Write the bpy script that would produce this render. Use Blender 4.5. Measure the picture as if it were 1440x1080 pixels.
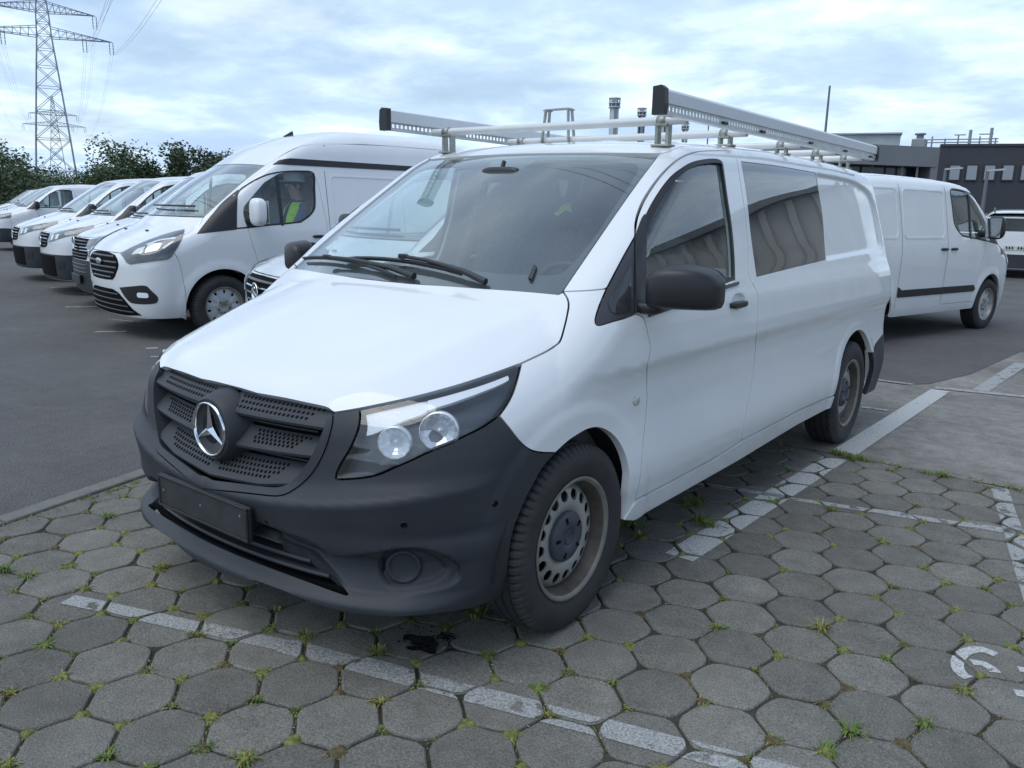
import bpy, bmesh, math, random
import numpy as np
from mathutils import Vector, Matrix
from mathutils.geometry import delaunay_2d_cdt
for o in list(bpy.data.objects): bpy.data.objects.remove(o)
SC = bpy.context.scene
COL = SC.collection
rng = random.Random(7)
R = math.radians

# ------------------------------------------------------------------ camera
CAM_POS = np.array([2.3852, -2.2545, 1.447]); YAW, PITCH, ROLL = -.6605, .2099, .0233; FPX = 1150.0
def cam_axes():
    fw = np.array([math.sin(YAW)*math.cos(PITCH), math.cos(YAW)*math.cos(PITCH), -math.sin(PITCH)])
    r = np.array([math.cos(YAW), -math.sin(YAW), 0.0]); u = np.cross(r, fw)
    return (math.cos(ROLL)*r+math.sin(ROLL)*u, -math.sin(ROLL)*r+math.cos(ROLL)*u, fw)
CR, CU, CF = cam_axes()
def rays(px):
    px = np.asarray(px, float).reshape(-1, 2)
    d = ((px[:, 0]-720)/FPX)[:, None]*CR + ((540-px[:, 1])/FPX)[:, None]*CU + CF
    return d/np.linalg.norm(d, axis=1)[:, None]
def on_plane(px, axis, val):
    d = rays(px); t = (val-CAM_POS[axis])/d[:, axis]
    return CAM_POS + d*t[:, None]
def gpt(x, y, z=0.0):
    return on_plane([(x, y)], 2, z)[0]
cd = bpy.data.cameras.new('camera'); cam = bpy.data.objects.new('camera', cd); COL.objects.link(cam)
cd.sensor_width = 36; cd.lens = FPX/1440*36; cd.clip_start = .05; cd.clip_end = 6000
M = Matrix((CR, CU, -CF)).transposed().to_4x4(); M.translation = Vector(CAM_POS); cam.matrix_world = M
SC.camera = cam
SC.render.resolution_x = 1024; SC.render.resolution_y = 768
SC.view_settings.view_transform = 'Standard'; SC.view_settings.look = 'None'
SC.view_settings.exposure = 0.33; SC.view_settings.gamma = 1.0

# ------------------------------------------------------------------ sky and sun
SUN_EL, SUN_AZ = R(64), R(-165)          # azimuth measured from +Y towards +X
w = bpy.data.worlds.new('World'); SC.world = w; w.use_nodes = True
def build_world():
    nt = w.node_tree; N = nt.nodes; L = nt.links; N.clear()
    out = N.new('ShaderNodeOutputWorld'); bg = N.new('ShaderNodeBackground'); bg.inputs[1].default_value = .12
    sky = N.new('ShaderNodeTexSky'); sky.sky_type = 'NISHITA'; sky.sun_disc = False
    sky.sun_elevation = SUN_EL; sky.sun_rotation = SUN_AZ; sky.dust_density = 1.5; sky.altitude = 50
    tc = N.new('ShaderNodeTexCoord'); sep = N.new('ShaderNodeSeparateXYZ'); L.new(tc.outputs['Generated'], sep.inputs[0])
    # clouds live on a flat layer overhead: direction divided by its height
    zc = N.new('ShaderNodeMath'); zc.operation = 'MAXIMUM'; zc.inputs[1].default_value = 0.0; L.new(sep.outputs[2], zc.inputs[0])
    za = N.new('ShaderNodeMath'); za.operation = 'ADD'; za.inputs[1].default_value = .16; L.new(zc.outputs[0], za.inputs[0])
    dv = N.new('ShaderNodeVectorMath'); dv.operation = 'DIVIDE'; L.new(tc.outputs['Generated'], dv.inputs[0])
    cb = N.new('ShaderNodeCombineXYZ')
    for i in range(3): L.new(za.outputs[0], cb.inputs[i])
    L.new(cb.outputs[0], dv.inputs[1])
    def noise(scale, det, rough, off, dist=0.0):
        mp = N.new('ShaderNodeMapping'); mp.inputs['Location'].default_value = off; mp.inputs['Scale'].default_value = (1, 1, 0.35)
        L.new(dv.outputs[0], mp.inputs[0])
        n = N.new('ShaderNodeTexNoise'); n.inputs['Scale'].default_value = scale; n.inputs['Detail'].default_value = det
        n.inputs['Roughness'].default_value = rough; n.inputs['Distortion'].default_value = dist
        L.new(mp.outputs[0], n.inputs['Vector']); return n
    def ramp(src, stops):
        r = N.new('ShaderNodeValToRGB'); e = r.color_ramp.elements
        while len(e) < len(stops): e.new(.5)
        for k, (p, c) in enumerate(stops): e[k].position = p; e[k].color = (*c, 1)
        L.new(src, r.inputs[0]); return r
    n1 = noise(1.45, 10, .58, (3.1, .7, 0), .15)
    n2 = noise(.55, 6, .5, (7.3, 2.2, 1.0), .2)
    # cloud body tone: grey-blue bellies to bright tops
    tone = ramp(n1.outputs[0], [(.36, (3.65, 4.9, 6.8)), (.47, (4.3, 5.65, 7.45)), (.56, (5.55, 6.95, 8.45)), (.66, (7.5, 8.6, 9.6))])
    cover = ramp(n2.outputs[0], [(.28, (0, 0, 0)), (.44, (1, 1, 1))])
    mix = N.new('ShaderNodeMixRGB'); L.new(cover.outputs[0], mix.inputs[0]); L.new(sky.outputs[0], mix.inputs[1]); L.new(tone.outputs[0], mix.inputs[2])
    L.new(mix.outputs[0], bg.inputs[0]); L.new(bg.outputs[0], out.inputs[0])
build_world()
sl = bpy.data.lights.new('sun', 'SUN'); sl.energy = 1.05; sl.angle = R(50); sl.color = (1, .985, .955)
so = bpy.data.objects.new('sun', sl); COL.objects.link(so)
sd = Vector((math.sin(SUN_AZ)*math.cos(SUN_EL), math.cos(SUN_AZ)*math.cos(SUN_EL), math.sin(SUN_EL)))
so.rotation_euler = sd.to_track_quat('Z', 'Y').to_euler(); so.location = (0, 0, 30)

# ------------------------------------------------------------------ object helpers
def tag(o, label=None, cat=None, group=None, kind=None):
    if label: o['label'] = label
    if cat: o['category'] = cat
    if group: o['group'] = group
    if kind: o['kind'] = kind
    return o
def empty(name, loc=(0, 0, 0), rz=0, label=None, cat=None, group=None):
    o = bpy.data.objects.new(name, None); COL.objects.link(o); o.location = loc; o.rotation_euler = (0, 0, rz)
    o.empty_display_size = .1
    return tag(o, label, cat, group)
def link(name, me, mat=None, parent=None, label=None, cat=None, group=None, kind=None):
    o = bpy.data.objects.new(name, me); COL.objects.link(o)
    if mat is not None and len(me.materials) == 0: me.materials.append(mat)
    if parent: o.parent = parent
    return tag(o, label, cat, group, kind)
def copy_tree(o, parent=None):
    c = o.copy(); COL.objects.link(c); c.parent = parent
    for ch in list(o.children): copy_tree(ch, c)
    return c

class MB:
    """collects verts/faces for one mesh"""
    def __init__(s): s.v = []; s.f = []; s.mi = []; s.sm = []
    def add(s, vs, fs, mi=0, smooth=False):
        b = len(s.v); s.v += [tuple(map(float, p)) for p in vs]
        for f in fs: s.f.append(tuple(b+i for i in f)); s.mi.append(mi); s.sm.append(smooth)
        return s
    def box(s, c, size, rot=None, mi=0, bev=0.0):
        sx, sy, sz = [k/2 for k in size]
        if bev > 0:
            vs = []; b = min(bev, sx*.9, sy*.9, sz*.9)
            bm = bmesh.new(); bmesh.ops.create_cube(bm, size=1)
            for v in bm.verts: v.co = Vector((v.co.x*sx*2, v.co.y*sy*2, v.co.z*sz*2))
            bmesh.ops.bevel(bm, geom=list(bm.edges), offset=b, segments=2, affect='EDGES', profile=.5)
            vs = [v.co.copy() for v in bm.verts]; bm.verts.index_update(); fs = [[v.index for v in f.verts] for f in bm.faces]; bm.free()
        else:
            vs = [Vector((x*sx, y*sy, z*sz)) for x in (-1, 1) for y in (-1, 1) for z in (-1, 1)]
            fs = [(0, 1, 3, 2), (4, 6, 7, 5), (0, 4, 5, 1), (2, 3, 7, 6), (0, 2, 6, 4), (1, 5, 7, 3)]
        if rot is not None: vs = [rot @ v for v in vs]
        return s.add([(v.x+c[0], v.y+c[1], v.z+c[2]) for v in vs], fs, mi, False)
    def tube(s, pts, rad, n=8, mi=0, cap=True, smooth=True):
        pts = [Vector(p) for p in pts]; rad = rad if hasattr(rad, '__len__') else [rad]*len(pts)
        rings = []; up = None
        for i, p in enumerate(pts):
            t = (pts[min(i+1, len(pts)-1)]-pts[max(i-1, 0)]).normalized()
            if up is None:
                up = Vector((0, 0, 1)) if abs(t.z) < .9 else Vector((1, 0, 0))
            a = t.cross(up).normalized(); b = a.cross(t).normalized(); up = b
            rings.append([p+(a*math.cos(2*math.pi*k/n)+b*math.sin(2*math.pi*k/n))*rad[i] for k in range(n)])
        vs = [v for r in rings for v in r]; fs = []
        for i in range(len(pts)-1):
            for k in range(n): fs.append((i*n+k, (i+1)*n+k, (i+1)*n+(k+1) % n, i*n+(k+1) % n))
        s.add(vs, fs, mi, smooth)
        if cap:
            s.add(rings[0], [tuple(range(n))], mi); s.add(rings[-1], [tuple(range(n-1, -1, -1))], mi)
        return s
    def bar(s, a, b, wdt, hgt, mi=0, up=(0, 0, 1)):
        a, b = Vector(a), Vector(b); t = (b-a).normalized(); u = Vector(up)
        if abs(t.dot(u)) > .98: u = Vector((1, 0, 0))
        x = t.cross(u).normalized()*wdt/2; z = x.cross(t).normalized()*hgt/2
        vs = [a-x-z, a+x-z, a+x+z, a-x+z, b-x-z, b+x-z, b+x+z, b-x+z]
        return s.add(vs, [(0, 3, 2, 1), (4, 5, 6, 7), (0, 1, 5, 4), (1, 2, 6, 5), (2, 3, 7, 6), (3, 0, 4, 7)][::1], mi)
    def lathe(s, prof, axis_o, axis='x', n=32, mi=0, sgn=1, smooth=True, closed=False):
        """prof: (radius, offset along axis)"""
        m = len(prof); vs = []
        for k in range(n):
            a = 2*math.pi*k/n; ca, sa = math.cos(a), math.sin(a)
            for r, h in prof:
                if axis == 'x': vs.append((axis_o[0]+h*sgn, axis_o[1]+r*ca, axis_o[2]+r*sa))
                elif axis == 'y': vs.append((axis_o[0]+r*ca, axis_o[1]+h*sgn, axis_o[2]+r*sa))
                else: vs.append((axis_o[0]+r*ca, axis_o[1]+r*sa, axis_o[2]+h*sgn))
        fs = []
        for k in range(n):
            k2 = (k+1) % n
            for i in range(m-1): fs.append((k*m+i, k2*m+i, k2*m+i+1, k*m+i+1))
        return s.add(vs, fs, mi, smooth)
    def prism(s, poly, d, mi=0):
        """poly: 3D loop, extruded by vector d"""
        n = len(poly); d = Vector(d); vs = [Vector(p) for p in poly]; vs += [v+d for v in vs]
        fs = [tuple(range(n-1, -1, -1)), tuple(range(n, 2*n))]+[(i, (i+1) % n, n+(i+1) % n, n+i) for i in range(n)]
        return s.add(vs, fs, mi)
    def mesh(s, name, mats):
        me = bpy.data.meshes.new(name); me.from_pydata(s.v, [], s.f)
        for m in (mats if isinstance(mats, (list, tuple)) else [mats]): me.materials.append(m)
        me.polygons.foreach_set('material_index', s.mi); me.polygons.foreach_set('use_smooth', s.sm)
        me.update()
        bm = bmesh.new(); bm.from_mesh(me); bmesh.ops.recalc_face_normals(bm, faces=list(bm.faces)); bm.to_mesh(me); bm.free()
        return me
    def build(s, name, mats, parent=None, **kw):
        return link(name, s.mesh(name, mats), None, parent, **kw)

# ------------------------------------------------------------------ curves
def cr(pts, step=.02, closed=False):
    """centripetal-free Catmull-Rom through pts, resampled to an even step"""
    P = np.asarray(pts, float)
    if closed: P = np.vstack([P[-1], P, P[0], P[1]])
    else: P = np.vstack([2*P[0]-P[1], P, 2*P[-1]-P[-2]])
    out = []
    for i in range(1, len(P)-2):
        p0, p1, p2, p3 = P[i-1:i+3]; m = 12
        d = np.linalg.norm(p2-p1)+1e-12
        t1 = (p2-p0)/(np.linalg.norm(p2-p1)+np.linalg.norm(p1-p0)+1e-12)*d; t2 = (p3-p1)/(np.linalg.norm(p3-p2)+np.linalg.norm(p2-p1)+1e-12)*d
        for k in range(m):
            t = k/m; out.append((2*t**3-3*t*t+1)*p1+(t**3-2*t*t+t)*t1+(-2*t**3+3*t*t)*p2+(t**3-t*t)*t2)
    if not closed: out.append(P[-2])
    out = np.array(out); return resample(out, step, closed)
def resample(P, step, closed=False):
    P = np.asarray(P, float)
    Q = np.vstack([P, P[:1]]) if closed else P
    s = np.concatenate([[0], np.cumsum(np.linalg.norm(np.diff(Q, axis=0), axis=1))])
    n = max(2, int(round(s[-1]/step))+1); t = np.linspace(0, s[-1], n)
    o = np.stack([np.interp(t, s, Q[:, k]) for k in range(Q.shape[1])], 1)
    return o[:-1] if closed else o
def join(*cs):
    """concatenate open curves into one closed loop, dropping doubled ends"""
    out = []
    for c_ in cs:
        for p in c_:
            if not out or np.linalg.norm(np.asarray(p)-out[-1]) > 1e-4: out.append(np.asarray(p, float))
    if np.linalg.norm(out[0]-out[-1]) < 1e-4: out.pop()
    return np.array(out)
def rrect(x0, x1, z0, z1, r, n=6):
    o = []
    for cx, cz, a0 in ((x1-r, z1-r, 0), (x0+r, z1-r, 90), (x0+r, z0+r, 180), (x1-r, z0+r, 270)):
        for k in range(n+1):
            a = R(a0+90*k/n); o.append((cx+r*math.cos(a), cz+r*math.sin(a)))
    return np.array(o)
def circle2(cx, cz, r, n=24, ry=None):
    return np.array([(cx+r*math.cos(2*math.pi*k/n), cz+(ry or r)*math.sin(2*math.pi*k/n)) for k in range(n)])
class Spl:
    """natural cubic spline y(x), linear outside"""
    def __init__(s, pts):
        s.x = np.array([p[0] for p in pts], float); s.y = np.array([p[1] for p in pts], float); n = len(s.x)
        h = np.diff(s.x); d = np.diff(s.y)/h
        # Fritsch-Carlson monotone tangents: no overshoot
        m = np.zeros(n); m[0], m[-1] = d[0], d[-1]
        for i in range(1, n-1):
            m[i] = 0 if d[i-1]*d[i] <= 0 else 3*(h[i]+h[i-1])/((2*h[i]+h[i-1])/d[i-1]+(h[i]+2*h[i-1])/d[i])
        s.m = m; s.h = h
    def __call__(s, q):
        q = np.asarray(q, float); i = np.clip(np.searchsorted(s.x, q)-1, 0, len(s.x)-2)
        h = s.h[i]; t = (q-s.x[i])/h; tc = np.clip(t, 0, 1)
        v = (2*tc**3-3*tc**2+1)*s.y[i]+(tc**3-2*tc**2+tc)*h*s.m[i]+(-2*tc**3+3*tc**2)*s.y[i+1]+(tc**3-tc**2)*h*s.m[i+1]
        return v+np.where(t < 0, t*h*s.m[i], 0)+np.where(t > 1, (t-1)*h*s.m[i+1], 0)
def smax(a, b, k):
    h = np.maximum(k-np.abs(a-b), 0)/k; return np.maximum(a, b)+h*h*k*.25
def smin(a, b, k): return -smax(-a, -b, k)
def sstep(a, b, x):
    t = np.clip((x-a)/(b-a), 0, 1); return t*t*(3-2*t)

# ------------------------------------------------------------------ body surfaces
class Body:
    """vehicle skin as an implicit function f(P) (negative inside)"""
    def __init__(s, f): s.f = f
    def normal(s, P, e=1.5e-3):
        g = np.stack([s.f(P+np.eye(3)[k]*e)-s.f(P-np.eye(3)[k]*e) for k in range(3)], 1)
        return g/(np.linalg.norm(g, axis=1)[:, None]+1e-12)
    def cast(s, O, D, t0=0.0, t1=8.0, n=0):
        """sphere-trace to the skin, then bisect; a miss returns the closest approach"""
        O = np.array(np.broadcast_to(O, D.shape)); m = len(D); t = np.full(m, float(t0)); last = t.copy(); best = np.full(m, 1e9); bt = t.copy()
        lo = np.full(m, np.nan); hi = np.full(m, np.nan); act = np.arange(m)
        for _ in range(150):
            if not len(act): break
            v = s.f(O[act]+D[act]*t[act, None])
            b = v < best[act]; best[act[b]] = v[b]; bt[act[b]] = t[act[b]]
            neg = v < 0; k = act[neg]; lo[k] = last[k]; hi[k] = t[k]
            k = act[~neg]; last[k] = t[k]; t[k] += np.clip(v[~neg]*.45, 4e-4, .25)
            act = k[t[k] < t1]
        miss = np.isnan(hi); lo[miss] = bt[miss]; hi[miss] = bt[miss]
        for _ in range(14):
            mid = (lo+hi)/2; ins = s.f(O+D*mid[:, None]) < 0
            hi = np.where(ins, mid, hi); lo = np.where(ins, lo, mid)
        return O+D*((lo+hi)/2)[:, None]
    def px(s, pts):
        """points of the photograph's view ray on this skin (world = vehicle frame)"""
        return s.cast(CAM_POS, rays(pts), .8, 8.0, 500)
class GridFn:
    """a function of two variables sampled once on a fine grid, read back bilinearly"""
    def __init__(s, fn, x0, x1, y0, y1, st):
        s.x0, s.y0, s.st = x0, y0, st; xs = np.arange(x0, x1+st, st); ys = np.arange(y0, y1+st, st); s.sh = (len(ys), len(xs))
        gx, gy = np.meshgrid(xs, ys); s.g = fn(np.stack([gx.ravel(), gy.ravel()], 1)).reshape(s.sh)
    def __call__(s, q):
        u = np.clip((q[:, 0]-s.x0)/s.st, 0, s.sh[1]-1.001); v = np.clip((q[:, 1]-s.y0)/s.st, 0, s.sh[0]-1.001)
        i = u.astype(int); j = v.astype(int); a = u-i; b = v-j; g = s.g
        return (g[j, i]*(1-a)+g[j, i+1]*a)*(1-b)+(g[j+1, i]*(1-a)+g[j+1, i+1]*a)*b
class Planar:
    def __init__(s, d, up=(0, 0, 1)):
        s.d = np.array(d, float)/np.linalg.norm(d); u = np.array(up, float)
        s.e1 = np.cross(u, s.d); s.e1 /= np.linalg.norm(s.e1); s.e2 = np.cross(s.d, s.e1)
    def to2(s, P): P = np.asarray(P, float); return np.stack([P@s.e1, P@s.e2], 1)
    def to3(s, q, body): 
        q = np.asarray(q, float); O = q[:, :1]*s.e1+q[:, 1:]*s.e2+s.d*5.0
        return body.cast(O, np.broadcast_to(-s.d, O.shape), 0, 9.0, 420)
class Cyl:
    def __init__(s, cx, cy, R0=1.0): s.cx, s.cy, s.R = cx, cy, R0
    def to2(s, P): P = np.asarray(P, float); return np.stack([np.arctan2(P[:, 0]-s.cx, -(P[:, 1]-s.cy))*s.R, P[:, 2]], 1)
    def to3(s, q, body):
        q = np.asarray(q, float); a = q[:, 0]/s.R; D = np.stack([-np.sin(a), np.cos(a), 0*a], 1)
        O = np.stack([s.cx+0*a, s.cy+0*a, q[:, 1]], 1)-D*2.6
        return body.cast(O, D, 0, 2.6, 260)
SIDE = Planar((1, 0, 0)); TOP = Planar((0, 0, 1), (0, 1, 0)); FRONT = Planar((0, -1, 0)); BACK = Planar((0, 1, 0))
def poly_dist(poly, q):
    """signed distance to a loop, positive inside"""
    a = poly; b = np.roll(poly, -1, 0); best = np.full(len(q), 9.0)
    for i in range(len(a)):
        ab = b[i]-a[i]; t = np.clip(((q-a[i])@ab)/(ab@ab+1e-12), 0, 1); best = np.minimum(best, np.linalg.norm(q-(a[i]+t[:, None]*ab), axis=1))
    return np.where(inside(poly, q), best, -best)
def inside(poly, q):
    x, y = q[:, 0], q[:, 1]; c_ = np.zeros(len(q), bool); n = len(poly); j = n-1
    for i in range(n):
        xi, yi = poly[i]; xj, yj = poly[j]
        if yi != yj: c_ ^= ((yi > y) != (yj > y)) & (x < (xj-xi)*(y-yi)/(yj-yi)+xi)
        j = i
    return c_
def offset(poly, g):
    """shrink (g>0) a loop towards its inside"""
    P = np.asarray(poly, float); a = np.roll(P, 1, 0); b = np.roll(P, -1, 0)
    area = .5*np.sum(P[:, 0]*b[:, 1]-b[:, 0]*P[:, 1]); s_ = 1 if area > 0 else -1
    d1 = P-a; d2 = b-P; d1 /= np.linalg.norm(d1, axis=1)[:, None]+1e-12; d2 /= np.linalg.norm(d2, axis=1)[:, None]+1e-12
    n1 = np.stack([-d1[:, 1], d1[:, 0]], 1)*s_; n2 = np.stack([-d2[:, 1], d2[:, 0]], 1)*s_
    m = n1+n2; m /= np.maximum(np.sum(m*n1, 1), .35)[:, None]*1.0+1e-9
    return P+m*g*1.0/np.maximum(1, np.linalg.norm(m, axis=1)/2.2)[:, None]
def panel(name, body, mat, loop, proj, parent, holes=(), h=.05, gap=.0025, depth=.018, off=0.0, mirror=False, feats=(), domain='3d',
          bumpf=None, label=None, edge_mat=None, hole_depth=None):
    """skin panel: loop (3D points, or 2D in the projector's own plane) filled with an even grid, laid on the body, edges returned inwards"""
    def d2(c_): c_ = np.asarray(c_, float); return proj.to2(c_) if c_.shape[1] == 3 else c_
    outer = offset(d2(loop), gap) if gap else d2(loop)
    hs = [offset(d2(k), -gap) if gap else d2(k) for k in holes]
    loops = [outer]+hs; pts = []; edges = []
    for l_ in loops:
        b = len(pts); pts += [tuple(p) for p in l_]; edges += [(b+i, b+(i+1) % len(l_)) for i in range(len(l_))]
    nb = len(pts)
    for ft in feats:
        ft = d2(ft); b = len(pts); pts += [tuple(p) for p in ft]; edges += [(b+i, b+i+1) for i in range(len(ft)-1)]
    x0, y0 = outer.min(0); x1, y1 = outer.max(0)
    gx, gy = np.meshgrid(np.arange(x0+h*.5, x1, h), np.arange(y0+h*.5, y1, h*.866)); gx = gx+((np.arange(gx.shape[0]) % 2)*h*.5)[:, None]
    g = np.stack([gx.ravel(), gy.ravel()], 1)
    ok = inside(outer, g)
    for k in hs: ok &= ~inside(k, g)
    g = g[ok]
    allb = np.vstack([np.array(pts)])
    if len(g):
        keep = np.ones(len(g), bool)
        for i in range(0, len(g), 400):
            dd = np.min(np.sum((g[i:i+400, None, :]-allb[None])**2, 2), 1); keep[i:i+400] = dd > (h*.42)**2
        g = g[keep]; pts += [tuple(p) for p in g]
    res = delaunay_2d_cdt([Vector(p) for p in pts], edges, [], 0, 1e-6)
    V = np.array([(v.x, v.y) for v in res[0]]); F = np.array([f for f in res[2] if len(f) == 3])
    cen = V[F].mean(1); ok = inside(outer, cen)
    for k in hs: ok &= ~inside(k, cen)
    F = F[ok]
    P = proj.to3(V, body); N = body.normal(P)
    if bumpf is not None: P = P+N*bumpf(P)[:, None]; 
    P = P+N*off
    if bumpf is not None:
        # shading normals of the displaced sheet
        fn = np.cross(P[F[:, 1]]-P[F[:, 0]], P[F[:, 2]]-P[F[:, 0]]); s_ = np.sign(np.sum(fn*N[F].mean(1), 1)); fn *= s_[:, None]
        N2 = np.zeros_like(N)
        for k in range(3): np.add.at(N2, F[:, k], fn)
        N = N2/(np.linalg.norm(N2, axis=1)[:, None]+1e-12)
    fn = np.cross(P[F[:, 1]]-P[F[:, 0]], P[F[:, 2]]-P[F[:, 0]])
    flip = np.sum(fn*N[F].mean(1), 1) < 0; F[flip] = F[flip][:, ::-1]
    verts = [P]; norms = [N]; faces = [tuple(f) for f in F]; mi = [0]*len(F); base = len(P)
    if depth:
        # boundary edges of the kept triangles
        cnt = {}
        for f in F:
            for a, b in ((f[0], f[1]), (f[1], f[2]), (f[2], f[0])): cnt[(a, b)] = 1
        be = [(a, b) for (a, b) in cnt if (b, a) not in cnt]
        for a, b in be:
            pa, pb = P[a], P[b]; na, nb_ = N[a], N[b]
            q = np.array([pa, pb, pb-nb_*depth, pa-na*depth]); t = np.cross(pb-pa, na); t /= np.linalg.norm(t)+1e-12
            verts.append(q); norms.append(np.array([t]*4)); faces.append((base+1, base, base+3, base+2)); mi.append(1 if edge_mat else 0); base += 4
    Vv = np.vstack(verts); Nn = np.vstack(norms); objs = []
    for sx in ((1, -1) if mirror else (1,)):
        me = bpy.data.meshes.new(name); S = np.array([sx, 1, 1])
        me.from_pydata((Vv*S).tolist(), [], [f if sx > 0 else f[::-1] for f in faces])
        me.materials.append(mat)
        if edge_mat: me.materials.append(edge_mat); me.polygons.foreach_set('material_index', mi)
        me.polygons.foreach_set('use_smooth', [True]*len(faces)); me.update()
        me.normals_split_custom_set_from_vertices((Nn*S).tolist())
        objs.append(link(name, me, None, parent, label=label))
    return objs if mirror else objs[0]
def mirror_loop(half):
    """half loop with x>=0 from one end on x=0 to the other: full symmetric loop"""
    h_ = np.asarray(half, float); m = h_[::-1].copy(); m[:, 0] *= -1
    return join(h_, m)
def cdt_fill(outer, holes=(), h=.02):
    pts = [tuple(p) for p in outer]; ed = [(i, (i+1) % len(outer)) for i in range(len(outer))]
    for k in holes:
        b = len(pts); pts += [tuple(p) for p in k]; ed += [(b+i, b+(i+1) % len(k)) for i in range(len(k))]
    o = np.asarray(outer); (x0, y0), (x1, y1) = o.min(0), o.max(0)
    gx, gy = np.meshgrid(np.arange(x0+h/2, x1, h), np.arange(y0+h/2, y1, h)); g = np.stack([gx.ravel(), gy.ravel()], 1)
    ok = inside(o, g)
    for k in holes: ok &= ~inside(np.asarray(k), g)
    g = g[ok]; B = np.array(pts)
    if len(g): g = g[np.min(np.sum((g[:, None]-B[None])**2, 2), 1) > (h*.5)**2]
    pts += [tuple(p) for p in g]
    r = delaunay_2d_cdt([Vector(p) for p in pts], ed, [], 0, 1e-7)
    V = np.array([(v.x, v.y) for v in r[0]]); F = np.array([f for f in r[2] if len(f) == 3]); c_ = V[F].mean(1)
    ok = inside(o, c_)
    for k in holes: ok &= ~inside(np.asarray(k), c_)
    return V, F[ok]
# ------------------------------------------------------------------ materials
MATS = {}
def mat(name, col, rough=.5, metal=0.0, spec=.5, coat=0.0, noise=None, bump=None, emit=None, coords='Object', trans=0.0):
    """noise: (scale, amount, detail) brightness variation; bump: (scale, strength, distance)"""
    if name in MATS: return MATS[name]
    m = bpy.data.materials.new(name); m.use_nodes = True; nt = m.node_tree; N = nt.nodes; L = nt.links
    b = N['Principled BSDF']; b.inputs['Base Color'].default_value = (*col, 1); b.inputs['Roughness'].default_value = rough
    b.inputs['Metallic'].default_value = metal; b.inputs['Specular IOR Level'].default_value = spec; b.inputs['Coat Weight'].default_value = coat
    b.inputs['Coat Roughness'].default_value = .04; b.inputs['Transmission Weight'].default_value = trans
    if emit: b.inputs['Emission Color'].default_value = (*emit[0], 1); b.inputs['Emission Strength'].default_value = emit[1]
    tc = N.new('ShaderNodeTexCoord')
    if noise:
        n = N.new('ShaderNodeTexNoise'); n.inputs['Scale'].default_value = noise[0]; n.inputs['Detail'].default_value = noise[2] if len(noise) > 2 else 5
        L.new(tc.outputs[coords], n.inputs['Vector'])
        mr = N.new('ShaderNodeMapRange'); mr.inputs[1].default_value = .3; mr.inputs[2].default_value = .7
        mr.inputs[3].default_value = 1-noise[1]; mr.inputs[4].default_value = 1+noise[1]; L.new(n.outputs[0], mr.inputs[0])
        mx = N.new('ShaderNodeVectorMath'); mx.operation = 'SCALE'; mx.inputs[0].default_value = col; L.new(mr.outputs[0], mx.inputs['Scale'])
        L.new(mx.outputs[0], b.inputs['Base Color'])
    if bump:
        n2 = N.new('ShaderNodeTexNoise'); n2.inputs['Scale'].default_value = bump[0]; n2.inputs['Detail'].default_value = 4; L.new(tc.outputs[coords], n2.inputs['Vector'])
        bp = N.new('ShaderNodeBump'); bp.inputs['Strength'].default_value = bump[1]; bp.inputs['Distance'].default_value = bump[2] if len(bump) > 2 else .002
        L.new(n2.outputs[0], bp.inputs['Height']); L.new(bp.outputs[0], b.inputs['Normal'])
    MATS[name] = m; return m
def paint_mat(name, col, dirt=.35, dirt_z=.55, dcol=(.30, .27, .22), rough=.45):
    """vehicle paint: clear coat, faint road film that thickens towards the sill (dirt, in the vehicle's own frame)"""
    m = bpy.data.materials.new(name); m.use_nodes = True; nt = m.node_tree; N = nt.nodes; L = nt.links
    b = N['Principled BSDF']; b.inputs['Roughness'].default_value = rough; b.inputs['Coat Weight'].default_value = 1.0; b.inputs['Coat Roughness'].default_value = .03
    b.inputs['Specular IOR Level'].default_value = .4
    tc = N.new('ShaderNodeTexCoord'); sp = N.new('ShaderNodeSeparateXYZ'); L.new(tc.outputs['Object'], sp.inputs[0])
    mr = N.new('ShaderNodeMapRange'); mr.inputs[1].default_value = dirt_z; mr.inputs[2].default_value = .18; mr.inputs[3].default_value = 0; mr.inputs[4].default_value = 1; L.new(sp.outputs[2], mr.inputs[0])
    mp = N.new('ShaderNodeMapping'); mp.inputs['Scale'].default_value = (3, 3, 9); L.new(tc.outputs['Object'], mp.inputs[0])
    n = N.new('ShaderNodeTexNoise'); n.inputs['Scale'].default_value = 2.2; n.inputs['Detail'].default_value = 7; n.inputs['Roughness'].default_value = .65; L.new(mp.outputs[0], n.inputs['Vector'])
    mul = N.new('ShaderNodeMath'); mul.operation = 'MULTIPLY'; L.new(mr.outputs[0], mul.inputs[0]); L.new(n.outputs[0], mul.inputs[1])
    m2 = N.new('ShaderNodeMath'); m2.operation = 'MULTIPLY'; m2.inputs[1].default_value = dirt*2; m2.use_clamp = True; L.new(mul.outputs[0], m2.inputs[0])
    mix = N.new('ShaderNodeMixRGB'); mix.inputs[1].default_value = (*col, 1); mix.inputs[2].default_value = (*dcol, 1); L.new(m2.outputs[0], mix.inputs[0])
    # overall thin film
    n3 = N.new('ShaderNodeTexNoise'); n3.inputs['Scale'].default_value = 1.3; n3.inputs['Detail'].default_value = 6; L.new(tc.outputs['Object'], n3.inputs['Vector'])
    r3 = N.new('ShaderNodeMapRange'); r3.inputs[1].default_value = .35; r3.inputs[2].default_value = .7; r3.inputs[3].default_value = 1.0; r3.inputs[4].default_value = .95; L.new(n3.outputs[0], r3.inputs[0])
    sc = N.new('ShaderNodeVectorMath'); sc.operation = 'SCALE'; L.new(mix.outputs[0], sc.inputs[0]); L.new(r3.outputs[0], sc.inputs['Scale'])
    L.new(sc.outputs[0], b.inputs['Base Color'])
    MATS[name] = m; return m
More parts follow.
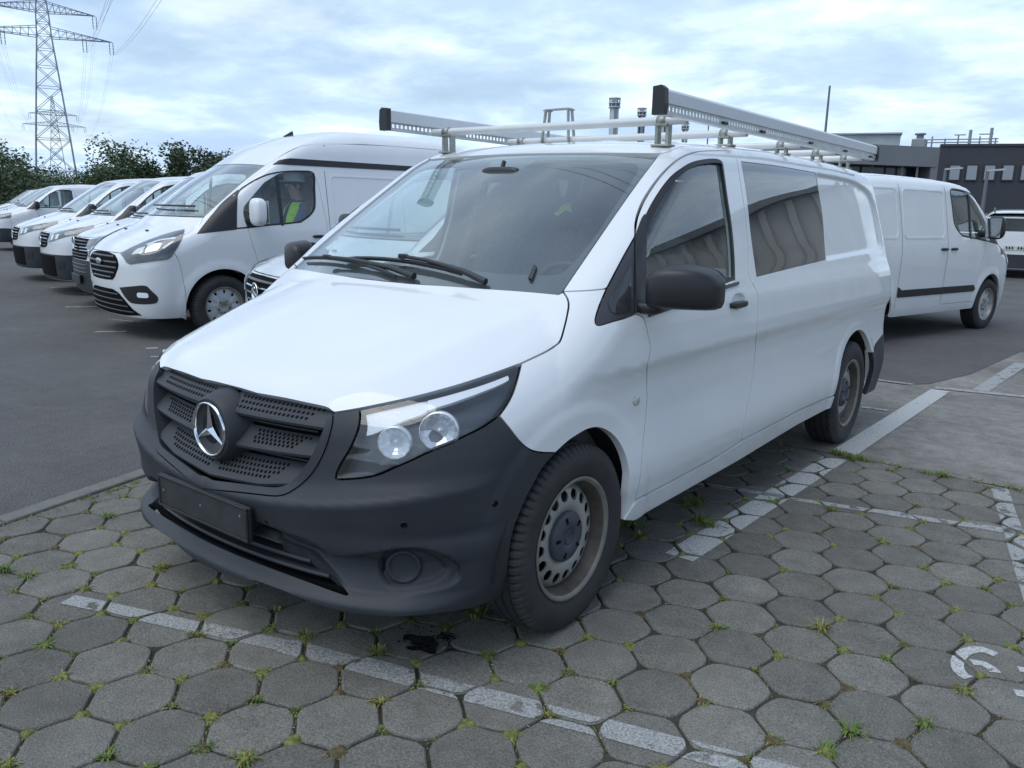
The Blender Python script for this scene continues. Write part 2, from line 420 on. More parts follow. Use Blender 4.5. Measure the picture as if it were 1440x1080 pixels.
def glass_mat(name, tint=(.55, .62, .60), f0=.05, rough=.01, dust=.04):
    """thin sheet glass: tinted see-through plus fresnel mirror"""
    m = bpy.data.materials.new(name); m.use_nodes = True; nt = m.node_tree; N = nt.nodes; L = nt.links
    for n in list(N): N.remove(n)
    out = N.new('ShaderNodeOutputMaterial'); tr = N.new('ShaderNodeBsdfTransparent'); tr.inputs[0].default_value = (*tint, 1)
    gl = N.new('ShaderNodeBsdfGlossy'); gl.inputs['Roughness'].default_value = rough; gl.inputs[0].default_value = (1, 1, 1, 1)
    fr = N.new('ShaderNodeFresnel'); ge = N.new('ShaderNodeNewGeometry'); io = N.new('ShaderNodeMath'); io.operation = 'MULTIPLY_ADD'; io.inputs[1].default_value = 1/1.52-1.52; io.inputs[2].default_value = 1.52; L.new(ge.outputs['Backfacing'], io.inputs[0]); L.new(io.outputs[0], fr.inputs[0])
    ad = N.new('ShaderNodeMath'); ad.operation = 'MULTIPLY_ADD'; ad.inputs[1].default_value = 1.6; ad.inputs[2].default_value = f0-.04; ad.use_clamp = True; L.new(fr.outputs[0], ad.inputs[0])
    mx = N.new('ShaderNodeMixShader'); L.new(ad.outputs[0], mx.inputs[0]); L.new(tr.outputs[0], mx.inputs[1]); L.new(gl.outputs[0], mx.inputs[2])
    # thin uneven outside dust; its pale tone also stands in for reflection
    df = N.new('ShaderNodeBsdfDiffuse'); df.inputs[0].default_value = (.62, .66, .66, 1)
    tc = N.new('ShaderNodeTexCoord'); no = N.new('ShaderNodeTexNoise'); no.inputs['Scale'].default_value = 3.0; no.inputs['Detail'].default_value = 6; L.new(tc.outputs['Object'], no.inputs['Vector'])
    mr = N.new('ShaderNodeMapRange'); mr.inputs[1].default_value = .3; mr.inputs[2].default_value = .75; mr.inputs[3].default_value = dust*.6; mr.inputs[4].default_value = dust*1.6; L.new(no.outputs[0], mr.inputs[0])
    m2 = N.new('ShaderNodeMixShader'); L.new(mr.outputs[0], m2.inputs[0]); L.new(mx.outputs[0], m2.inputs[1]); L.new(df.outputs[0], m2.inputs[2]); L.new(m2.outputs[0], out.inputs[0])
    MATS[name] = m; return m
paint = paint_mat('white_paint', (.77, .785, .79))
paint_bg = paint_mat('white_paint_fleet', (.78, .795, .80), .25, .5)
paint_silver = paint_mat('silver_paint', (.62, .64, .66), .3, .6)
plastic = mat('bumper_plastic', (.034, .038, .044), .52, spec=.35, noise=(6, .10, 6), bump=(900, .12, .0006))
plastic2 = mat('black_plastic', (.018, .018, .020), .42, bump=(700, .08, .0005))
dark = mat('dark_void', (.006, .006, .007), .9, spec=.1)
rubber = mat('tyre_rubber', (.030, .029, .030), .75, noise=(9, .25, 6), bump=(120, .15, .002))
rimm = mat('steel_rim', (.36, .36, .33), .42, .35, noise=(7, .2, 6))
rimrust = mat('steel_rim_dirty', (.085, .072, .058), .6, .2, noise=(18, .35, 6))
hubm = mat('hub_cap_plastic', (.055, .06, .075), .5)
chrome = mat('chrome', (.75, .76, .78), .08, 1.0)
alu = mat('aluminium', (.60, .62, .63), .36, .85, noise=(14, .08, 4))
alu_white = mat('white_coated_tube', (.62, .63, .62), .35, .1, noise=(11, .06, 5))
alu_side = mat('grey_anodised_profile', (.66, .68, .70), .42, .25)
steel = mat('galvanised_steel', (.36, .36, .33), .45, .7, noise=(25, .2, 5))
glass = glass_mat('window_glass', (.84, .92, .90), .05, dust=.02)
ws_glass = glass_mat('windscreen_glass', (.80, .90, .87), .10, dust=.045)
tint_glass = glass_mat('tinted_glass', (.16, .18, .18), .06)
lens = glass_mat('headlight_lens', (.90, .92, .93), .05, dust=.02)
frit = mat('ceramic_band', (.05, .05, .056), .30)
seal = mat('window_seal', (.012, .012, .013), .5)
cabin = mat('cabin_trim', (.12, .125, .13), .75, noise=(4, .2, 4))
fabric = mat('seat_fabric', (.085, .088, .095), .95, noise=(40, .3, 4), bump=(300, .3, .001))
under = mat('underbody', (.015, .015, .016), .8)
hivis = mat('hi_vis_yellow', (.55, .95, .05), .8)
lamp_bright = mat('lamp_bright', (.82, .84, .87), .16, .40)  # pale colour carries the brightness that chrome would reflect
lampwhite = mat('lamp_reflector_white', (.92, .94, .96), .3, 0.0)
# ------------------------------------------------------------------ ground materials
def ground_mat(name, col, var, speck, scale=1.0, rough=.85, bump=.6, stain=.3, objrand=0.0, speck_amt=.5, world=True):
    m = bpy.data.materials.new(name); m.use_nodes = True; nt = m.node_tree; N = nt.nodes; L = nt.links; b = N['Principled BSDF']; b.inputs['Roughness'].default_value = rough; b.inputs['Specular IOR Level'].default_value = .3
    geo = N.new('ShaderNodeNewGeometry'); pos = geo.outputs['Position']
    def noise(s_, d, r_=.6):
        n = N.new('ShaderNodeTexNoise'); n.inputs['Scale'].default_value = s_*scale; n.inputs['Detail'].default_value = d; n.inputs['Roughness'].default_value = r_; L.new(pos, n.inputs['Vector']); return n.outputs[0]
    def rng_(src, a, b_, c_, d_):
        r = N.new('ShaderNodeMapRange'); r.inputs[1].default_value = a; r.inputs[2].default_value = b_; r.inputs[3].default_value = c_; r.inputs[4].default_value = d_; L.new(src, r.inputs[0]); return r.outputs[0]
    def mul(a, b_):
        x = N.new('ShaderNodeMath'); x.operation = 'MULTIPLY'; L.new(a, x.inputs[0]); L.new(b_, x.inputs[1]); return x.outputs[0]
    f = mul(rng_(noise(.9, 6), .3, .7, 1-stain, 1+stain*.7), rng_(noise(9, 6, .7), .3, .7, 1-var, 1+var))
    f = mul(f, rng_(noise(speck, 3, .8), .25, .75, 1-speck_amt, 1+speck_amt))
    # pale grit
    vo = N.new('ShaderNodeTexVoronoi'); vo.inputs['Scale'].default_value = 95*scale; L.new(pos, vo.inputs['Vector'])
    gm = rng_(vo.outputs['Distance'], .10, .16, 1, 0); wn = N.new('ShaderNodeTexWhiteNoise'); L.new(vo.outputs['Position'], wn.inputs['Vector']); gm = mul(gm, rng_(wn.outputs['Value'], .90, .93, 0, 1))
    if objrand:
        oi = N.new('ShaderNodeObjectInfo'); f = mul(f, rng_(oi.outputs['Random'], 0, 1, 1-objrand, 1+objrand))
    sc = N.new('ShaderNodeVectorMath'); sc.operation = 'SCALE'; sc.inputs[0].default_value = col; L.new(f, sc.inputs['Scale'])
    mx = N.new('ShaderNodeMixRGB'); L.new(gm, mx.inputs[0]); L.new(sc.outputs[0], mx.inputs[1]); mx.inputs[2].default_value = (.42, .41, .38, 1); L.new(mx.outputs[0], b.inputs['Base Color'])
    bp = N.new('ShaderNodeBump'); bp.inputs['Strength'].default_value = bump; bp.inputs['Distance'].default_value = .004; L.new(noise(speck*.8, 4, .8), bp.inputs['Height']); L.new(bp.outputs[0], b.inputs['Normal'])
    MATS[name] = m; return m
paver_m = ground_mat('concrete_paver', (.170, .164, .144), .20, 170, stain=.24, objrand=.17, speck_amt=.75, bump=.9)
asphalt_m = ground_mat('asphalt', (.104, .101, .097), .14, 110, stain=.20, speck_amt=.95, bump=1.0)
concrete_m = ground_mat('old_concrete', (.215, .205, .185), .28, 120, stain=.40, speck_amt=.35)
soil_m = ground_mat('joint_soil', (.050, .047, .036), .4, 160, stain=.4, speck_amt=.6, bump=1.0)
kerb_m = ground_mat('kerb_concrete', (.20, .20, .185), .2, 150, stain=.3, speck_amt=.35, objrand=.1)
grass_far = ground_mat('far_grass', (.05, .075, .03), .3, 10, .3, stain=.3)
def line_mat(name, wear=.45, col=(.62, .63, .62)):
    """thick road paint: stippled surface, flaked away in patches"""
    m = bpy.data.materials.new(name); m.use_nodes = True; nt = m.node_tree; N = nt.nodes; L = nt.links; b = N['Principled BSDF']; out = N['Material Output']; b.inputs['Roughness'].default_value = .7
    geo = N.new('ShaderNodeNewGeometry'); pos = geo.outputs['Position']
    n1 = N.new('ShaderNodeTexNoise'); n1.inputs['Scale'].default_value = 130; n1.inputs['Detail'].default_value = 3; L.new(pos, n1.inputs['Vector'])
    n2 = N.new('ShaderNodeTexNoise'); n2.inputs['Scale'].default_value = 11; n2.inputs['Detail'].default_value = 7; n2.inputs['Roughness'].default_value = .7; L.new(pos, n2.inputs['Vector'])
    r = N.new('ShaderNodeMapRange'); r.inputs[1].default_value = .3; r.inputs[2].default_value = .7; r.inputs[3].default_value = .40; r.inputs[4].default_value = 1.1; L.new(n1.outputs[0], r.inputs[0])
    sc = N.new('ShaderNodeVectorMath'); sc.operation = 'SCALE'; sc.inputs[0].default_value = col; L.new(r.outputs[0], sc.inputs['Scale']); L.new(sc.outputs[0], b.inputs['Base Color'])
    bp = N.new('ShaderNodeBump'); bp.inputs['Strength'].default_value = .9; bp.inputs['Distance'].default_value = .004; L.new(n1.outputs[0], bp.inputs['Height']); L.new(bp.outputs[0], b.inputs['Normal'])
    a = N.new('ShaderNodeMapRange'); a.inputs[1].default_value = .32+wear*.25-.03; a.inputs[2].default_value = .32+wear*.25+.03; a.inputs[3].default_value = 0; a.inputs[4].default_value = 1; L.new(n2.outputs[0], a.inputs[0])
    tr = N.new('ShaderNodeBsdfTransparent'); mx = N.new('ShaderNodeMixShader'); L.new(a.outputs[0], mx.inputs[0]); L.new(tr.outputs[0], mx.inputs[1]); L.new(b.outputs[0], mx.inputs[2]); L.new(mx.outputs[0], out.inputs[0])
    MATS[name] = m; return m
line_worn = line_mat('worn_line_paint', .36, (.40, .41, .40)); line_new = line_mat('line_paint', .20, (.58, .59, .57)); line_faint = line_mat('faint_line_paint', .62, (.5, .5, .48))
# ------------------------------------------------------------------ sheets
def flat(name, poly, z, m, hole=None, h=None, **kw):
    if hole is None: V = np.array(poly, float); mb = MB(); mb.add([(x, y, z) for x, y in V], [tuple(range(len(V)))])
    else:
        V, F = cdt_fill(np.array(poly, float), [np.array(hole, float)], 1e6); mb = MB(); mb.add([(x, y, z) for x, y in V], [tuple(f) for f in F])
    return mb.build(name, [m], **kw)
KD = np.array([-.233, .972])                       # run of the kerb
def kerb_pt(t, s=0.0): return np.array([-1.655, -.92])+KD*t+np.array([KD[1], -KD[0]])*s
lot_edge = [tuple(kerb_pt(-6)), (7.5, -6.7), (7.5, 9.2), (2.0, 9.0), (1.30, 8.6), (1.12, 6.6), (.92, 5.75), (.75, 5.56), (-1.2, 5.50), tuple(kerb_pt(6.45))]
far = [(-260, -260), (260, -260), (260, 260), (-260, 260)]
flat('asphalt_yard', far, 0.0, asphalt_m, lot_edge, kind='structure')
flat('terrain', [(-3000, -3000), (3000, -3000), (3000, 3000), (-3000, 3000)], -.30, grass_far, [(-255, -255), (255, -255), (255, 255), (-255, 255)], kind='structure')
Y_END = 2.93
pav_poly = [tuple(kerb_pt(-6.1, -.05)), (7.6, -6.8), (7.6, Y_END+.4), tuple(kerb_pt(4.4, -.05))]
flat('joint_bed', pav_poly, -.0085, soil_m, kind='structure')
flat('concrete_bay', [tuple(kerb_pt(3.92, .05)), (7.6, Y_END-.06), (7.6, 9.4), (1.9, 9.3), (1.1, 8.6), (.9, 6.6), (.7, 5.9), (.5, 5.8), (-1.2, 5.70), tuple(kerb_pt(6.6, -.1))], -.004, concrete_m, kind='structure')
# kerb: a run of edging stones
kerb = empty('kerb', (0, 0, 0)); kerb['kind'] = 'structure'
ang = math.atan2(KD[1], KD[0])
mbk = MB(); mbk.box((0, 0, -.045), (.992, .10, .11), None, 0, .010); kme = mbk.mesh('kerb_stone', kerb_m)
for i in range(-6, 7):
    p = kerb_pt(i+.5, .05); o = link('kerb_stone', kme, None, kerb); o.location = (p[0], p[1], .002+rng.uniform(-.003, .003)); o.rotation_euler = (0, 0, ang+rng.uniform(-.006, .006))
# ------------------------------------------------------------------ hexagonal pavers
LA = .2415*np.array([math.cos(R(48.7)), math.sin(R(48.7))]); LB = .2415*np.array([math.cos(R(-11.3)), math.sin(R(-11.3))]); L0 = np.array([1.516, .019])
def circum(p, q):
    d = 2*(p[0]*q[1]-p[1]*q[0]); return np.array([(q[1]*(p@p)-p[1]*(q@q))/d, (p[0]*(q@q)-q[0]*(p@p))/d])
nb = [LA, LB, LB-LA, -LA, -LB, LA-LB]; nb = sorted(nb, key=lambda v: math.atan2(v[1], v[0]))
HEX = np.array([circum(nb[i], nb[(i+1) % 6]) for i in range(6)])
def paver_outline(seed, gap=.0085):
    r_ = random.Random(seed); P = offset(HEX, gap/2); out = []
    for i in range(6):
        a, b, c_ = P[i-1], P[i], P[(i+1) % 6]; k = .185+r_.uniform(-.04, .05)
        p1 = b+(a-b)*k; p2 = b+(c_-b)*k
        for t in (0, .5, 1):
            q = (1-t)**2*p1+2*t*(1-t)*(b*.55+(p1+p2)*.225)+t*t*p2; out.append(q+np.array([r_.uniform(-.0015, .0015), r_.uniform(-.0015, .0015)]))
        m_ = (p2+(P[(i+1) % 6]+(b-P[(i+1) % 6])*.15))/2; out.append(m_+np.array([r_.uniform(-.0012, .0012), r_.uniform(-.0012, .0012)]))
    return np.array(out)
PO = [paver_outline(k) for k in range(6)]; PM = []
for k in range(6):
    o_ = PO[k]; i_ = offset(o_, .007); n = len(o_); mb = MB()
    vs = [(x, y, -.05) for x, y in o_]+[(x, y, -.006) for x, y in o_]+[(x, y, -.0015) for x, y in offset(o_, .0025)]+[(x, y, 0) for x, y in i_]
    fs = [(r0*n+i, r0*n+(i+1) % n, (r0+1)*n+(i+1) % n, (r0+1)*n+i) for r0 in range(3) for i in range(n)]+[tuple(3*n+i for i in range(n))]
    mb.add(vs, fs, 0, True); me = mb.mesh('paver', paver_m); PM.append(me)
    for p in me.polygons: p.use_smooth = len(p.vertices) == 4
def clip(poly, q):
    """Sutherland-Hodgman: poly clipped to convex q (ccw)"""
    out = [np.asarray(p, float) for p in poly]
    for i in range(len(q)):
        a, b = np.asarray(q[i]), np.asarray(q[(i+1) % len(q)]); e = b-a; inp = out; out = []
        def sd_(p): return e[0]*(p[1]-a[1])-e[1]*(p[0]-a[0])
        for k in range(len(inp)):
            p, r_ = inp[k], inp[k-1]; sp, sr = sd_(p), sd_(r_)
            if (sp >= 0) != (sr >= 0): out.append(r_+(p-r_)*(sr/(sr-sp)))
            if sp >= 0: out.append(p)
        if len(out) < 3: return []
    return out
def ccw(q): q = np.asarray(q, float); b = np.roll(q, -1, 0); return q if np.sum(q[:, 0]*b[:, 1]-b[:, 0]*q[:, 1]) > 0 else q[::-1]
paving = empty('paving', (0, 0, 0)); paving['kind'] = 'structure'
PAV = []
def px_of(P):
    d = np.asarray(P, float)-CAM_POS; z = d@CF; return 720+FPX*(d@CR)/z, 540-FPX*(d@CU)/z, z
for i in range(-40, 41):
    for j in range(-40, 41):
        c_ = L0+LA*i+LB*j
        s_ = np.dot(c_-kerb_pt(0), np.array([KD[1], -KD[0]]))
        if s_ < .10+.13 or c_[1] > Y_END-.12 or c_[1] < -3.2 or c_[0] > 4.4: continue
        X_, Y_, Z_ = px_of((c_[0], c_[1], 0))
        vis = Z_ > .3 and -90 < X_ < 1530 and Y_ < 1190
        hid = (-.75 < c_[0] < .72 and .05 < c_[1] < 3.2) or (c_[0] < -.6 and c_[1] > .1)
        PAV.append((c_, vis and not hid, Z_, rng.randrange(6)))
vis_ = sorted([p for p in PAV if p[1]], key=lambda p: p[2])[:300]; vis_ids = {id(p) for p in vis_}
PLANES = []
rest = MB()
for p in PAV:
    c_, v_, z_, k = p; tx, ty, dz = rng.uniform(-.010, .010), rng.uniform(-.010, .010), rng.uniform(-.004, .002)
    PLANES.append((c_, tx, ty, dz, k))
    if id(p) in vis_ids:
        o = link('paver', PM[k], None, paving); o.location = (c_[0], c_[1], dz); o.rotation_euler = (ty, -tx, 0)
    else:
        me = PM[k]; rest.add([(v.co.x+c_[0], v.co.y+c_[1], v.co.z+dz+v.co.x*tx+v.co.y*ty) for v in me.vertices], [tuple(q.vertices) for q in me.polygons])
if rest.v: rest.build('paver_field', [paver_m], paving, kind='stuff')
# pavers sawn to fit along the kerb and the concrete
for i in range(-40, 41):
    for j in range(-40, 41):
        c_ = L0+LA*i+LB*j; s_ = np.dot(c_-kerb_pt(0), np.array([KD[1], -KD[0]]))
        if c_[1] < -3.2 or c_[0] > 4.4 or s_ < -.02 or c_[1] > Y_END+.06: continue
        if s_ >= .23 and c_[1] <= Y_END-.12: continue
        big = ccw([kerb_pt(-9, .112), kerb_pt(-9, .112)+np.array([20, 0]), (20, Y_END-.065), kerb_pt(3.9, .112)+np.array([0, -.02])])
        k = rng.randrange(6); q = clip(ccw(PO[k]+c_), big)
        if len(q) < 3: continue
        q = np.array(q); ar = .5*abs(np.sum(q[:, 0]*np.roll(q[:, 1], -1)-np.roll(q[:, 0], -1)*q[:, 1]))
        if ar < .004: continue
        X_, Y_, Z_ = px_of((c_[0], c_[1], 0)); hid = (-1.3 < c_[0] < .6 and c_[1] > 1.0) or (c_[0] < -.9 and c_[1] > .3)
        if hid or Z_ < .3: continue
        mb = MB(); inn = offset(q, .004); n = len(q); dz = rng.uniform(-.004, .001)
        mb.add([(x-c_[0], y-c_[1], -.03) for x, y in q]+[(x-c_[0], y-c_[1], -.004) for x, y in q]+[(x-c_[0], y-c_[1], 0) for x, y in inn], [(r0*n+m_, r0*n+(m_+1) % n, (r0+1)*n+(m_+1) % n, (r0+1)*n+m_) for r0 in range(2) for m_ in range(n)]+[tuple(2*n+m_ for m_ in range(n))])
        o = mb.build('cut_paver', [paver_m], paving); o.location = (c_[0], c_[1], dz)
# mortar line
mb = MB()
mb.add([(*kerb_pt(-6, .1), -.006), (*kerb_pt(-6, .118), -.006), (*kerb_pt(3.9, .118), -.006), (*kerb_pt(3.9, .1), -.006)], [(0, 1, 2, 3)])
mb.build('mortar_edge', [kerb_m], paving)
# ------------------------------------------------------------------ painted lines
def stripe(a, b, wd):
    a, b = np.asarray(a, float), np.asarray(b, float); t = (b-a)/np.linalg.norm(b-a); n = np.array([-t[1], t[0]])*wd/2; return [a-n, b-n, b+n, a+n]
def paint_on_pavers(name, polys, m, **kw):
    mb = MB()
    for c_, tx, ty, dz, k in PLANES:
        for q in polys:
            q = np.asarray(q)
            if np.min(np.abs(q.mean(0)-c_)) > 9: continue
            o_ = offset(PO[k], .004)+c_
            r_ = clip(ccw(q), ccw(o_))
            if len(r_) >= 3:
                # paint also runs a little down the arris
                mb.add([(p[0], p[1], dz+(p[0]-c_[0])*tx+(p[1]-c_[1])*ty+.0022) for p in r_], [tuple(range(len(r_)))])
    if mb.v: return mb.build(name, [m], kind='structure', **kw)
g2 = lambda x, y: gpt(x, y)[:2]
paint_on_pavers('painted_line', [stripe(g2(95, 842), g2(400, 908), .07), stripe(g2(400, 908), g2(1130, 1096), .09)], line_worn)
paint_on_pavers('painted_line', [stripe((.945, .80), (1.005, 2.93), .135)], line_new)
paint_on_pavers('painted_line', [stripe((.35, 1.70), (1.50, 1.985), .055), stripe((1.50, 1.985), (2.9, 2.34), .075)], line_worn)
paint_on_pavers('painted_line', [stripe((1.835, 3.0), (2.20, 1.35), .085), stripe((2.20, 1.35), (2.42, .35), .085)], line_worn)
def flat_line(a, b, wd, m, z=.0): 
    mb = MB(); q = stripe(a, b, wd); mb.add([(x, y, z) for x, y in q], [(0, 1, 2, 3)]); mb.build('painted_line', [m], kind='structure')
flat_line((1.005, 2.95), (1.06, 5.52), .15, line_new, .0005); flat_line((1.00, 5.60), (3.2, 6.08), .10, line_worn, .0022)
flat_line((1.33, 5.74), (1.42, 7.7), .13, line_worn, .0010); flat_line((.42, 5.585), (.82, 5.60), .06, line_worn, .004)
flat_line((.72, 4.35), (.92, 4.38), .05, line_faint, .0010); flat_line((1.50, 7.6), (1.58, 8.7), .13, line_worn, .001)
for px1, px2, w_ in (((133, 467), (178, 466.5), .07), ((92, 432), (140, 431.5), .07), ((70, 405), (100, 404.5), .07), ((205, 490.5), (222, 489.5), .07)):
    a, b = g2(*px1), g2(*px2); flat_line(a, b, .09, line_worn, .004)
for (px_, n_) in (((152, 450), 3), ((95, 412), 3), ((212, 502), 2)):         # worn bay numbers, little left of them
    c_ = g2(*px_)
    for k in range(n_): flat_line(c_+np.array([.16*k, .05*k]), c_+np.array([.16*k+.10, .05*k+.12]), .05, line_faint, .004)
# bay number 6 and the start of the next figure, laid on the pavers
def stroke(px_list, wd):
    q = cr([g2(*p) for p in px_list], .02) if len(px_list) > 2 else np.array([g2(*p) for p in px_list])
    t = np.gradient(q, axis=0); t /= np.linalg.norm(t, axis=1)[:, None]; n = np.stack([-t[:, 1], t[:, 0]], 1)*wd/2
    return [np.vstack([q-n, (q+n)[::-1]])]
paint_on_pavers('bay_number', stroke([(1401, 921), (1380, 913.5), (1358, 917), (1347, 929), (1347, 942), (1356, 952), (1362, 955)], .040)+stroke([(1366, 931.5), (1381, 933), (1394, 940), (1400, 946)], .036), line_new)
paint_on_pavers('bay_number', stroke([(1427, 974), (1455, 978)], .040)+stroke([(1432, 941), (1460, 946)], .034), line_new)
# ------------------------------------------------------------------ weeds in the joints, grit, oil
leaf_a = mat('weed_green', (.13, .20, .04), .7, noise=(30, .4, 2)); leaf_b = mat('weed_yellow', (.26, .24, .07), .7, noise=(30, .4, 2)); leaf_c = mat('weed_brown', (.16, .10, .045), .8)
weeds = MB()
def tuft(x, y, z, n, ln, green):
    for _ in range(n):
        a = rng.uniform(0, 6.283); r0 = rng.uniform(0, .026); l_ = ln*rng.uniform(.5, 1.2); lean = rng.uniform(.3, 1.3); w_ = rng.uniform(.0014, .0028)
        bx, by = x+r0*math.cos(a), y+r0*math.sin(a); d = Vector((math.cos(a), math.sin(a), 0)); s_ = Vector((-d.y, d.x, 0))*w_
        p0 = Vector((bx, by, z)); p1 = p0+d*l_*.35*lean+Vector((0, 0, l_*.55)); p2 = p0+d*l_*.9*lean+Vector((0, 0, l_*(.75-.3*lean)))
        mi = 0 if rng.random() < green else (1 if rng.random() < .75 else 2)
        weeds.add([p0-s_, p0+s_, p1+s_*.9, p1-s_*.9, p2], [(0, 1, 2, 3), (3, 2, 4)], mi)
mossb = MB()
def moss(x, y, r0):
    n = 9; ph = rng.uniform(0, 6); ring = [(x+r0*rng.uniform(.7, 1.25)*math.cos(2*math.pi*k/n), y+r0*rng.uniform(.7, 1.25)*math.sin(2*math.pi*k/n), -.009) for k in range(n)]; inn = [(x+(a-x)*.5, y+(b-y)*.5, rng.uniform(-.002, .005)) for a, b, _ in ring]
    mossb.add(ring+inn+[(x, y, .004)], [(k, (k+1) % n, n+(k+1) % n, n+k) for k in range(n)]+[(n+k, n+(k+1) % n, 2*n) for k in range(n)], rng.choice((0, 0, 1)))
verts_done = set()
for c_, tx, ty, dz, k in PLANES:
    X_, Y_, Z_ = px_of((c_[0], c_[1], 0))
    if Z_ < .3 or Z_ > 6.5 or not (-120 < X_ < 1560): continue
    under_van = (-.8 < c_[0] < .82 and -.55 < c_[1] < 4)
    for h_ in HEX:
        q = c_+h_; key = (round(q[0]*20), round(q[1]*20))
        if key in verts_done: continue
        verts_done.add(key)
        dens = .9 if q[0] < .9 else .62
        if under_van: dens *= .5
        if q[1] > 1.2: dens *= .6
        if rng.random() < dens:
            g_ = rng.choice([.25, .5, .8, .95]); tuft(q[0], q[1], -.012, rng.randint(40, 85) if Z_ < 3.4 else rng.randint(18, 40), rng.uniform(.014, .030)*(1.0 if rng.random() < .88 else 1.9), g_)
            if rng.random() < .8: moss(q[0], q[1], rng.uniform(.020, .036))
    # thin fringe along some joints
    for i in range(6):
        if rng.random() < .22 and Z_ < 4.5:
            a, b = c_+HEX[i], c_+HEX[(i+1) % 6]
            for t in np.linspace(.15, .85, 6): p = a+(b-a)*t; tuft(p[0], p[1], -.012, 4, .014, .6)
for (x_, y_) in ((.86, 1.25), (.99, 2.90), (1.12, 2.86), (.70, 1.45), (1.55, 2.85), (.60, 1.0)): 
    for _ in range(5): tuft(x_+rng.uniform(-.05, .05), y_+rng.uniform(-.03, .03), -.01, 30, .055, .85)
for k in range(150):                      # moss along kerb and concrete seam
    p = kerb_pt(rng.uniform(-1.5, 1.6), .105+rng.uniform(-.01, .05)); tuft(p[0], p[1], -.006, 10, .016, .7)
for k in range(120): tuft(rng.uniform(.9, 3.2), Y_END-.06+rng.uniform(-.05, .05), -.008, 10, .02, .7)
weeds.build("joint_weeds", [leaf_a, leaf_b, leaf_c], kind='stuff', label='small tufts of grass and moss growing in the paving joints', cat='weeds')
mossb.build('moss', [mat('moss_green', (.15, .165, .045), .95, noise=(60, .5, 4), bump=(200, 1.0, .004)), mat('moss_brown', (.10, .075, .04), .95, noise=(60, .5, 4), bump=(200, 1.0, .004))], kind='stuff', label='low pads of moss and litter where paving joints meet', cat='moss')
grit = MB()
for k in range(1500):
    c_, tx, ty, dz, kk = rng.choice(PLANES); X_, Y_, Z_ = px_of((c_[0], c_[1], 0))
    if Z_ < .3 or Z_ > 4.5: continue
    i = rng.randrange(6); a, b = c_+HEX[i], c_+HEX[(i+1) % 6]; p = a+(b-a)*rng.random()+np.array([rng.uniform(-.012, .012), rng.uniform(-.012, .012)]) if rng.random() < .8 else c_+np.array([rng.uniform(-.1, .1), rng.uniform(-.1, .1)])
    r_ = rng.uniform(.0012, .0036); z_ = -.004 if rng.random() < .8 else .002
    grit.add([(p[0]+r_, p[1], z_), (p[0]-r_*.6, p[1]+r_, z_), (p[0]-r_*.5, p[1]-r_*.9, z_), (p[0], p[1], z_+r_*1.2)], [(0, 1, 3), (1, 2, 3), (2, 0, 3)])
grit.build('grit', [mat('pale_grit', (.42, .42, .40), .8)], kind='stuff', label='pale grit scattered in the paving joints', cat='grit')
def blot(name, cx, cy, rx, ry, z, m, seed, n=40):
    r_ = random.Random(seed); ph = [r_.uniform(0, 6.28) for _ in range(5)]; am = [r_.uniform(.03, .14) for _ in range(5)]; pts = []
    for k in range(n):
        a = 2*math.pi*k/n; f = 1+sum(am[i]*math.sin((i+2)*a+ph[i]) for i in range(5)); pts.append((cx+rx*f*math.cos(a), cy+ry*f*math.sin(a), z))
    return pts
wet = line_mat('oil_wet', .30, (.012, .012, .013)); wet.node_tree.nodes['Principled BSDF'].inputs['Roughness'].default_value = .25
oil_poly = [[(p[0], p[1]) for p in blot('', *g2(592, 906), .070, .050, 0, None, 3)], [(p[0], p[1]) for p in blot('', *g2(628, 897), .035, .022, 0, None, 5)]]
mb = MB()
for c_, tx, ty, dz, k in PLANES:
    for q in oil_poly:
        pass
for q in oil_poly: mb.add([(p[0], p[1], .0040+.0004*oil_poly.index(q)) for p in q], [tuple(range(len(q)))])
for k in range(26):
    x_, y_ = g2(rng.uniform(560, 640), rng.uniform(880, 912)); r_ = rng.uniform(.002, .007); mb.add([(x_+r_*math.cos(a), y_+r_*.8*math.sin(a), .0045) for a in np.linspace(0, 6.28, 9)[:-1]], [tuple(range(8))])
mb.build('oil_stain', [wet], label='black oil stain on the paving under the crew van bumper', cat='stain')
# ------------------------------------------------------------------ the work van's skin (front axle at y=0, nose towards -y)
_roof = Spl([(.4, 1.62), (.84, 1.712), (1.1, 1.768), (1.5, 1.797), (2.0, 1.812), (2.8, 1.812), (3.5, 1.797), (4.1, 1.765)])
_bon = Spl([(-1.0, .62), (-.80, .812), (-.70, .895), (-.55, .965), (-.4, 1.022), (-.2, 1.092), (0, 1.158), (.2, 1.222), (.6, 1.35)])
_gz = Spl([(.14, .86), (.22, .905), (.30, .928), (.38, .941), (.44, .950), (.48, .951), (.54, .946), (.62, .936), (.72, .928), (.80, .929), (.86, .939), (.893, .953), (.907, .958), (.94, .958),
           (1.0, .953), (1.08, .945), (1.13, .930), (1.17, .915), (1.30, .884), (1.45, .848), (1.6, .812), (1.7, .785), (1.8, .75)])
_gz0 = Spl([(.14, .86), (.22, .905), (.30, .930), (.38, .944), (.46, .951), (.6, .953), (.8, .952), (.93, .950),
            (1.0, .948), (1.08, .940), (1.13, .928), (1.17, .915), (1.30, .884), (1.45, .848), (1.6, .812), (1.7, .785), (1.8, .75)])
_yf = Spl([(.16, -.74), (.215, -.808), (.240, -.838), (.256, -.840), (.268, -.832), (.30, -.800), (.345, -.795), (.385, -.800), (.41, -.818), (.46, -.832), (.505, -.841), (.524, -.8445), (.533, -.843), (.552, -.828), (.60, -.803), (.70, -.790), (.80, -.775), (.86, -.755), (.95, -.70), (1.1, -.55)])
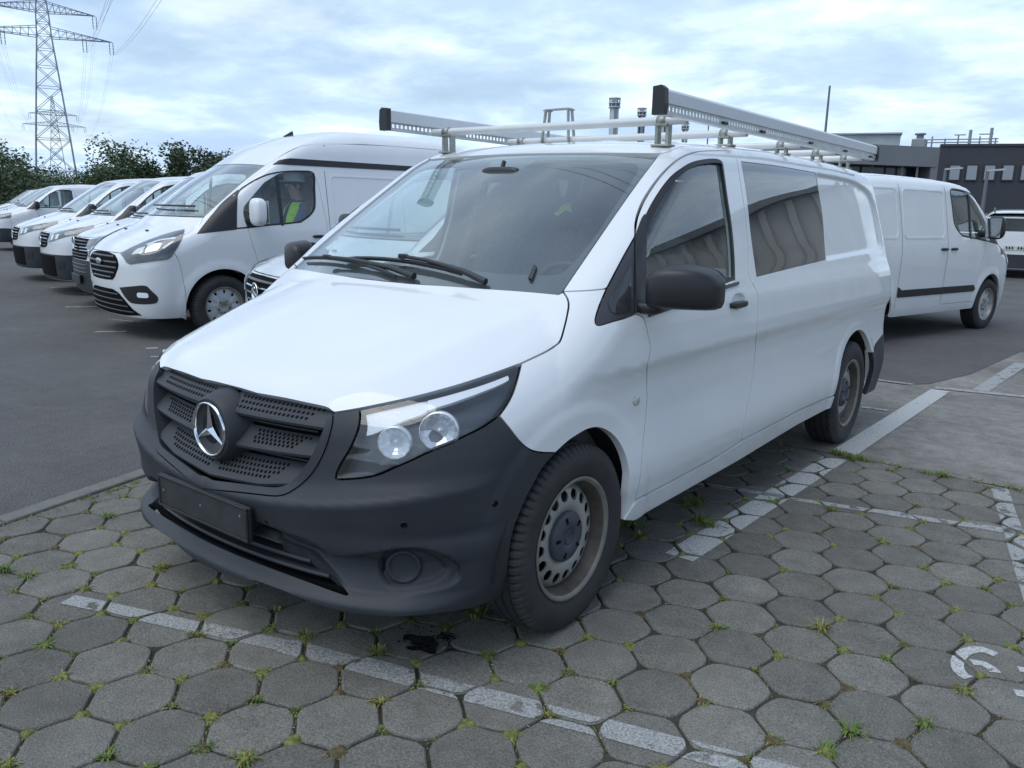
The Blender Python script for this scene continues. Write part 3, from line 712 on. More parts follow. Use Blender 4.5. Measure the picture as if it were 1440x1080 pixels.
def vito_G(y, z):
    fade = sstep(-.15, .35, y)
    g = _gz(z)*fade+_gz0(z)*(1-fade)
    g = g-.075*np.maximum(0, .45-y)**2-.03*np.maximum(0, y-3.3)**2*sstep(.6, 1.2, z)
    for yc in (0.0, 3.2):
        r = np.hypot(y-yc, z-.33); g = g+.007*sstep(.50, .45, r)*sstep(.2, .3, z)
    return g
def vito_F(x, z):
    x = np.minimum(x, 1.0); z = z-.135*x*x*sstep(.42, .50, z)*sstep(.76, .62, z); return _yf(z)+.20*x**2+.33*x**6
def vito_f(P):
    x = np.abs(P[:, 0]); y = P[:, 1]; z = P[:, 2]
    bon = _bon(y)-.10*x**2-.06*x**4
    xc = .50+.22*np.clip((y+.7)/.75, 0, 1.2)
    u = x-xc; bon = bon-.16*(.5*(u+np.sqrt(u*u+.022**2)))
    bon = np.where(y > .3, -1.0, bon)
    t = np.clip((y-.245*x*x)/.84, -.2, 1.2)
    ws = 1.172+.645*(y-.245*x*x)+.05*t*(1-t)
    roof = _roof(y)-.030*(x/.66)**2
    top = np.maximum(bon, smin(ws, roof, .045))
    f = smax(z-top, x-vito_G(y, z), .085+.07*sstep(1.0, .2, y)*sstep(1.35, 1.1, z)+.025*sstep(.9, 1.6, y))
    f = smax(f, vito_F(x, z)-y, .09)
    rear = 4.03-.10*np.maximum(z-1.05, 0)-.25*np.maximum(z-1.05, 0)**2
    f = smax(f, y-(rear-.06*x**2), .14)
    return smax(f, .19-z, .03)
vito = Body(vito_f)
# ------------------------------------------------------------------ shared vehicle pieces
_wheel_cache = {}
def wheel_meshes(Rt, wd, style):
    """meshes in wheel frame: axle along x, outside = +x"""
    key = (Rt, wd, style)
    if key in _wheel_cache: return _wheel_cache[key]
    rr = .218 if Rt < .34 else .222; hw = wd/2
    # tyre: shoulder blocks cut by cross grooves
    prof = [(rr-.012, hw*.74), (rr+.004, hw*.86), (rr+.03, hw*.97), (rr+.06, hw*1.0), (Rt-.036, hw*.97), (Rt-.016, hw*.88), (Rt-.004, hw*.78), (Rt-.001, hw*.70)]
    tread = []
    for k, u in enumerate((.62, .60, .52, .50, .26, .24, .16, .14, -.14, -.16, -.24, -.26, -.50, -.52, -.60, -.62)):
        tread.append((Rt-(.008 if k % 4 in (1, 2) else 0), hw*u))
    full = prof+tread+[(r, -h_) for r, h_ in reversed(prof)]
    n = 288; m = len(full); mb = MB(); vs = []
    for k in range(n):
        a = 2*math.pi*k/n; cut = (k % 4 == 0)
        for i, (r, h_) in enumerate(full):
            if cut and 5 <= i < m-5 and not (11 <= i <= m-12): r = r-.010
            vs.append((h_, r*math.cos(a), r*math.sin(a)))
    fs = [(k*m+i, ((k+1) % n)*m+i, ((k+1) % n)*m+i+1, k*m+i+1) for k in range(n) for i in range(m-1)]
    mb.add(vs, fs, 0, True)
    for q_ in range(len(fs)):
        if 5 <= q_ % (m-1) <= m-7: mb.sm[q_] = False
    tyre = mb.mesh('tyre', rubber)
    mb = MB()
    # rim well and flange
    mb.lathe([(rr-.004, hw*.80), (rr+.005, hw*.88), (rr+.003, hw*.92), (rr-.006, hw*.91), (rr-.014, hw*.82)], (0, 0, 0), n=64, mi=3)
    mb.lathe([(rr-.014, hw*.82), (rr-.020, hw*.70), (rr-.024, hw*.45), (rr-.030, hw*.30), (rr-.030, -hw*.7)], (0, 0, 0), n=64, mi=1)
    mb.lathe([(rr-.03, -hw*.7), (.0, -hw*.7)], (0, 0, 0), n=32, mi=2)
    mb.lathe([(rr-.03, -.02), (.03, -.03)], (0, 0, 0), n=32, mi=2)      # near-black ring, its colour standing in for shade behind the holes
    if style == 'steel':
        hole = [circle2(.150*math.cos(2*math.pi*k/16), .150*math.sin(2*math.pi*k/16), .0205, 14) for k in range(16)]
        V, F = cdt_fill(circle2(0, 0, rr-.028, 96), hole+[circle2(0, 0, .05, 24)], .012)
        pr = Spl([(.0, .046), (.09, .046), (.105, .054), (.120, .058), (.150, .053), (.175, .044), (.186, .026), (.21, .020)])
        X = pr(np.hypot(V[:, 0], V[:, 1]))
        mb.add([(x, a, b) for x, (a, b) in zip(X, V)], [tuple(f) for f in F], 0, True)
        for hc in hole:       # hole walls give the disc thickness
            cxy = hc; vv = []
            for a, b in cxy:
                x = float(pr(np.hypot(a, b))); vv += [(x, a, b), (x-.006, a, b)]
            nn = len(cxy); mb.add(vv, [(2*i, 2*((i+1) % nn), 2*((i+1) % nn)+1, 2*i+1) for i in range(nn)], 0, True)
    else:
        # trim cover: full disc with small slots round its edge
        hole = []
        for k in range(10):
            a0 = 2*math.pi*(k+.5)/10; l_ = []
            for t in np.linspace(0, 2*math.pi, 12, endpoint=False):
                r_ = .165+.020*math.sin(t); aa = a0+.085*math.cos(t); l_.append((r_*math.cos(aa), r_*math.sin(aa)))
            hole.append(np.array(l_))
        V, F = cdt_fill(circle2(0, 0, rr-.010, 80), hole, .018)
        rad = np.hypot(V[:, 0], V[:, 1]); X = .050+.018*np.cos(np.clip(rad/.2, 0, 1)*1.5)-.006*(np.abs(np.sin(5*np.arctan2(V[:, 1], V[:, 0])))**6)*(rad > .07)
        mb.add([(x, a, b) for x, (a, b) in zip(X, V)], [tuple(f) for f in F], 0, True)
    rim = mb.mesh('wheel', [rimm if style == 'steel' else mat('wheel_trim_silver', (.55, .57, .6), .35, .3), rimrust if style == 'steel' else rimm, dark, mat('rim_flange', (.20, .19, .165), .5, .3, noise=(10, .3, 5))])
    mb = MB()
    mb.lathe([(.092, .042), (.092, .060), (.086, .067), (.060, .072), (.030, .072), (.028, .068), (.0, .068)], (0, 0, 0), n=40)
    for k in range(5):
        a = 2*math.pi*k/5+.5; mb.box((.0715, .066*math.cos(a), .066*math.sin(a)), (.004, .022, .010), Matrix.Rotation(a, 3, 'X'), 1)
    mb.lathe([(.020, .069), (.024, .073), (.026, .069)], (0, 0, 0), n=24)
    cap = mb.mesh('hub_cap', [hubm if style == 'steel' else rimm, dark])
    _wheel_cache[key] = (tyre, rim, cap); return _wheel_cache[key]
def add_wheels(parent, track, wb, Rt, wd, style, steer=0.0):
    ty, ri, ca = wheel_meshes(Rt, wd, style)
    for y in (0, wb):
        for s in (1, -1):
            wo = link('wheel', ri, None, parent); wo.location = (s*track, y, Rt-.006)
            wo.rotation_euler = (rng.uniform(0, 6), 0, (0 if s > 0 else math.pi)+(steer if y == 0 else 0))
            link('tyre', ty, None, wo)
            link('hub_cap', ca, None, wo)
def superbox(c, size, p=4.0, n=20, rot=None, taper=None):
    """rounded superellipsoid lump as verts/faces"""
    vs = []; fs = []; m = n//2
    for i in range(m+1):
        v = -math.pi/2+math.pi*i/m
        for k in range(n):
            u_ = 2*math.pi*k/n
            def sp(w_, e): return math.copysign(abs(w_)**e, w_)
            e = 2/p; q = Vector((sp(math.cos(v), e)*sp(math.cos(u_), e)*size[0]/2, sp(math.cos(v), e)*sp(math.sin(u_), e)*size[1]/2, sp(math.sin(v), e)*size[2]/2))
            if taper: q = taper(q)
            if rot is not None: q = rot @ q
            vs.append((q.x+c[0], q.y+c[1], q.z+c[2]))
    for i in range(m):
        for k in range(n): fs.append((i*n+k, i*n+(k+1) % n, (i+1)*n+(k+1) % n, (i+1)*n+k))
    return vs, fs
def seat(parent, x, y, z0, wdt=.46, double=False):
    mb = MB()
    v, f = superbox((x, y, z0+.06), (wdt, .50, .16), 5); mb.add(v, f, 0, True)
    rot = Matrix.Rotation(R(-16), 3, 'X')
    v, f = superbox((x, y+.30, z0+.38), (wdt-.02, .15, .62), 4, rot=rot); mb.add(v, f, 0, True)
    for dx in ((-.22, .22) if double else (0,)):
        v, f = superbox((x+dx, y+.385, z0+.78), (.26, .10, .17), 3.2, rot=rot); mb.add(v, f, 0, True)
        for e in (-.06, .06): mb.tube([(x+dx+e, y+.36, z0+.62), (x+dx+e, y+.385, z0+.74)], .007, 6)
    return mb.build('seat', [fabric], parent)
def steering_wheel(parent, x, y, z):
    mb = MB(); n = 40; rot = Matrix.Rotation(R(-62), 3, 'X')
    ring = [Vector((.19*math.cos(2*math.pi*k/n), .19*math.sin(2*math.pi*k/n), 0)) for k in range(n+1)]
    mb.tube([rot @ p+Vector((x, y, z)) for p in ring], .016, 8, cap=False)
    v, f = superbox((x, y, z), (.17, .13, .05), 3, rot=rot); mb.add(v, f, 0, True)
    for a in (0, math.pi, -math.pi/2):
        mb.bar(rot @ Vector((.05*math.cos(a), .05*math.sin(a), 0))+Vector((x, y, z)), rot @ Vector((.185*math.cos(a), .185*math.sin(a), 0))+Vector((x, y, z)), .035, .015)
    return mb.build('steering_wheel', [plastic2], parent)
def disc_on(body, P, r, dep, name, mats, parent, ring=None, n=20, lift=.001):
    """small round fitting set on the skin at P, facing along the skin normal"""
    P = np.asarray(P, float); nrm = Vector(body.normal(P[None])[0]); q = nrm.to_track_quat('Z', 'Y').to_matrix()
    mb = MB()
    prof = [(r, -.01), (r, dep), (r*.9, dep+.0015), (r*.86, dep+.001), (r*.84, dep-.002), (0, dep-.002)] if ring is None else ring
    mb.lathe(prof, (0, 0, lift), 'z', n)
    if len(mats) > 1:
        for i in range(len(mb.f)):
            if i % (len(prof)-1) >= 3: mb.mi[i] = 1
    mb.v = [tuple(q @ Vector(v)+Vector(P)) for v in mb.v]
    return mb.build(name, mats, parent)

# ------------------------------------------------------------------ the work van
def build_vito(van, paintm, full=True):
    B = vito
    def L(*pts, step=3.0): return B.px(cr(pts, step))
    def X(c_): return np.asarray(c_)[::-1]
    def pt3(x, z, proj=FRONT): return FRONT.to3(np.array([[x, z]]), B)
    CY = Cyl(0, .15)
    def crease(y0, y1): return [np.array([(y, z) for y in np.arange(y0, y1, .03)]) for z in (.862, .885, .902, .925)]
    # -- traced seams (left side; the right side is its mirror image)
    bon_front = np.vstack([pt3(0, .851), L((360, 554), (400, 561), (430, 567.5), (450, 571.7), (462, 575.5), (468, 581.3))])
    c2a = L((468, 581.3), (486, 578.5), (505, 575)); c2b = L((505, 575), (566.7, 561.7), (600, 553.5), (640, 542.5), (666.7, 534.2), (700, 523), (733, 511))
    bon_fend = L((733, 511), (766.7, 495), (780, 486.7), (787.5, 479.5), (793.5, 460), (798, 440), (799.5, 427), (797, 418), (791.3, 410))
    bon_rear = np.vstack([B.cast(np.array([[x, y_, 3.0] for x, y_ in ((.745, .118), (.6, .076), (.45, .038), (.3, .010), (.15, -.010), (0, -.016))]), np.array([[0, 0, -1.0]]*6), 0, 3)])
    bon_rear[:, 2] = np.minimum(bon_rear[:, 2], 1.17)
    bonnet_loop = mirror_loop(resample(np.vstack([bon_front, c2a, c2b, bon_fend, cr(bon_rear, .03)]), .012))
    panel('bonnet', B, paintm, bonnet_loop, TOP, van, h=.035, gap=.003, depth=.025)
    # -- windscreen: bottom edge tucked just under the bonnet line
    ws_side = L((791.3, 409), (806, 387), (820, 366.7), (843, 333), (865.8, 300), (897, 256), (927, 216.5))
    wb_ = np.array([(x, .235*x*x-.012) for x in np.linspace(0, ws_side[0][0]-.004, 14)])
    ws_bot = TOP.to3(wb_, B); top_pts = np.array([(x, ws_side[-1][1]-.22*(.665**2-x*x)) for x in np.linspace(ws_side[-1][0]-.02, 0, 14)])
    ws_top = TOP.to3(top_pts, B)
    ws_half = np.vstack([ws_bot, ws_side[1:], ws_top])
    ws_loop = mirror_loop(ws_half); WSD = Planar((0, -.55, .84))
    wsc = panel('windscreen', B, ws_glass, resample(ws_loop, .02, True), WSD, van, h=.035, gap=.004, depth=.005, off=-.006)
    fr_in = L((700, 379.5), (740, 381), (777, 382), (788, 379), (800, 369), (836.7, 325), (853, 300), (880, 260), (896, 234), (893, 228), (880, 224.5), (843, 222))
    fr_half = np.vstack([[TOP.to3(np.array([[0, fr_in[0][1]-.06]]), B)[0]], fr_in, [TOP.to3(np.array([[0, fr_in[-1][1]-.05]]), B)[0]]])
    panel('ceramic_band', B, frit, resample(ws_loop, .02, True), WSD, wsc, holes=[resample(mirror_loop(fr_half), .02, True)], h=.06, gap=.006, depth=0, off=-.013)
    stk = B.px([(456, 346), (470, 337), (474, 340), (460, 350)]); panel('windscreen_sticker', B, mat('sticker_pale', (.55, .66, .62), .6), stk, WSD, wsc, h=.05, gap=0, depth=0, off=-.009)
    clp = B.px([(743, 392), (751, 374), (755, 376), (748, 394)]); panel('windscreen_clip', B, plastic2, clp, WSD, wsc, h=.05, gap=0, depth=.012, off=.006)
    # sensor and mirror mount panel behind the top of the glass
    sp_ = np.array([(-.13, .815), (.13, .815), (.125, .77), (.10, .71), (.05, .685), (-.05, .685), (-.10, .71), (-.125, .77)])
    panel('sensor_cover', B, frit, TOP.to3(sp_, B), WSD, wsc, h=.03, gap=0, depth=.02, off=-.012)
    # -- front wing
    seam_a = L((791.3, 410), (806, 409.5), (830, 408.3), (853, 406))
    tri_f = L((853, 406), (846, 422), (841.7, 433), (838, 445), (837, 453), (839, 457), (844, 457.3), (861.7, 452), (880, 447), (894, 441.5))
    door_f1 = L((894, 441.5), (901, 444), (906, 449), (910.7, 468), (914.6, 488), (913.6, 500), (910.5, 512), (909.4, 538.5), (910, 557), (908.6, 580), (904, 626.7), (900.8, 668), (893.3, 703.3))
    wing_b = L((893.3, 703.3), (889, 716), (874.5, 732.5))
    arch = L((874.5, 732.5), (880, 706.7), (883.7, 676.7), (884, 663), (880, 643), (873, 626.7), (865, 615), (853, 605.5), (840, 601.7), (828, 603.5), (816.7, 609), (800, 620), (781, 637))
    bump_fend = L((781, 637), (760, 636.3), (746.7, 633), (733, 623), (716.7, 602.5), (702.5, 585))
    hl_out = L((702.5, 585), (715, 566.7), (723, 550), (730, 525), (733, 511))
    wing_loop = join(bon_fend, seam_a, tri_f, door_f1, wing_b, arch, bump_fend, hl_out)
    panel('front_wing', B, paintm, wing_loop, Planar((1, -.35, .42)), van, h=.02, gap=.003, depth=.03, mirror=True)
    # -- A pillar and roof rail
    ditch = [(.690, .955), (.70, 1.02), (.703, 1.10), (.706, 1.25), (.708, 1.50)]
    d3 = TOP.to3(np.array(ditch), B)
    gap_top = L((1029, 212), (1010, 211.7), (990, 212.3), (976.7, 214), (960, 220), (943, 231.7), (923, 253), (905, 280), (896.5, 300), (893.3, 315), (893, 332))
    pil_f = L((893, 332), (875, 364), (853, 406))
    b_top = gap_top[0]
    dEnd = TOP.to3(np.array([[.708, b_top[1]]]), B)[0]
    ditch3 = np.vstack([d3[:4], [dEnd]]) if b_top[1] > 1.25 else np.vstack([d3[:3], [dEnd]])
    pil_loop = join(X(seam_a)[-1:], ws_side, ditch3, SIDE.to3(np.linspace(SIDE.to2(dEnd[None])[0], SIDE.to2(b_top[None])[0], 5)[1:-1], B), gap_top, pil_f, X(seam_a))
    panel('a_pillar', B, paintm, resample(pil_loop, .015, True), Planar((1, -.35, .75)), van, h=.03, gap=.003, depth=.03, mirror=True)
    # -- quarter light ahead of the door
    tri_loop = join(pil_f, tri_f, L((894, 441.5), (893.4, 385), (893, 332)))
    panel('quarter_window', B, frit, tri_loop, SIDE, van, h=.03, gap=.002, depth=.012, off=-.004, mirror=True)
    tg = join(L((888, 372), (866, 406), (857, 420), (856.5, 429), (862, 439), (870, 441)), L((870, 441), (888, 436)), L((888, 436), (888, 372)))
    panel('quarter_glass', B, tint_glass, tg, SIDE, van, h=.04, gap=0, depth=0, off=-.0015, mirror=True)
    # -- front door
    b_seam = L((1029, 212), (1035, 221), (1040, 250), (1048, 300), (1050.8, 333), (1053, 385), (1056, 395), (1062, 405), (1065.8, 416), (1065.8, 430), (1063.5, 470), (1060, 515), (1053, 560), (1047.5, 588), (1042, 620))
    door_bot = L((1042, 620), (1006.7, 642.5), (946.7, 675), (893.3, 703.3))
    door_fr = L((894, 441.5), (893.4, 385), (893, 332))
    door_loop = join(b_seam, door_bot, X(door_f1), door_fr, X(gap_top))
    win = join(L((900, 440), (901, 380), (903, 322), (911, 300), (923, 278), (936.7, 258), (948, 245.5), (960, 236.7), (970, 230.5), (982, 226.5), (1000, 224), (1010, 224.6), (1015.5, 228), (1017.5, 238), (1023, 278), (1029, 318.7), (1032.5, 360), (1033.5, 393)), L((1033.5, 393), (980, 412), (940, 427), (900, 440)))
    hp = B.px([(1039, 427)])[0]; hc = np.array([hp[1]+.012, hp[2]+.006])
    BH = Body(lambda P: vito_f(P)+.020*sstep(1.0, .55, np.hypot((P[:, 1]-hc[0])/.088, (P[:, 2]-hc[1])/.042)))
    ell = [circle2(hc[0], hc[1], .088*k, 40, .042*k) for k in (1.0, .8, .55)]
    dl, dr = panel('front_door', BH, paintm, door_loop, SIDE, van, holes=[win], feats=ell+crease(.46, 1.42), h=.032, gap=.003, depth=.03, mirror=True)
    wi = offset(SIDE.to2(win), .014)
    seals = panel('window_seal', B, seal, win, SIDE, van, holes=[wi], h=.05, gap=-.001, depth=.012, off=.001, mirror=True)
    dglass = panel('door_window', B, glass, offset(SIDE.to2(win), .008), SIDE, van, h=.022, gap=0, depth=.004, off=-.012, mirror=True)
    for s_, d_ in zip(seals, (dl, dr)): s_.parent = d_
    for s_, d_ in zip(dglass, (dl, dr)): s_.parent = d_
    # black post carrying the mirror, belt moulding
    post = join(L((894, 441), (893.4, 385), (893, 332), (897, 318), (904, 303), (910.5, 300.5)), L((910.5, 300.5), (909, 330), (908, 400), (912, 437)), L((912, 437), (894, 441)))
    for o_, d_ in zip(panel('mirror_post', B, plastic2, post, SIDE, van, h=.03, gap=.001, depth=.015, off=.004, mirror=True), (dl, dr)): o_.parent = d_
    belt = join(L((912, 440.5), (960, 423), (1000, 408.5), (1020, 401), (1037.5, 396.2)), L((1037.5, 396.2), (1038, 400.5), (1022, 406), (960, 429.5), (912, 446)))
    for o_, d_ in zip(panel('belt_moulding', B, plastic2, belt, SIDE, van, h=.03, gap=0, depth=.012, off=.006, mirror=True), (dl, dr)): o_.parent = d_
    # -- rear side: one long panel behind the door seam
    sill_r = B.px([(1161.5, 560.6)])[0]; bs = SIDE.to2(b_seam); pb = SIDE.to2(door_bot)[0]
    zs = SIDE.to2(sill_r[None])[0]
    arcR = np.array([(3.2+.408*math.cos(a), .335+.408*math.sin(a)) for a in np.linspace(R(176), R(22), 40)])
    arcR[0] = (arcR[0][0], zs[1])
    backy = 3.93
    rb = [(3.60, .56), (3.66, .60), (3.80, .635), (backy, .665)]
    top2 = SIDE.to2(TOP.to3(np.array([(.700, 3.75), (.706, 3.3), (.708, 2.6), (.708, 2.0), (.708, b_top[1]+.004)]), B))
    side_loop = np.vstack([bs, [pb], resample(np.array([pb, (2.2, pb[1]+.008), arcR[0]]), .03)[1:-1], arcR, rb, [(backy+.005, 1.0), (backy-.02, 1.3), (backy-.09, 1.55), (3.80, 1.70)], top2])
    side_loop = resample(side_loop, .02, True)
    swin = join(L((1042.5, 227.5), (1094, 234), (1147.5, 243.5)), L((1147.5, 243.5), (1153, 275), (1157.5, 305), (1161.7, 364.5)), L((1161.7, 364.5), (1110, 377), (1064, 388.5)), L((1064, 388.5), (1056, 329.6), (1050.6, 279.6), (1042.5, 227.5)))
    rpan = join(L((1149, 244), (1181, 250), (1200, 255), (1212, 261.5), (1222, 270), (1229, 285), (1234, 305), (1239.5, 335), (1241, 345), (1238, 350), (1229, 353)), L((1229, 353), (1200, 358.5), (1163, 365.5)), L((1163, 365.5), (1158, 305), (1149, 244)))
    rp2 = SIDE.to2(rpan)
    rgrid = GridFn(lambda q: 0.018*sstep(-.012, .022, poly_dist(resample(rp2, .02, True), q)), 2.3, 4.1, 1.1, 1.8, .004)
    BR = Body(lambda P: vito_f(P)+rgrid(SIDE.to2(P)))
    swo = SIDE.to2(swin)
    sl_, sr_ = panel('side_panel', BR, paintm, side_loop, SIDE, van, holes=[swo], h=.030, gap=.003, depth=.03, mirror=True, feats=[resample(offset(resample(rp2, .02, True), k_), .02, True) for k_ in (-.012, .0, .011, .022)]+crease(1.6, 3.9))
    gl2 = panel('side_window', B, tint_glass, offset(swo, -.002), SIDE, van, h=.03, gap=0, depth=.006, off=-.003, mirror=True)
    swi = np.array([SIDE.to2(B.px([p]))[0] for p in ((1055, 241), (1136, 252.5), (1150.5, 351.5), (1071.5, 372.5))])
    fb = panel('ceramic_band', B, frit, swo, SIDE, van, holes=[resample(swi, .03, True)], h=.06, gap=.003, depth=0, off=-.010, mirror=True)
    for a, b, c_ in zip(gl2, fb, (sl_, sr_)): a.parent = c_; b.parent = a
    # rear bumper corner and skirt
    rbl = np.vstack([[(3.2+.408*math.cos(a), .335+.408*math.sin(a)) for a in np.linspace(R(34), R(-12), 14)], [(3.62, .25), (3.8, .245), (3.96, .26), (3.98, .45), (3.965, .66)], rb[::-1][1:]])
    panel('rear_bumper', B, plastic, resample(np.array(rbl), .02, True), SIDE, van, h=.04, gap=.002, depth=.03, off=.004, mirror=True)
    # sill rail
    sill = np.vstack([[(SIDE.to2(wing_b)[-1])+np.array([.006, .004])], SIDE.to2(X(door_bot))+np.array([.0, -.004]), [(2.2, pb[1]+.004), arcR[0]+np.array([-.004, -.004])], [(arcR[0][0]-.02, arcR[0][1]-.075), (2.2, pb[1]-.078), (1.4, .292), (.9, .288), (.40, .284)]])
    panel('sill', B, paintm, resample(sill, .02, True), SIDE, van, h=.03, gap=.001, depth=.05, off=.006, mirror=True)
    # -- roof
    rd = TOP.to3(np.array([(.690, .955), (.70, 1.02), (.703, 1.10), (.706, 1.25), (.708, 2.0), (.708, 2.6), (.706, 3.3), (.700, 3.75), (.60, 3.80), (.3, 3.83), (0, 3.835)]), B)
    roof_loop = mirror_loop(resample(np.vstack([[ws_top[-1]+np.array([0, .006, .0])], ws_top[::-1]+np.array([0, .006, 0]), ws_side[-1:]+np.array([0, .006, 0]), rd]), .03))
    def ribs(P): return .007*sum(sstep(.035, .012, np.abs(np.abs(P[:, 0])-c_)) for c_ in (.14, .42))*sstep(1.25, 1.4, P[:, 1])*sstep(3.65, 3.5, P[:, 1])
    panel('roof', B, paintm, roof_loop, TOP, van, h=.045, gap=.002, depth=.03, bumpf=ribs)
    # -- rear doors
    rdo = np.vstack([rrect(.006, .80, .40, 1.72, .10)])
    rwin = rrect(.10, .70, 1.16, 1.60, .06)
    rdl = panel('rear_door', B, paintm, np.array([(-x, z) for x, z in rdo]), BACK, van, holes=[np.array([(-x, z) for x, z in rwin])], h=.08, gap=.003, depth=.03, mirror=True)
    for a, b in zip(panel('rear_window', B, tint_glass, np.array([(-x, z) for x, z in rwin]), BACK, van, h=.1, gap=0, depth=.005, off=-.004, mirror=True), rdl): a.parent = b
    # -- headlights
    hl_bot = L((702.5, 585), (680, 600.8), (650, 615.8), (634, 624), (600, 638), (580, 647.5), (556.7, 657.5), (535, 667), (517.8, 671.5), (495, 674), (472, 675))
    hl_in = L((472, 675), (471, 670), (478, 653), (491.7, 630), (501.7, 606.7), (505, 593), (505.5, 584), (505, 575))
    hl_loop = join(c2b, X(hl_out), hl_bot, hl_in)
    HD = Planar((.62, -1, .28))
    lens_ = panel('headlight', B, lens, hl_loop, HD, van, h=.03, gap=.004, depth=.004, off=-.004, mirror=True)
    hp2 = HD.to2(hl_loop)
    pan = panel('headlight_housing', B, mat('lamp_housing', (.10, .105, .115), .35, .2), offset(hp2, .006), HD, van, h=.03, gap=0, depth=-.05, off=-.055, mirror=True)
    # pale light-guide along the top, grey bezel beneath
    drl = join(L((512, 580), (560, 568), (600, 558.5), (601, 560)), L((601, 560), (600, 574), (560, 591), (520, 610), (512, 612)), L((512, 612), (514, 596), (512, 580)))
    drl2 = join(L((601, 559), (640, 549), (680, 537.5), (716, 524.5)), L((716, 524.5), (717, 531), (680, 547), (640, 561), (602, 573)), L((602, 573), (601, 559)))
    ind = panel('indicator_strip', B, mat('lamp_ribbed_silver', (.85, .88, .9), .3, .0, bump=(260, .8, .004)), drl, HD, van, h=.02, gap=0, depth=.012, off=-.018, mirror=True)
    dr2 = panel('daylight_strip', B, lampwhite, drl2, HD, van, h=.02, gap=0, depth=.012, off=-.014, mirror=True)
    for k in range(2):
        for o_ in (pan[k], ind[k], dr2[k]): o_.parent = lens_[k]
    for (px_, r_, nm) in (((552, 620), .047, 'high_beam_reflector'), ((622, 599), .057, 'low_beam_reflector')):
        P0 = B.px([px_])[0]; n0 = np.array([.55, -.83, .05]); n0 /= np.linalg.norm(n0); P0 = P0-B.normal(P0[None])[0]*.052
        for k, sx in enumerate((1, -1)):
            q = Vector((n0[0]*sx, n0[1], n0[2])).to_track_quat('Z', 'Y').to_matrix(); mb = MB()
            mb.lathe([(r_*.16, .001), (r_*.42, .002), (r_*.60, .009), (r_*.82, .019), (r_, .031)], (0, 0, 0), 'z', 14, smooth=False)
            mb.lathe([(r_, .031), (r_+.003, .031), (r_+.003, -.0)], (0, 0, 0), 'z', 28)
            mb.lathe([(0, .012), (r_*.14, .010), (r_*.18, .0)], (0, 0, 0), 'z', 12)
            mb.v = [tuple(q @ Vector(v)+Vector((P0[0]*sx, P0[1], P0[2]))) for v in mb.v]
            mb.build(nm, [lamp_bright], lens_[k])
    # -- bumper
    grille_edge = np.vstack([pt3(0, .522), L((330, 691.7), (365, 695.5), (388, 697.5), (402, 695), (413, 689), (424, 681), (437, 668), (449, 650), (459, 628), (466, 604), (468.5, 590), (468, 581.3))])
    arch_f = L((781, 637), (763, 658), (750, 681), (740, 700), (730, 723), (723, 742), (718, 765), (714.5, 795), (713, 823))
    bot = L((713, 823), (703, 838), (680, 849.5), (655, 856.5), (620, 862), (585, 866), (550, 867), (515, 865), (480, 860), (440, 848), (400, 832), (360, 817))
    bump_half = np.vstack([grille_edge, c2a[1:], X(hl_in)[1:], X(hl_bot)[1:], X(bump_fend)[1:], arch_f[1:], bot[1:], pt3(0, .222)])
    in_half = np.vstack([pt3(0, .300), pt3(.2, .300), L((400, 805.5), (440, 820), (470, 831), (490, 837.5)), L((490, 836.5), (475, 817), (455, 798), (433, 780), (415, 772.5), (400, 767)), pt3(.2, .405), pt3(0, .408)])
    rec = join(L((350, 731), (375, 740), (400, 750), (433, 762), (455, 775), (470, 785)), L((470, 785), (500, 782.5), (533, 778), (560, 773), (583, 771.7), (600, 774), (617, 779), (635, 787), (648, 797)), L((648, 797), (648, 812), (638, 822), (617, 830), (585, 837), (550, 840.5), (515, 840.5), (495, 838.5)), L((495, 838.5), (475, 817), (455, 798), (433, 780), (400, 767), (350, 746)), L((350, 746), (350, 731)))
    rec2 = CY.to2(rec); fog_c = B.px([(564, 806)])[0]; fc2 = CY.to2(fog_c[None])[0]
    fogp = join(L((528, 800), (535, 785), (550, 779), (575, 778), (600, 782), (622, 792), (634, 803)), L((634, 803), (628, 815), (605, 826), (570, 831), (545, 827), (532, 815), (528, 800)))
    fog2 = CY.to2(fogp)
    rr_, ff_ = resample(rec2, .008, True), resample(fog2, .008, True)
    bg_ = GridFn(lambda q: 0.050*sstep(-.004, .012, poly_dist(rr_, q))*np.clip((q[:, 1]-.283)/.15, 0, 1)**.8+.022*sstep(-.003, .018, poly_dist(ff_, q)), .2, 1.3, .18, .62, .002)
    def f_bump(P):
        q = CY.to2(P); q[:, 0] = np.abs(q[:, 0]); return vito_f(P)+bg_(q)
    BB = Body(f_bump)
    feats = [rr_, resample(offset(rr_, -.004), .008, True), resample(offset(rr_, .006), .008, True), resample(offset(rr_, .012), .008, True), ff_, resample(offset(ff_, .009), .008, True), resample(offset(ff_, .018), .010, True)]
    feats = [np.vstack([f_, f_[:1]]) for f_ in feats]; feats += [f_*np.array([-1, 1]) for f_ in feats]
    feats += [np.array([(x, z) for x in np.arange(-.95, .951, .02)]) for z in (.236, .246, .256, .266)]
    bumper = panel('front_bumper', BB, plastic, resample(mirror_loop(bump_half), .012, True), CY, van, holes=[resample(mirror_loop(in_half), .012, True)], h=.011, gap=.0018, depth=.035, feats=feats)
    # lower grille: dark backing and two slats
    ib = np.array([(x, z) for x, z in rrect(-.62, .62, .25, .44, .02)])
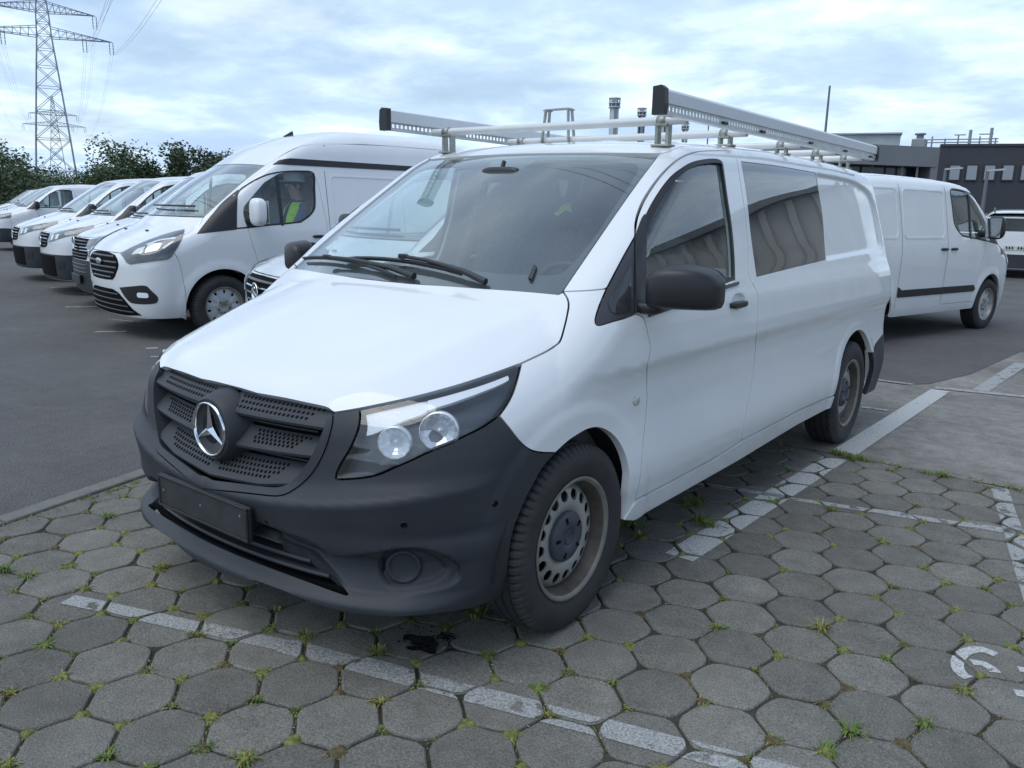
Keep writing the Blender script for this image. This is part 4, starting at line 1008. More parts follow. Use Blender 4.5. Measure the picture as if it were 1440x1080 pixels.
    def strip(name, mats, x0, x1, zf, sec, n=40, parent=bumper):
        """bar following the nose: sec = list of (dy, dz) round its section"""
        mb = MB(); m = len(sec); vs = []
        for x in np.linspace(x0, x1, n):
            z0 = zf(x); y0 = float(vito_F(np.array([abs(x)]), np.array([z0]))[0])
            vs += [(x, y0+dy, z0+dz) for dy, dz in sec]
        fs = [(i*m+k, i*m+(k+1) % m, (i+1)*m+(k+1) % m, (i+1)*m+k) for i in range(n-1) for k in range(m)]
        fs += [tuple(range(m)), tuple((n-1)*m+k for k in range(m-1, -1, -1))]
        mb.add(vs, fs, 0, True); o_ = mb.build(name, mats, parent)
        for p in o_.data.polygons: p.use_smooth = False
        return o_
    strip('intake_backing', [dark], -.66, .66, lambda x: .345, [(.085, -.055), (.085, .10), (.095, .10), (.095, -.085), (.015, -.085), (.015, -.058)])
    strip('intake_slat', [plastic], -.43, .43, lambda x: .354, [(.010, -.008), (.006, -.001), (.010, .006), (.06, .010), (.06, -.002)])
    strip('intake_slat', [plastic], -.50, .50, lambda x: .320, [(.010, -.008), (.006, -.001), (.010, .006), (.06, .010), (.06, -.002)])
    # number plate holder
    mb = MB(); mb.box((0, -.843, .4585), (.53, .018, .118), None, 0, .006); mb.box((0, -.853, .4585), (.505, .004, .094), None, 1, .001)
    for dx in (-.23, .0, .225): mb.box((dx, -.8555, .463+.02*(dx > .1)), (.007, .003, .007), None, 2)
    for sz in (-1, 1): mb.box((0, -.8545, .4585+sz*.053), (.526, .008, .010), None, 0, .003)
    for sx in (-1, 1): mb.box((sx*.258, -.8545, .4585), (.012, .008, .096), None, 0, .003)
    mb.box((0, -.822, .4585), (.40, .03, .07), None, 0)
    mb.build('plate_holder', [plastic2, mat('plate_back', (.028, .031, .033), .6, noise=(12, .3, 6)), steel], van)
    # fog lamp blanks and parking sensors
    for sx in (1, -1):
        Pn = fog_c-B.normal(fog_c[None])[0]*.046
        q = Vector((.62*sx, -.78, .05)).to_track_quat('Z', 'Y').to_matrix(); mb = MB()
        mb.lathe([(.060, -.02), (.056, .012), (.050, .020), (.044, .020), (.040, .012), (.036, .010), (0, .012)], (0, 0, 0), 'z', 36)
        mb.v = [tuple(q @ Vector(v)+Vector((Pn[0]*sx, Pn[1], Pn[2]))) for v in mb.v]; mb.build('fog_lamp_blank', [plastic], bumper)
        for px_ in ((568, 738), (696, 708), (375, 733)):
            P_ = B.px([px_])[0]*np.array([sx, 1, 1]); r_ = .011 if px_[0] > 400 else .006
            disc_on(B, P_, r_, .001, 'parking_sensor', [plastic2, dark], bumper, n=18)
    # -- radiator grille
    grille = empty('radiator_grille'); grille.parent = van
    bk = np.vstack([grille_edge, ]); g_half = np.vstack([pt3(0, .522), grille_edge[1:], X(bon_front)[1:]])
    panel('grille_backing', B, dark, resample(mirror_loop(g_half), .02, True), FRONT, grille, h=.05, gap=-.01, depth=0, off=-.07)
    ge2 = FRONT.to2(grille_edge)
    ge_in = np.vstack([[(0, .556)], FRONT.to2(L((300, 675.5), (330, 679), (380, 685), (398, 684), (412, 676), (428, 658), (441, 637), (452, 612), (459, 595), (461, 583)))])
    rim_loop = np.vstack([ge2, ge_in[::-1]]); rim_full = mirror_loop(np.c_[ge2, np.zeros(len(ge2))])[:, :2]; rim_in = mirror_loop(np.c_[ge_in, np.zeros(len(ge_in))])[:, :2]
    # surround: U-shaped rim
    full_u = np.vstack([ge2[::-1]*np.array([-1, 1]), ge2[1:], ge_in[::-1], ge_in[1:]*np.array([-1, 1])])
    def rimb(P): return .010*np.ones(len(P))
    panel('grille_surround', B, plastic, resample(full_u, .012, True), FRONT, grille, h=.018, gap=.001, depth=.075, off=.004)
    def edge_x(z): return float(np.interp(z, ge_in[::1, 1], ge_in[:, 0])) if True else .5
    zz = ge_in[:, 1]; order = np.argsort(zz)
    def edge_x(z): return float(np.interp(z, zz[order], ge_in[order, 0]))
    discs = MB(); slots = [('top', lambda x: .838+.004*x, lambda x: .779+.020*x, .050), ('mid', lambda x: .738+.026*x, lambda x: .670+.062*x, .095), ('low', lambda x: .640+.05*x, lambda x: .560+.07*x+.12*max(0, x-.25), 0.0)]
    for nm, zu, zl, xs in slots:
        for sx in (1, -1):
            x1 = min(edge_x(zl(.45))+.012, .50); mb = MB(); n = 30; vs = []; xsr = np.linspace(xs, x1, n)
            def yb(x, z): return float(vito_F(np.array([x]), np.array([z]))[0])
            secs = []
            for x in xsr:
                zU, zL = zu(x), zl(x); y0 = yb(x, zL); yU = yb(x, zU)+.052
                s_ = [(yU, zU), (y0+.012, zL+.012), (y0+.006, zL+.004), (y0+.008, zL-.004), (y0+.016, zL-.009), (y0+.065, zL-.004), (yU+.02, zU-.01)]
                secs.append((x, s_)); vs += [(sx*x, y_, z_) for y_, z_ in s_]
            m = 7; fs = [(i*m+k, i*m+(k+1) % m, (i+1)*m+(k+1) % m, (i+1)*m+k) for i in range(n-1) for k in range(m)]
            mb.add(vs, fs, 0, False); mb.build('grille_slat', [plastic], grille)
            # near-black discs on the sloping face for the holes' shade, staggered rows
            rows = {'top': 3, 'mid': 4, 'low': 4}[nm]
            for r_ in range(rows):
                tt = .22+.60*r_/(rows-1); xx = xs+.085+(.009 if r_ % 2 else 0)+({'top': -.05, 'mid': .0, 'low': -.06}[nm])
                xe = x1-.055-.016*r_-(0 if nm != 'low' else .01)
                while xx < xe:
                    zU, zL = zu(xx), zl(xx); A = Vector((sx*xx, yb(xx, zU)+.052, zU)); Bp = Vector((sx*xx, yb(xx, zL)+.012, zL+.012))
                    C = A.lerp(Bp, tt); t_ = (Bp-A).normalized(); u_ = Vector((1, sx*.2*xx*2, 0)).normalized(); nrm = u_.cross(t_).normalized()
                    if nrm.y > 0: nrm = -nrm
                    ring = [C+nrm*.0012+(u_*.0052*math.cos(2*math.pi*k/8)+t_*.0062*math.sin(2*math.pi*k/8)) for k in range(8)]
                    discs.add(ring, [tuple(range(8))]); xx += .0185
    discs.build('perforation_disc', [dark], grille, kind='stuff')
    # thin secondary bars inside the slots
    for zb in (.745, .650):
        for sx in (1, -1):
            mb = MB(); pts = [(sx*x, float(vito_F(np.array([x]), np.array([zb]))[0])+.045, zb+.02*x+.012) for x in np.linspace(.10, .43, 10)]; mb.tube(pts, .005, 6); mb.build('slot_bar', [plastic2], grille)
    # boss and star
    SCY = -.792; zc = .716
    mb = MB(); mb.lathe([(.128, .070), (.122, .035), (.114, .008), (.105, -.010), (.099, -.017), (.095, -.012), (.0, -.004)], (0, SCY, zc), 'y', 56); mb.build('star_boss', [plastic], grille)
    mb = MB(); mb.lathe([(.0, -.006), (.090, -.010)], (0, SCY, zc), 'y', 48); mb.build('emblem_disc', [mat('emblem_black', (.012, .012, .014), .15)], grille)
    mb = MB(); mb.lathe([(.083, -.012), (.0845, -.020), (.088, -.0235), (.0915, -.020), (.093, -.012)], (0, SCY, zc), 'y', 64)
    for k in range(3):       # three-pointed star, each ray a ridged wedge
        a = math.pi/2+2*math.pi*k/3; t = Vector((math.cos(a), 0, math.sin(a))); p = Vector((-math.sin(a), 0, math.cos(a))); o0 = Vector((0, SCY-.013, zc)); w0 = .0165
        tip = o0+t*.084; bl = o0+t*.0095+p*w0; br = o0+t*.0095-p*w0; c0 = o0+Vector((0, -.012, 0)); tip2 = tip+Vector((0, -.004, 0))
        mb.add([bl, tip+p*.0012, tip2, c0], [(0, 1, 2, 3)]); mb.add([br, c0, tip2, tip-p*.0012], [(0, 1, 2, 3)])
        bk2 = o0-t*.0; 
    mb.build('star_emblem', [chrome], grille)
    # -- wipers, washer grille
    mb = MB()
    def wp(x, y, up): 
        p = TOP.to3(np.array([[x, y]]), B)[0]; n_ = B.normal(p[None])[0]; return p+n_*up
    def wiper(mb, piv, mid, a, b):
        P0 = wp(*piv, .012); Pm = wp(*mid, .034); Pa = wp(*a, .014); Pb = wp(*b, .014)
        mb.tube([P0, P0+(Pm-P0)*.25+np.array([0, 0, .014]), P0+(Pm-P0)*.7+np.array([0, 0, .012]), Pm], [.014, .012, .008, .007], 8)
        v, f = superbox(tuple(Pm), (.05, .02, .02), 4); mb.add(v, f)
        pts = [Pa+(Pb-Pa)*t for t in np.linspace(0, 1, 9)]
        for t, p in zip(np.linspace(0, 1, 9), pts):
            p2 = wp(p[0], p[1], .0); p[:] = p2+B.normal(p2[None])[0]*.014
        mb.tube(pts, [.004]+[.008]*7+[.004], 6)
        low = [p-B.normal(np.array([p]))[0]*.008 for p in pts]; mb.tube(low, .004, 5)
    q_ = [tuple(p[:2]) for p in B.px([(684, 400), (572, 370), (488, 365), (652, 386), (584, 392), (466, 370), (431, 364), (560, 389)])]
    wiper(mb, *q_[:4]); mb.build('wiper', [plastic2], van)
    mb = MB(); wiper(mb, *q_[4:]); mb.build('wiper', [plastic2], van)
    # side repeater
    for sx in (1, -1):
        P_ = B.px([(894, 563)])[0]*np.array([sx, 1, 1]); disc_on(B, P_, .020, .004, 'side_repeater', [mat('repeater_lens', (.55, .55, .52), .15), mat('repeater_ring', (.4, .4, .39), .4)], van, ring=[(.021, -.01), (.021, .002), (.018, .007), (.010, .010), (0, .011)], n=24)
    # door handles: dished cup and grey bar
    for sx, d_ in ((1, dl), (-1, dr)):
        x0 = hp[0]*sx
        mb = MB(); v, f = superbox((x0+.010*sx, hp[1]-.012, hp[2]-.002), (.024, .17, .032), 3.2, 24); mb.add(v, f, 0, True)
        for dy in (-.075, .06): mb.box((x0-.002*sx, hp[1]-.012+dy, hp[2]-.002), (.028, .022, .022), None, 0, .004)
        mb.build('door_handle', [plastic2], d_)
    # mirrors
    for sx, d_ in ((1, dl), (-1, dr)):
        mb = MB(); secs = []
        prof = [(.962, .388, 1.165, .045, .075), (.972, .384, 1.172, .062, .105), (.985, .384, 1.180, .074, .132), (1.01, .390, 1.186, .082, .150), (1.05, .402, 1.190, .086, .156), (1.10, .420, 1.190, .086, .154), (1.14, .438, 1.187, .080, .146), (1.17, .452, 1.182, .070, .130), (1.19, .464, 1.177, .054, .104), (1.198, .470, 1.173, .034, .066)]
        n = 24; vs = []
        for (x, y, z, dy, dz) in prof:
            for k in range(n):
                a = 2*math.pi*k/n; e = .42; ca = math.copysign(abs(math.cos(a))**e, math.cos(a)); sa = math.copysign(abs(math.sin(a))**e, math.sin(a))
                yy = y+dy*ca*(1 if ca < 0 else .55); vs.append((sx*x, yy, z+dz/2*sa*(1+.10*ca)))
        m = len(prof); fs = [(i*n+k, i*n+(k+1) % n, (i+1)*n+(k+1) % n, (i+1)*n+k) for i in range(m-1) for k in range(n)]+[tuple(range(n)), tuple((m-1)*n+k for k in range(n-1, -1, -1))]
        mb.add(vs, fs, 0, True); mo = mb.build('wing_mirror', [plastic2], d_)
        mb = MB(); v, f = superbox((sx*.955, .385, 1.112), (.11, .10, .045), 3.5); mb.add(v, f, 0, True); v, f = superbox((sx*.985, .39, 1.135), (.07, .07, .06), 3); mb.add(v, f, 0, True); mb.build('mirror_arm', [plastic2], mo)
        mb = MB(); mb.box((sx*1.09, .478, 1.195), (.20, .004, .13), Matrix.Rotation(R(14*sx), 3, 'Z')); mb.build('mirror_glass', [chrome], mo)
    # -- cabin
    mb = MB()
    dsec = [(.02, 1.09), (.28, 1.13), (.48, 1.12), (.56, 1.06), (.58, .92), (.50, .80), (.45, .55), (.05, .55)]
    vs = []; xs_ = np.linspace(-.80, .80, 9)
    for x in xs_: vs += [(x, y+.10*abs(x)**2, z-.02*(abs(x) > .7)) for y, z in dsec]
    m = len(dsec); mb.add(vs, [(i*m+k, i*m+(k+1) % m, (i+1)*m+(k+1) % m, (i+1)*m+k) for i in range(8) for k in range(m)]+[tuple(range(m)), tuple(8*m+k for k in range(m-1, -1, -1))], 0, True)
    v, f = superbox((.40, .50, 1.12), (.36, .26, .10), 3); mb.add(v, f, 0, True)
    mb.build('dashboard', [cabin], van)
    seat(van, .42, 1.10, .66); seat(van, -.34, 1.10, .66, .86, True)
    steering_wheel(van, .42, .72, 1.06)
    for y0, wd_ in ((2.02, 1.35),): seat(van, 0, y0, .66, wd_, True)
    mb = MB(); mb.box((0, 2.75, 1.10), (1.56, .02, 1.1)); mb.build('bulkhead', [cabin], van)
    mb = MB(); mb.box((0, 1.6, .42), (1.70, 3.9, .04)); mb.build('cabin_floor', [cabin], van)
    panel('headliner', B, mat('headliner_grey', (.45, .46, .46), .9), offset(TOP.to2(roof_loop), .03), TOP, van, h=.12, gap=0, depth=0, off=-.05)
    trims = panel('door_trim', B, cabin, offset(SIDE.to2(door_loop), .03), SIDE, van, holes=[offset(SIDE.to2(win), -.004)], h=.10, gap=0, depth=0, off=-.055, mirror=True)
    for a, b in zip(trims, (dl, dr)): a.parent = b
    st2 = panel('side_trim', B, cabin, offset(side_loop, .03), SIDE, van, holes=[offset(swo, -.004)], h=.12, gap=0, depth=0, off=-.055, mirror=True)
    for a, b in zip(st2, (sl_, sr_)): a.parent = b
    # interior mirror and toll badge reader
    mb = MB(); v, f = superbox((0, .70, 1.60), (.22, .05, .07), 3.5); mb.add(v, f, 0, True); mb.tube([(0, .70, 1.61), (0, .72, 1.66)], .01, 6); mb.build('rear_view_mirror', [plastic2], van)
    # -- underbody, wheel housings
    mb = MB(); mb.box((0, 1.7, .34), (1.50, 3.6, .14)); mb.box((0, -.35, .34), (1.3, .6, .2)); mb.box((0, 1.6, .25), (.5, 3.4, .08))
    mb.tube([(-.3, .5, .2), (-.3, 3.6, .2)], .04, 8); mb.build('underbody', [under], van)
    for yc in (0, 3.2):
        for sx in (1, -1):
            mb = MB(); n = 20; a = np.linspace(R(-4), R(186), n); vs = []
            for t in a: vs += [(sx*.91, yc+.40*math.cos(t), .335+.40*math.sin(t)), (sx*.58, yc+.40*math.cos(t), .335+.40*math.sin(t))]
            mb.add(vs, [(2*i, 2*i+2, 2*i+3, 2*i+1) for i in range(n-1)], 0, True)
            mb.add([(sx*.58, yc, .335)]+[(sx*.58, yc+.40*math.cos(t), .335+.40*math.sin(t)) for t in a], [(0, i, i+1) for i in range(1, n)])
            mb.build('wheel_housing', [under], van)
    add_wheels(van, .833, 3.2, .336, .205, 'steel')
    return van
van = empty('work_van', (0, 0, 0), 0, 'white crew van with charcoal grille and front bumper, carrying a ladder rack', 'van')
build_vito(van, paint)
# ------------------------------------------------------------------ other vans: same method, lighter meshes
def make_skin(S):
    bon = Spl(S['bon']); gz = Spl(S['gz']); yf = Spl(S['yf']); roof = Spl(S['roof']); y0, z0, sl_, cv = S['ws']; rear = S['rear']; fp = S.get('fp', (.16, .28)); wb = S['wb']; rw = S['tyre']
    ftap = S.get('ftap', .06)
    def G(y, z):
        g = gz(z)-ftap*np.maximum(0, .5-y)**2-.03*np.maximum(0, y-rear+.8)**2
        for yc in (0, wb):
            r = np.hypot(y-yc, z-rw); g = g+.012*sstep(.53, .44, r)*sstep(.2, .3, z)
        return g
    def F(x, z): x = np.minimum(x, 1.02); return yf(z)+fp[0]*x**2+fp[1]*x**6
    def f(P):
        x = np.abs(P[:, 0]); y = P[:, 1]; z = P[:, 2]
        b = bon(np.minimum(y, .4))-S.get('bc', .10)*x**2-.06*x**4; b = np.where(y > .35, -1.0, b)
        t = np.clip((y-y0-cv*x*x)*sl_/.55, -.2, 1.2)
        ws = z0+sl_*(y-y0-cv*x*x)+.05*t*(1-t)
        rf = roof(y)-S.get('crown', .035)*(x/.66)**2
        top = np.maximum(b, smin(ws, rf, S.get('kr', .05)))
        v = smax(z-top, x-G(y, z), .10+.06*sstep(1.0, .2, y)*sstep(1.5, 1.2, z)+S.get('kroof', .05)*sstep(.9, 1.8, y))
        v = smax(v, F(x, z)-y, S.get('kf', .10))
        v = smax(v, y-(rear-.07*np.maximum(z-1.1, 0)-.05*x**2), .14)
        return smax(v, .2-z, .03)
    B = Body(f); B.F = F; B.G = G; return B
def pose_px(B, pose):
    X0, Y0, h = pose; c_, s_ = math.cos(-h), math.sin(-h); Rm = np.array([[c_, -s_, 0], [s_, c_, 0], [0, 0, 1]])
    o = Rm@(CAM_POS-np.array([X0, Y0, 0]))
    def L(*pts, step=2.0):
        q = cr(pts, step) if len(pts) > 2 else resample(np.array(pts, float), step)
        d = rays(q)@Rm.T; return B.cast(o, d, 2.0, 40.0)
    return L
def top_pts(B, l_): return TOP.to3(np.array(l_, float), B)
def side_pts(B, l_): return SIDE.to3(np.array(l_, float), B)
def front_pts(B, l_): return FRONT.to3(np.array(l_, float), B)
def arc2(cy, cz, r, a0, a1, n=24): return [(cy+r*math.cos(R(a)), cz+r*math.sin(R(a))) for a in np.linspace(a0, a1, n)]
def overlay(name, B, m, loop, proj, parent, off=.004, h=.04, mirror=True, depth=.012, holes=(), step=.015):
    l_ = np.asarray(loop, float); l_ = proj.to2(l_) if l_.shape[1] == 3 else l_
    return panel(name, B, m, resample(l_, step, True), proj, parent, holes=holes, h=h, gap=0, depth=depth, off=off, mirror=mirror)
def fleet_shell(S, B, root, paintm, h=.06):
    """painted shell, glass, wheels; returns dict of the parts other code hangs things on"""
    out = {}; rw = S['tyre']; wb = S['wb']; ra = S['arch']
    edge = front_pts(B, S['edge']); Pc = edge[-1]
    Hc = top_pts(B, S['hood'])                      # bonnet side, from the headlight to the windscreen corner
    y0, z0, sl_, cv = S['ws']; xc, xt, yt = S['wsx']
    base = lambda x: y0+cv*x*x
    Wb = top_pts(B, [(x, base(x)+.012) for x in np.linspace(0, xc, 10)]); Wt = top_pts(B, [(x, yt-S.get('wtc', .22)*(xt*xt-x*x)) for x in np.linspace(xt, 0, 9)])
    corner = Wb[-1]; tt = np.linspace(0, 1, 9)
    Ws = top_pts(B, [((1-t)*xc+t*xt+.03*t*(1-t), (1-t)*(base(xc)+.012)+t*yt) for t in tt])
    Hc = np.vstack([Pc[None], Hc, corner[None]])
    bonnet = mirror_loop(resample(np.vstack([edge, Hc[1:], top_pts(B, [(x, base(x)) for x in np.linspace(xc-.01, 0, 10)])]), .025))
    out['bonnet'] = panel('bonnet', B, paintm, bonnet, TOP, root, h=h, gap=.003, depth=.02)
    WSD = Planar((0, -sl_, 1))
    wl = mirror_loop(resample(np.vstack([Wb, Ws[1:], Wt[1:]]), .03))
    ws = panel('windscreen', B, ws_glass, wl, WSD, root, h=.10, gap=.004, depth=.006, off=-.005); out['ws'] = ws
    ins = offset(WSD.to2(wl), S.get('frit', .05))
    panel('ceramic_band', B, frit, wl, WSD, ws, holes=[ins], h=.10, gap=.004, depth=0, off=-.012)
    # side with door cut out
    ditch = top_pts(B, S['ditch']); rear = S['rear']
    seam = side_pts(B, S['seam']) if len(np.asarray(S['seam'][0])) == 2 else np.asarray(S['seam'])
    zs = .30; zr = S.get('zr', 1.55)
    lowf = arc2(0, rw, ra, S.get('a0', 160), -4, 26)
    lowr = arc2(wb, rw, ra, 184, -4, 26)
    q = SIDE.to2(seam)
    loop2 = [tuple(p) for p in q]+[p for p in lowf if p[0] > q[-1][0]-.0]+[(.5, zs), (wb-.5, zs)]+lowr+[(rear-.20, zs), (rear-.11, .5), (rear-.10, 1.1), (rear-.13, 1.4), (rear-.18, zr)]
    D = Planar((1, -.22, .30))
    sideL = np.vstack([Hc[::-1][0:1], Hc[::-1][1:], seam[1:], side_pts(B, loop2[len(q):]), ditch[::-1], Ws[::-1]])
    door = S.get('door'); dwin = S['dwin']
    door3 = side_pts(B, resample(np.array(door), .03, True)); win3 = dwin if np.asarray(dwin).shape[1] == 3 else side_pts(B, resample(np.array(dwin), .02, True))
    extra = [np.asarray(k) if np.asarray(k).shape[1] == 3 else side_pts(B, k) for k in S.get('side_holes', [])]
    out['side'] = panel('body_side', B, paintm, resample(sideL, .025, True), D, root, holes=[door3]+extra, h=h, gap=.002, depth=.02, mirror=True)
    out['door'] = panel('front_door', B, paintm, door3, D, root, holes=[win3], h=h, gap=.003, depth=.02, mirror=True)
    w2 = D.to2(win3)
    a = panel('window_seal', B, seal, w2, D, root, holes=[offset(w2, .016)], h=.1, gap=0, depth=.01, off=.002, mirror=True)
    b = panel('door_window', B, S.get('glass', glass), offset(w2, .008), D, root, h=.12, gap=0, depth=.004, off=-.008, mirror=True)
    for k in range(2): a[k].parent = out['door'][k]; b[k].parent = out['door'][k]
    # fascia below the bonnet edge
    CY = Cyl(0, S.get('cyl', .2)); lowb = [(x_, S['bot']) for x_ in np.linspace(CY.to2(side_pts(B, [(lowf[0][0]-.03, S['bot']+.05)]))[0][0], 0, 30)]
    af = side_pts(B, [p for p in arc2(0, rw, ra, S.get('a0', 160), 200, 10)])
    half2 = np.vstack([CY.to2(edge), CY.to2(seam)[1:], CY.to2(af)[1:], lowb])
    full = np.vstack([half2, (half2*np.array([-1, 1]))[::-1]])
    keep = np.linalg.norm(np.diff(np.vstack([full, full[:1]]), axis=0), axis=1) > 1e-4
    out['fascia'] = panel('front_bumper', B, S.get('fascia', paintm), resample(full[keep], .025, True), CY, root, h=h*.8, gap=.002, depth=.03)
    out['CY'] = CY
    rl = mirror_loop(resample(np.vstack([Wt[::-1], ditch, top_pts(B, [(.5, rear-.22), (0, rear-.19)])]), .04))
    out['roof'] = panel('roof', B, paintm, rl, TOP, root, h=h*1.5, gap=.002, depth=.02)
    rr_ = rrect(-.82, .82, .42, S.get('zr', 1.55)+.05, .1); out['rear'] = panel('rear_door', B, paintm, rr_, BACK, root, h=.15, gap=.003, depth=.02)
    panel('rear_bumper', B, plastic, rrect(-.84, .84, .26, .41, .05), BACK, root, h=.15, gap=.002, depth=.03, off=.01)
    # cabin
    mb = MB(); zd = z0-.06
    mb.box((0, y0+.55, zd-.20), (1.6, .55, .30), None, 0, .06); mb.build('dashboard', [cabin], root)
    seat(root, .42, 1.00, zd-.42); seat(root, -.38, 1.00, zd-.42, .86, True)
    steering_wheel(root, .42, .60, zd-.02)
    mb = MB(); mb.box((0, 1.62, zd-.02), (1.62, .03, 1.2)); mb.build('bulkhead', [mat('bulkhead_grey', (.16, .17, .18), .8)], root)
    mb = MB(); mb.box((0, .8, .50), (1.7, 1.9, .05)); mb.build('cabin_floor', [cabin], root)
    mb = MB(); mb.box((0, rear/2-.3, .36), (1.5, rear-.4, .14)); mb.build('underbody', [under], root)
    for yc in (0, wb):
        for sx in (1, -1):
            mb = MB(); n = 16; aa = np.linspace(R(-4), R(186), n); vs = []
            for t in aa: vs += [(sx*.90, yc+ra*.99*math.cos(t), rw+ra*.99*math.sin(t)), (sx*.6, yc+ra*.99*math.cos(t), rw+ra*.99*math.sin(t))]
            mb.add(vs, [(2*i, 2*i+2, 2*i+3, 2*i+1) for i in range(n-1)], 0, True); mb.add([(sx*.6, yc, rw)]+[(sx*.6, yc+ra*math.cos(t), rw+ra*math.sin(t)) for t in aa], [(0, i, i+1) for i in range(1, n)])
            mb.build('wheel_housing', [under], root)
    add_wheels(root, S['track'], wb, rw+.006, .215, S.get('wheel', 'trim'))
    return out
def ear_mirror(root, x, y, z, cap, size=(.22, .15, .30)):
    for sx in (1, -1):
        mb = MB(); v, f = superbox((sx*(x+size[0]*.5), y, z), size, 3.4, 24, taper=lambda q: Vector((q.x, q.y*(1-.8*max(0, q.x*sx)), q.z*(1-.6*max(0, q.x*sx))))); mb.add(v, f, 0, True)
        mo = mb.build('wing_mirror', [cap], root)
        mb = MB(); v, f = superbox((sx*(x-.02), y, z-.08), (.18, .09, .09), 3); mb.add(v, f, 0, True); mb.build('mirror_arm', [plastic2], mo)
        mb = MB(); mb.box((sx*(x+size[0]*.5), y+size[1]*.5+.003, z), (size[0]*.8, .004, size[2]*.8)); mb.build('mirror_glass', [chrome], mo)
def slats(B, root, name, m, x1, zs, h=.018, dy=.0, x0=0.0):
    """horizontal bars across the nose, each its own part"""
    for z in zs:
        mb = MB(); xs = np.linspace(-x1, x1, 21); sec = [(-.006, -h/2), (-.012, 0), (-.006, h/2), (.02, h/2), (.02, -h/2)]; vs = []
        for x in xs:
            y = float(B.F(np.array([abs(x)]), np.array([z]))[0])+dy; vs += [(x, y+a, z+b) for a, b in sec]
        k_ = 5; mb.add(vs, [(i*k_+k, i*k_+(k+1) % k_, (i+1)*k_+(k+1) % k_, (i+1)*k_+k) for i in range(20) for k in range(k_)]+[tuple(range(5)), tuple(100+k for k in (4, 3, 2, 1, 0))])
        mb.build(name, [m], root)

TR = dict(wb=2.93, tyre=.333, arch=.415, track=.855, rear=3.90, bot=.235, cyl=.2, ws=(-.32, 1.29, .735, .30), wsx=(.80, .715, .66), wtc=.18,
          bon=[(-1.2, .70), (-.95, .90), (-.87, .97), (-.75, 1.04), (-.58, 1.13), (-.4, 1.21), (-.2, 1.30), (0, 1.37), (.4, 1.5)],
          gz=[(.16, .88), (.26, .93), (.4, .962), (.6, .975), (.8, .978), (1.0, .98), (1.12, .974), (1.25, .955), (1.5, .91), (1.8, .85), (1.95, .815), (2.3, .74)],
          yf=[(.18, -.84), (.24, -.90), (.30, -.918), (.45, -.94), (.60, -.95), (.75, -.95), (.88, -.935), (.98, -.88), (1.1, -.78)],
          roof=[(.3, 1.78), (.60, 1.905), (1.0, 1.95), (1.5, 1.975), (2.5, 1.985), (3.9, 1.94)], zr=1.80,
          edge=[(0, .905), (.2, .905), (.4, .905), (.55, .925), (.64, .955), (.72, .995)], hood=[(.80, -.58), (.84, -.45), (.855, -.30), (.84, -.18)],
          ditch=[(.73, .80), (.74, 1.1), (.742, 1.6), (.742, 2.4), (.74, 3.2), (.72, 3.65)],
          seam=[(-.60, 1.02), (-.52, .95), (-.47, .86), (-.44, .70), (-.418, .50), (-.413, .37)], a0=176)
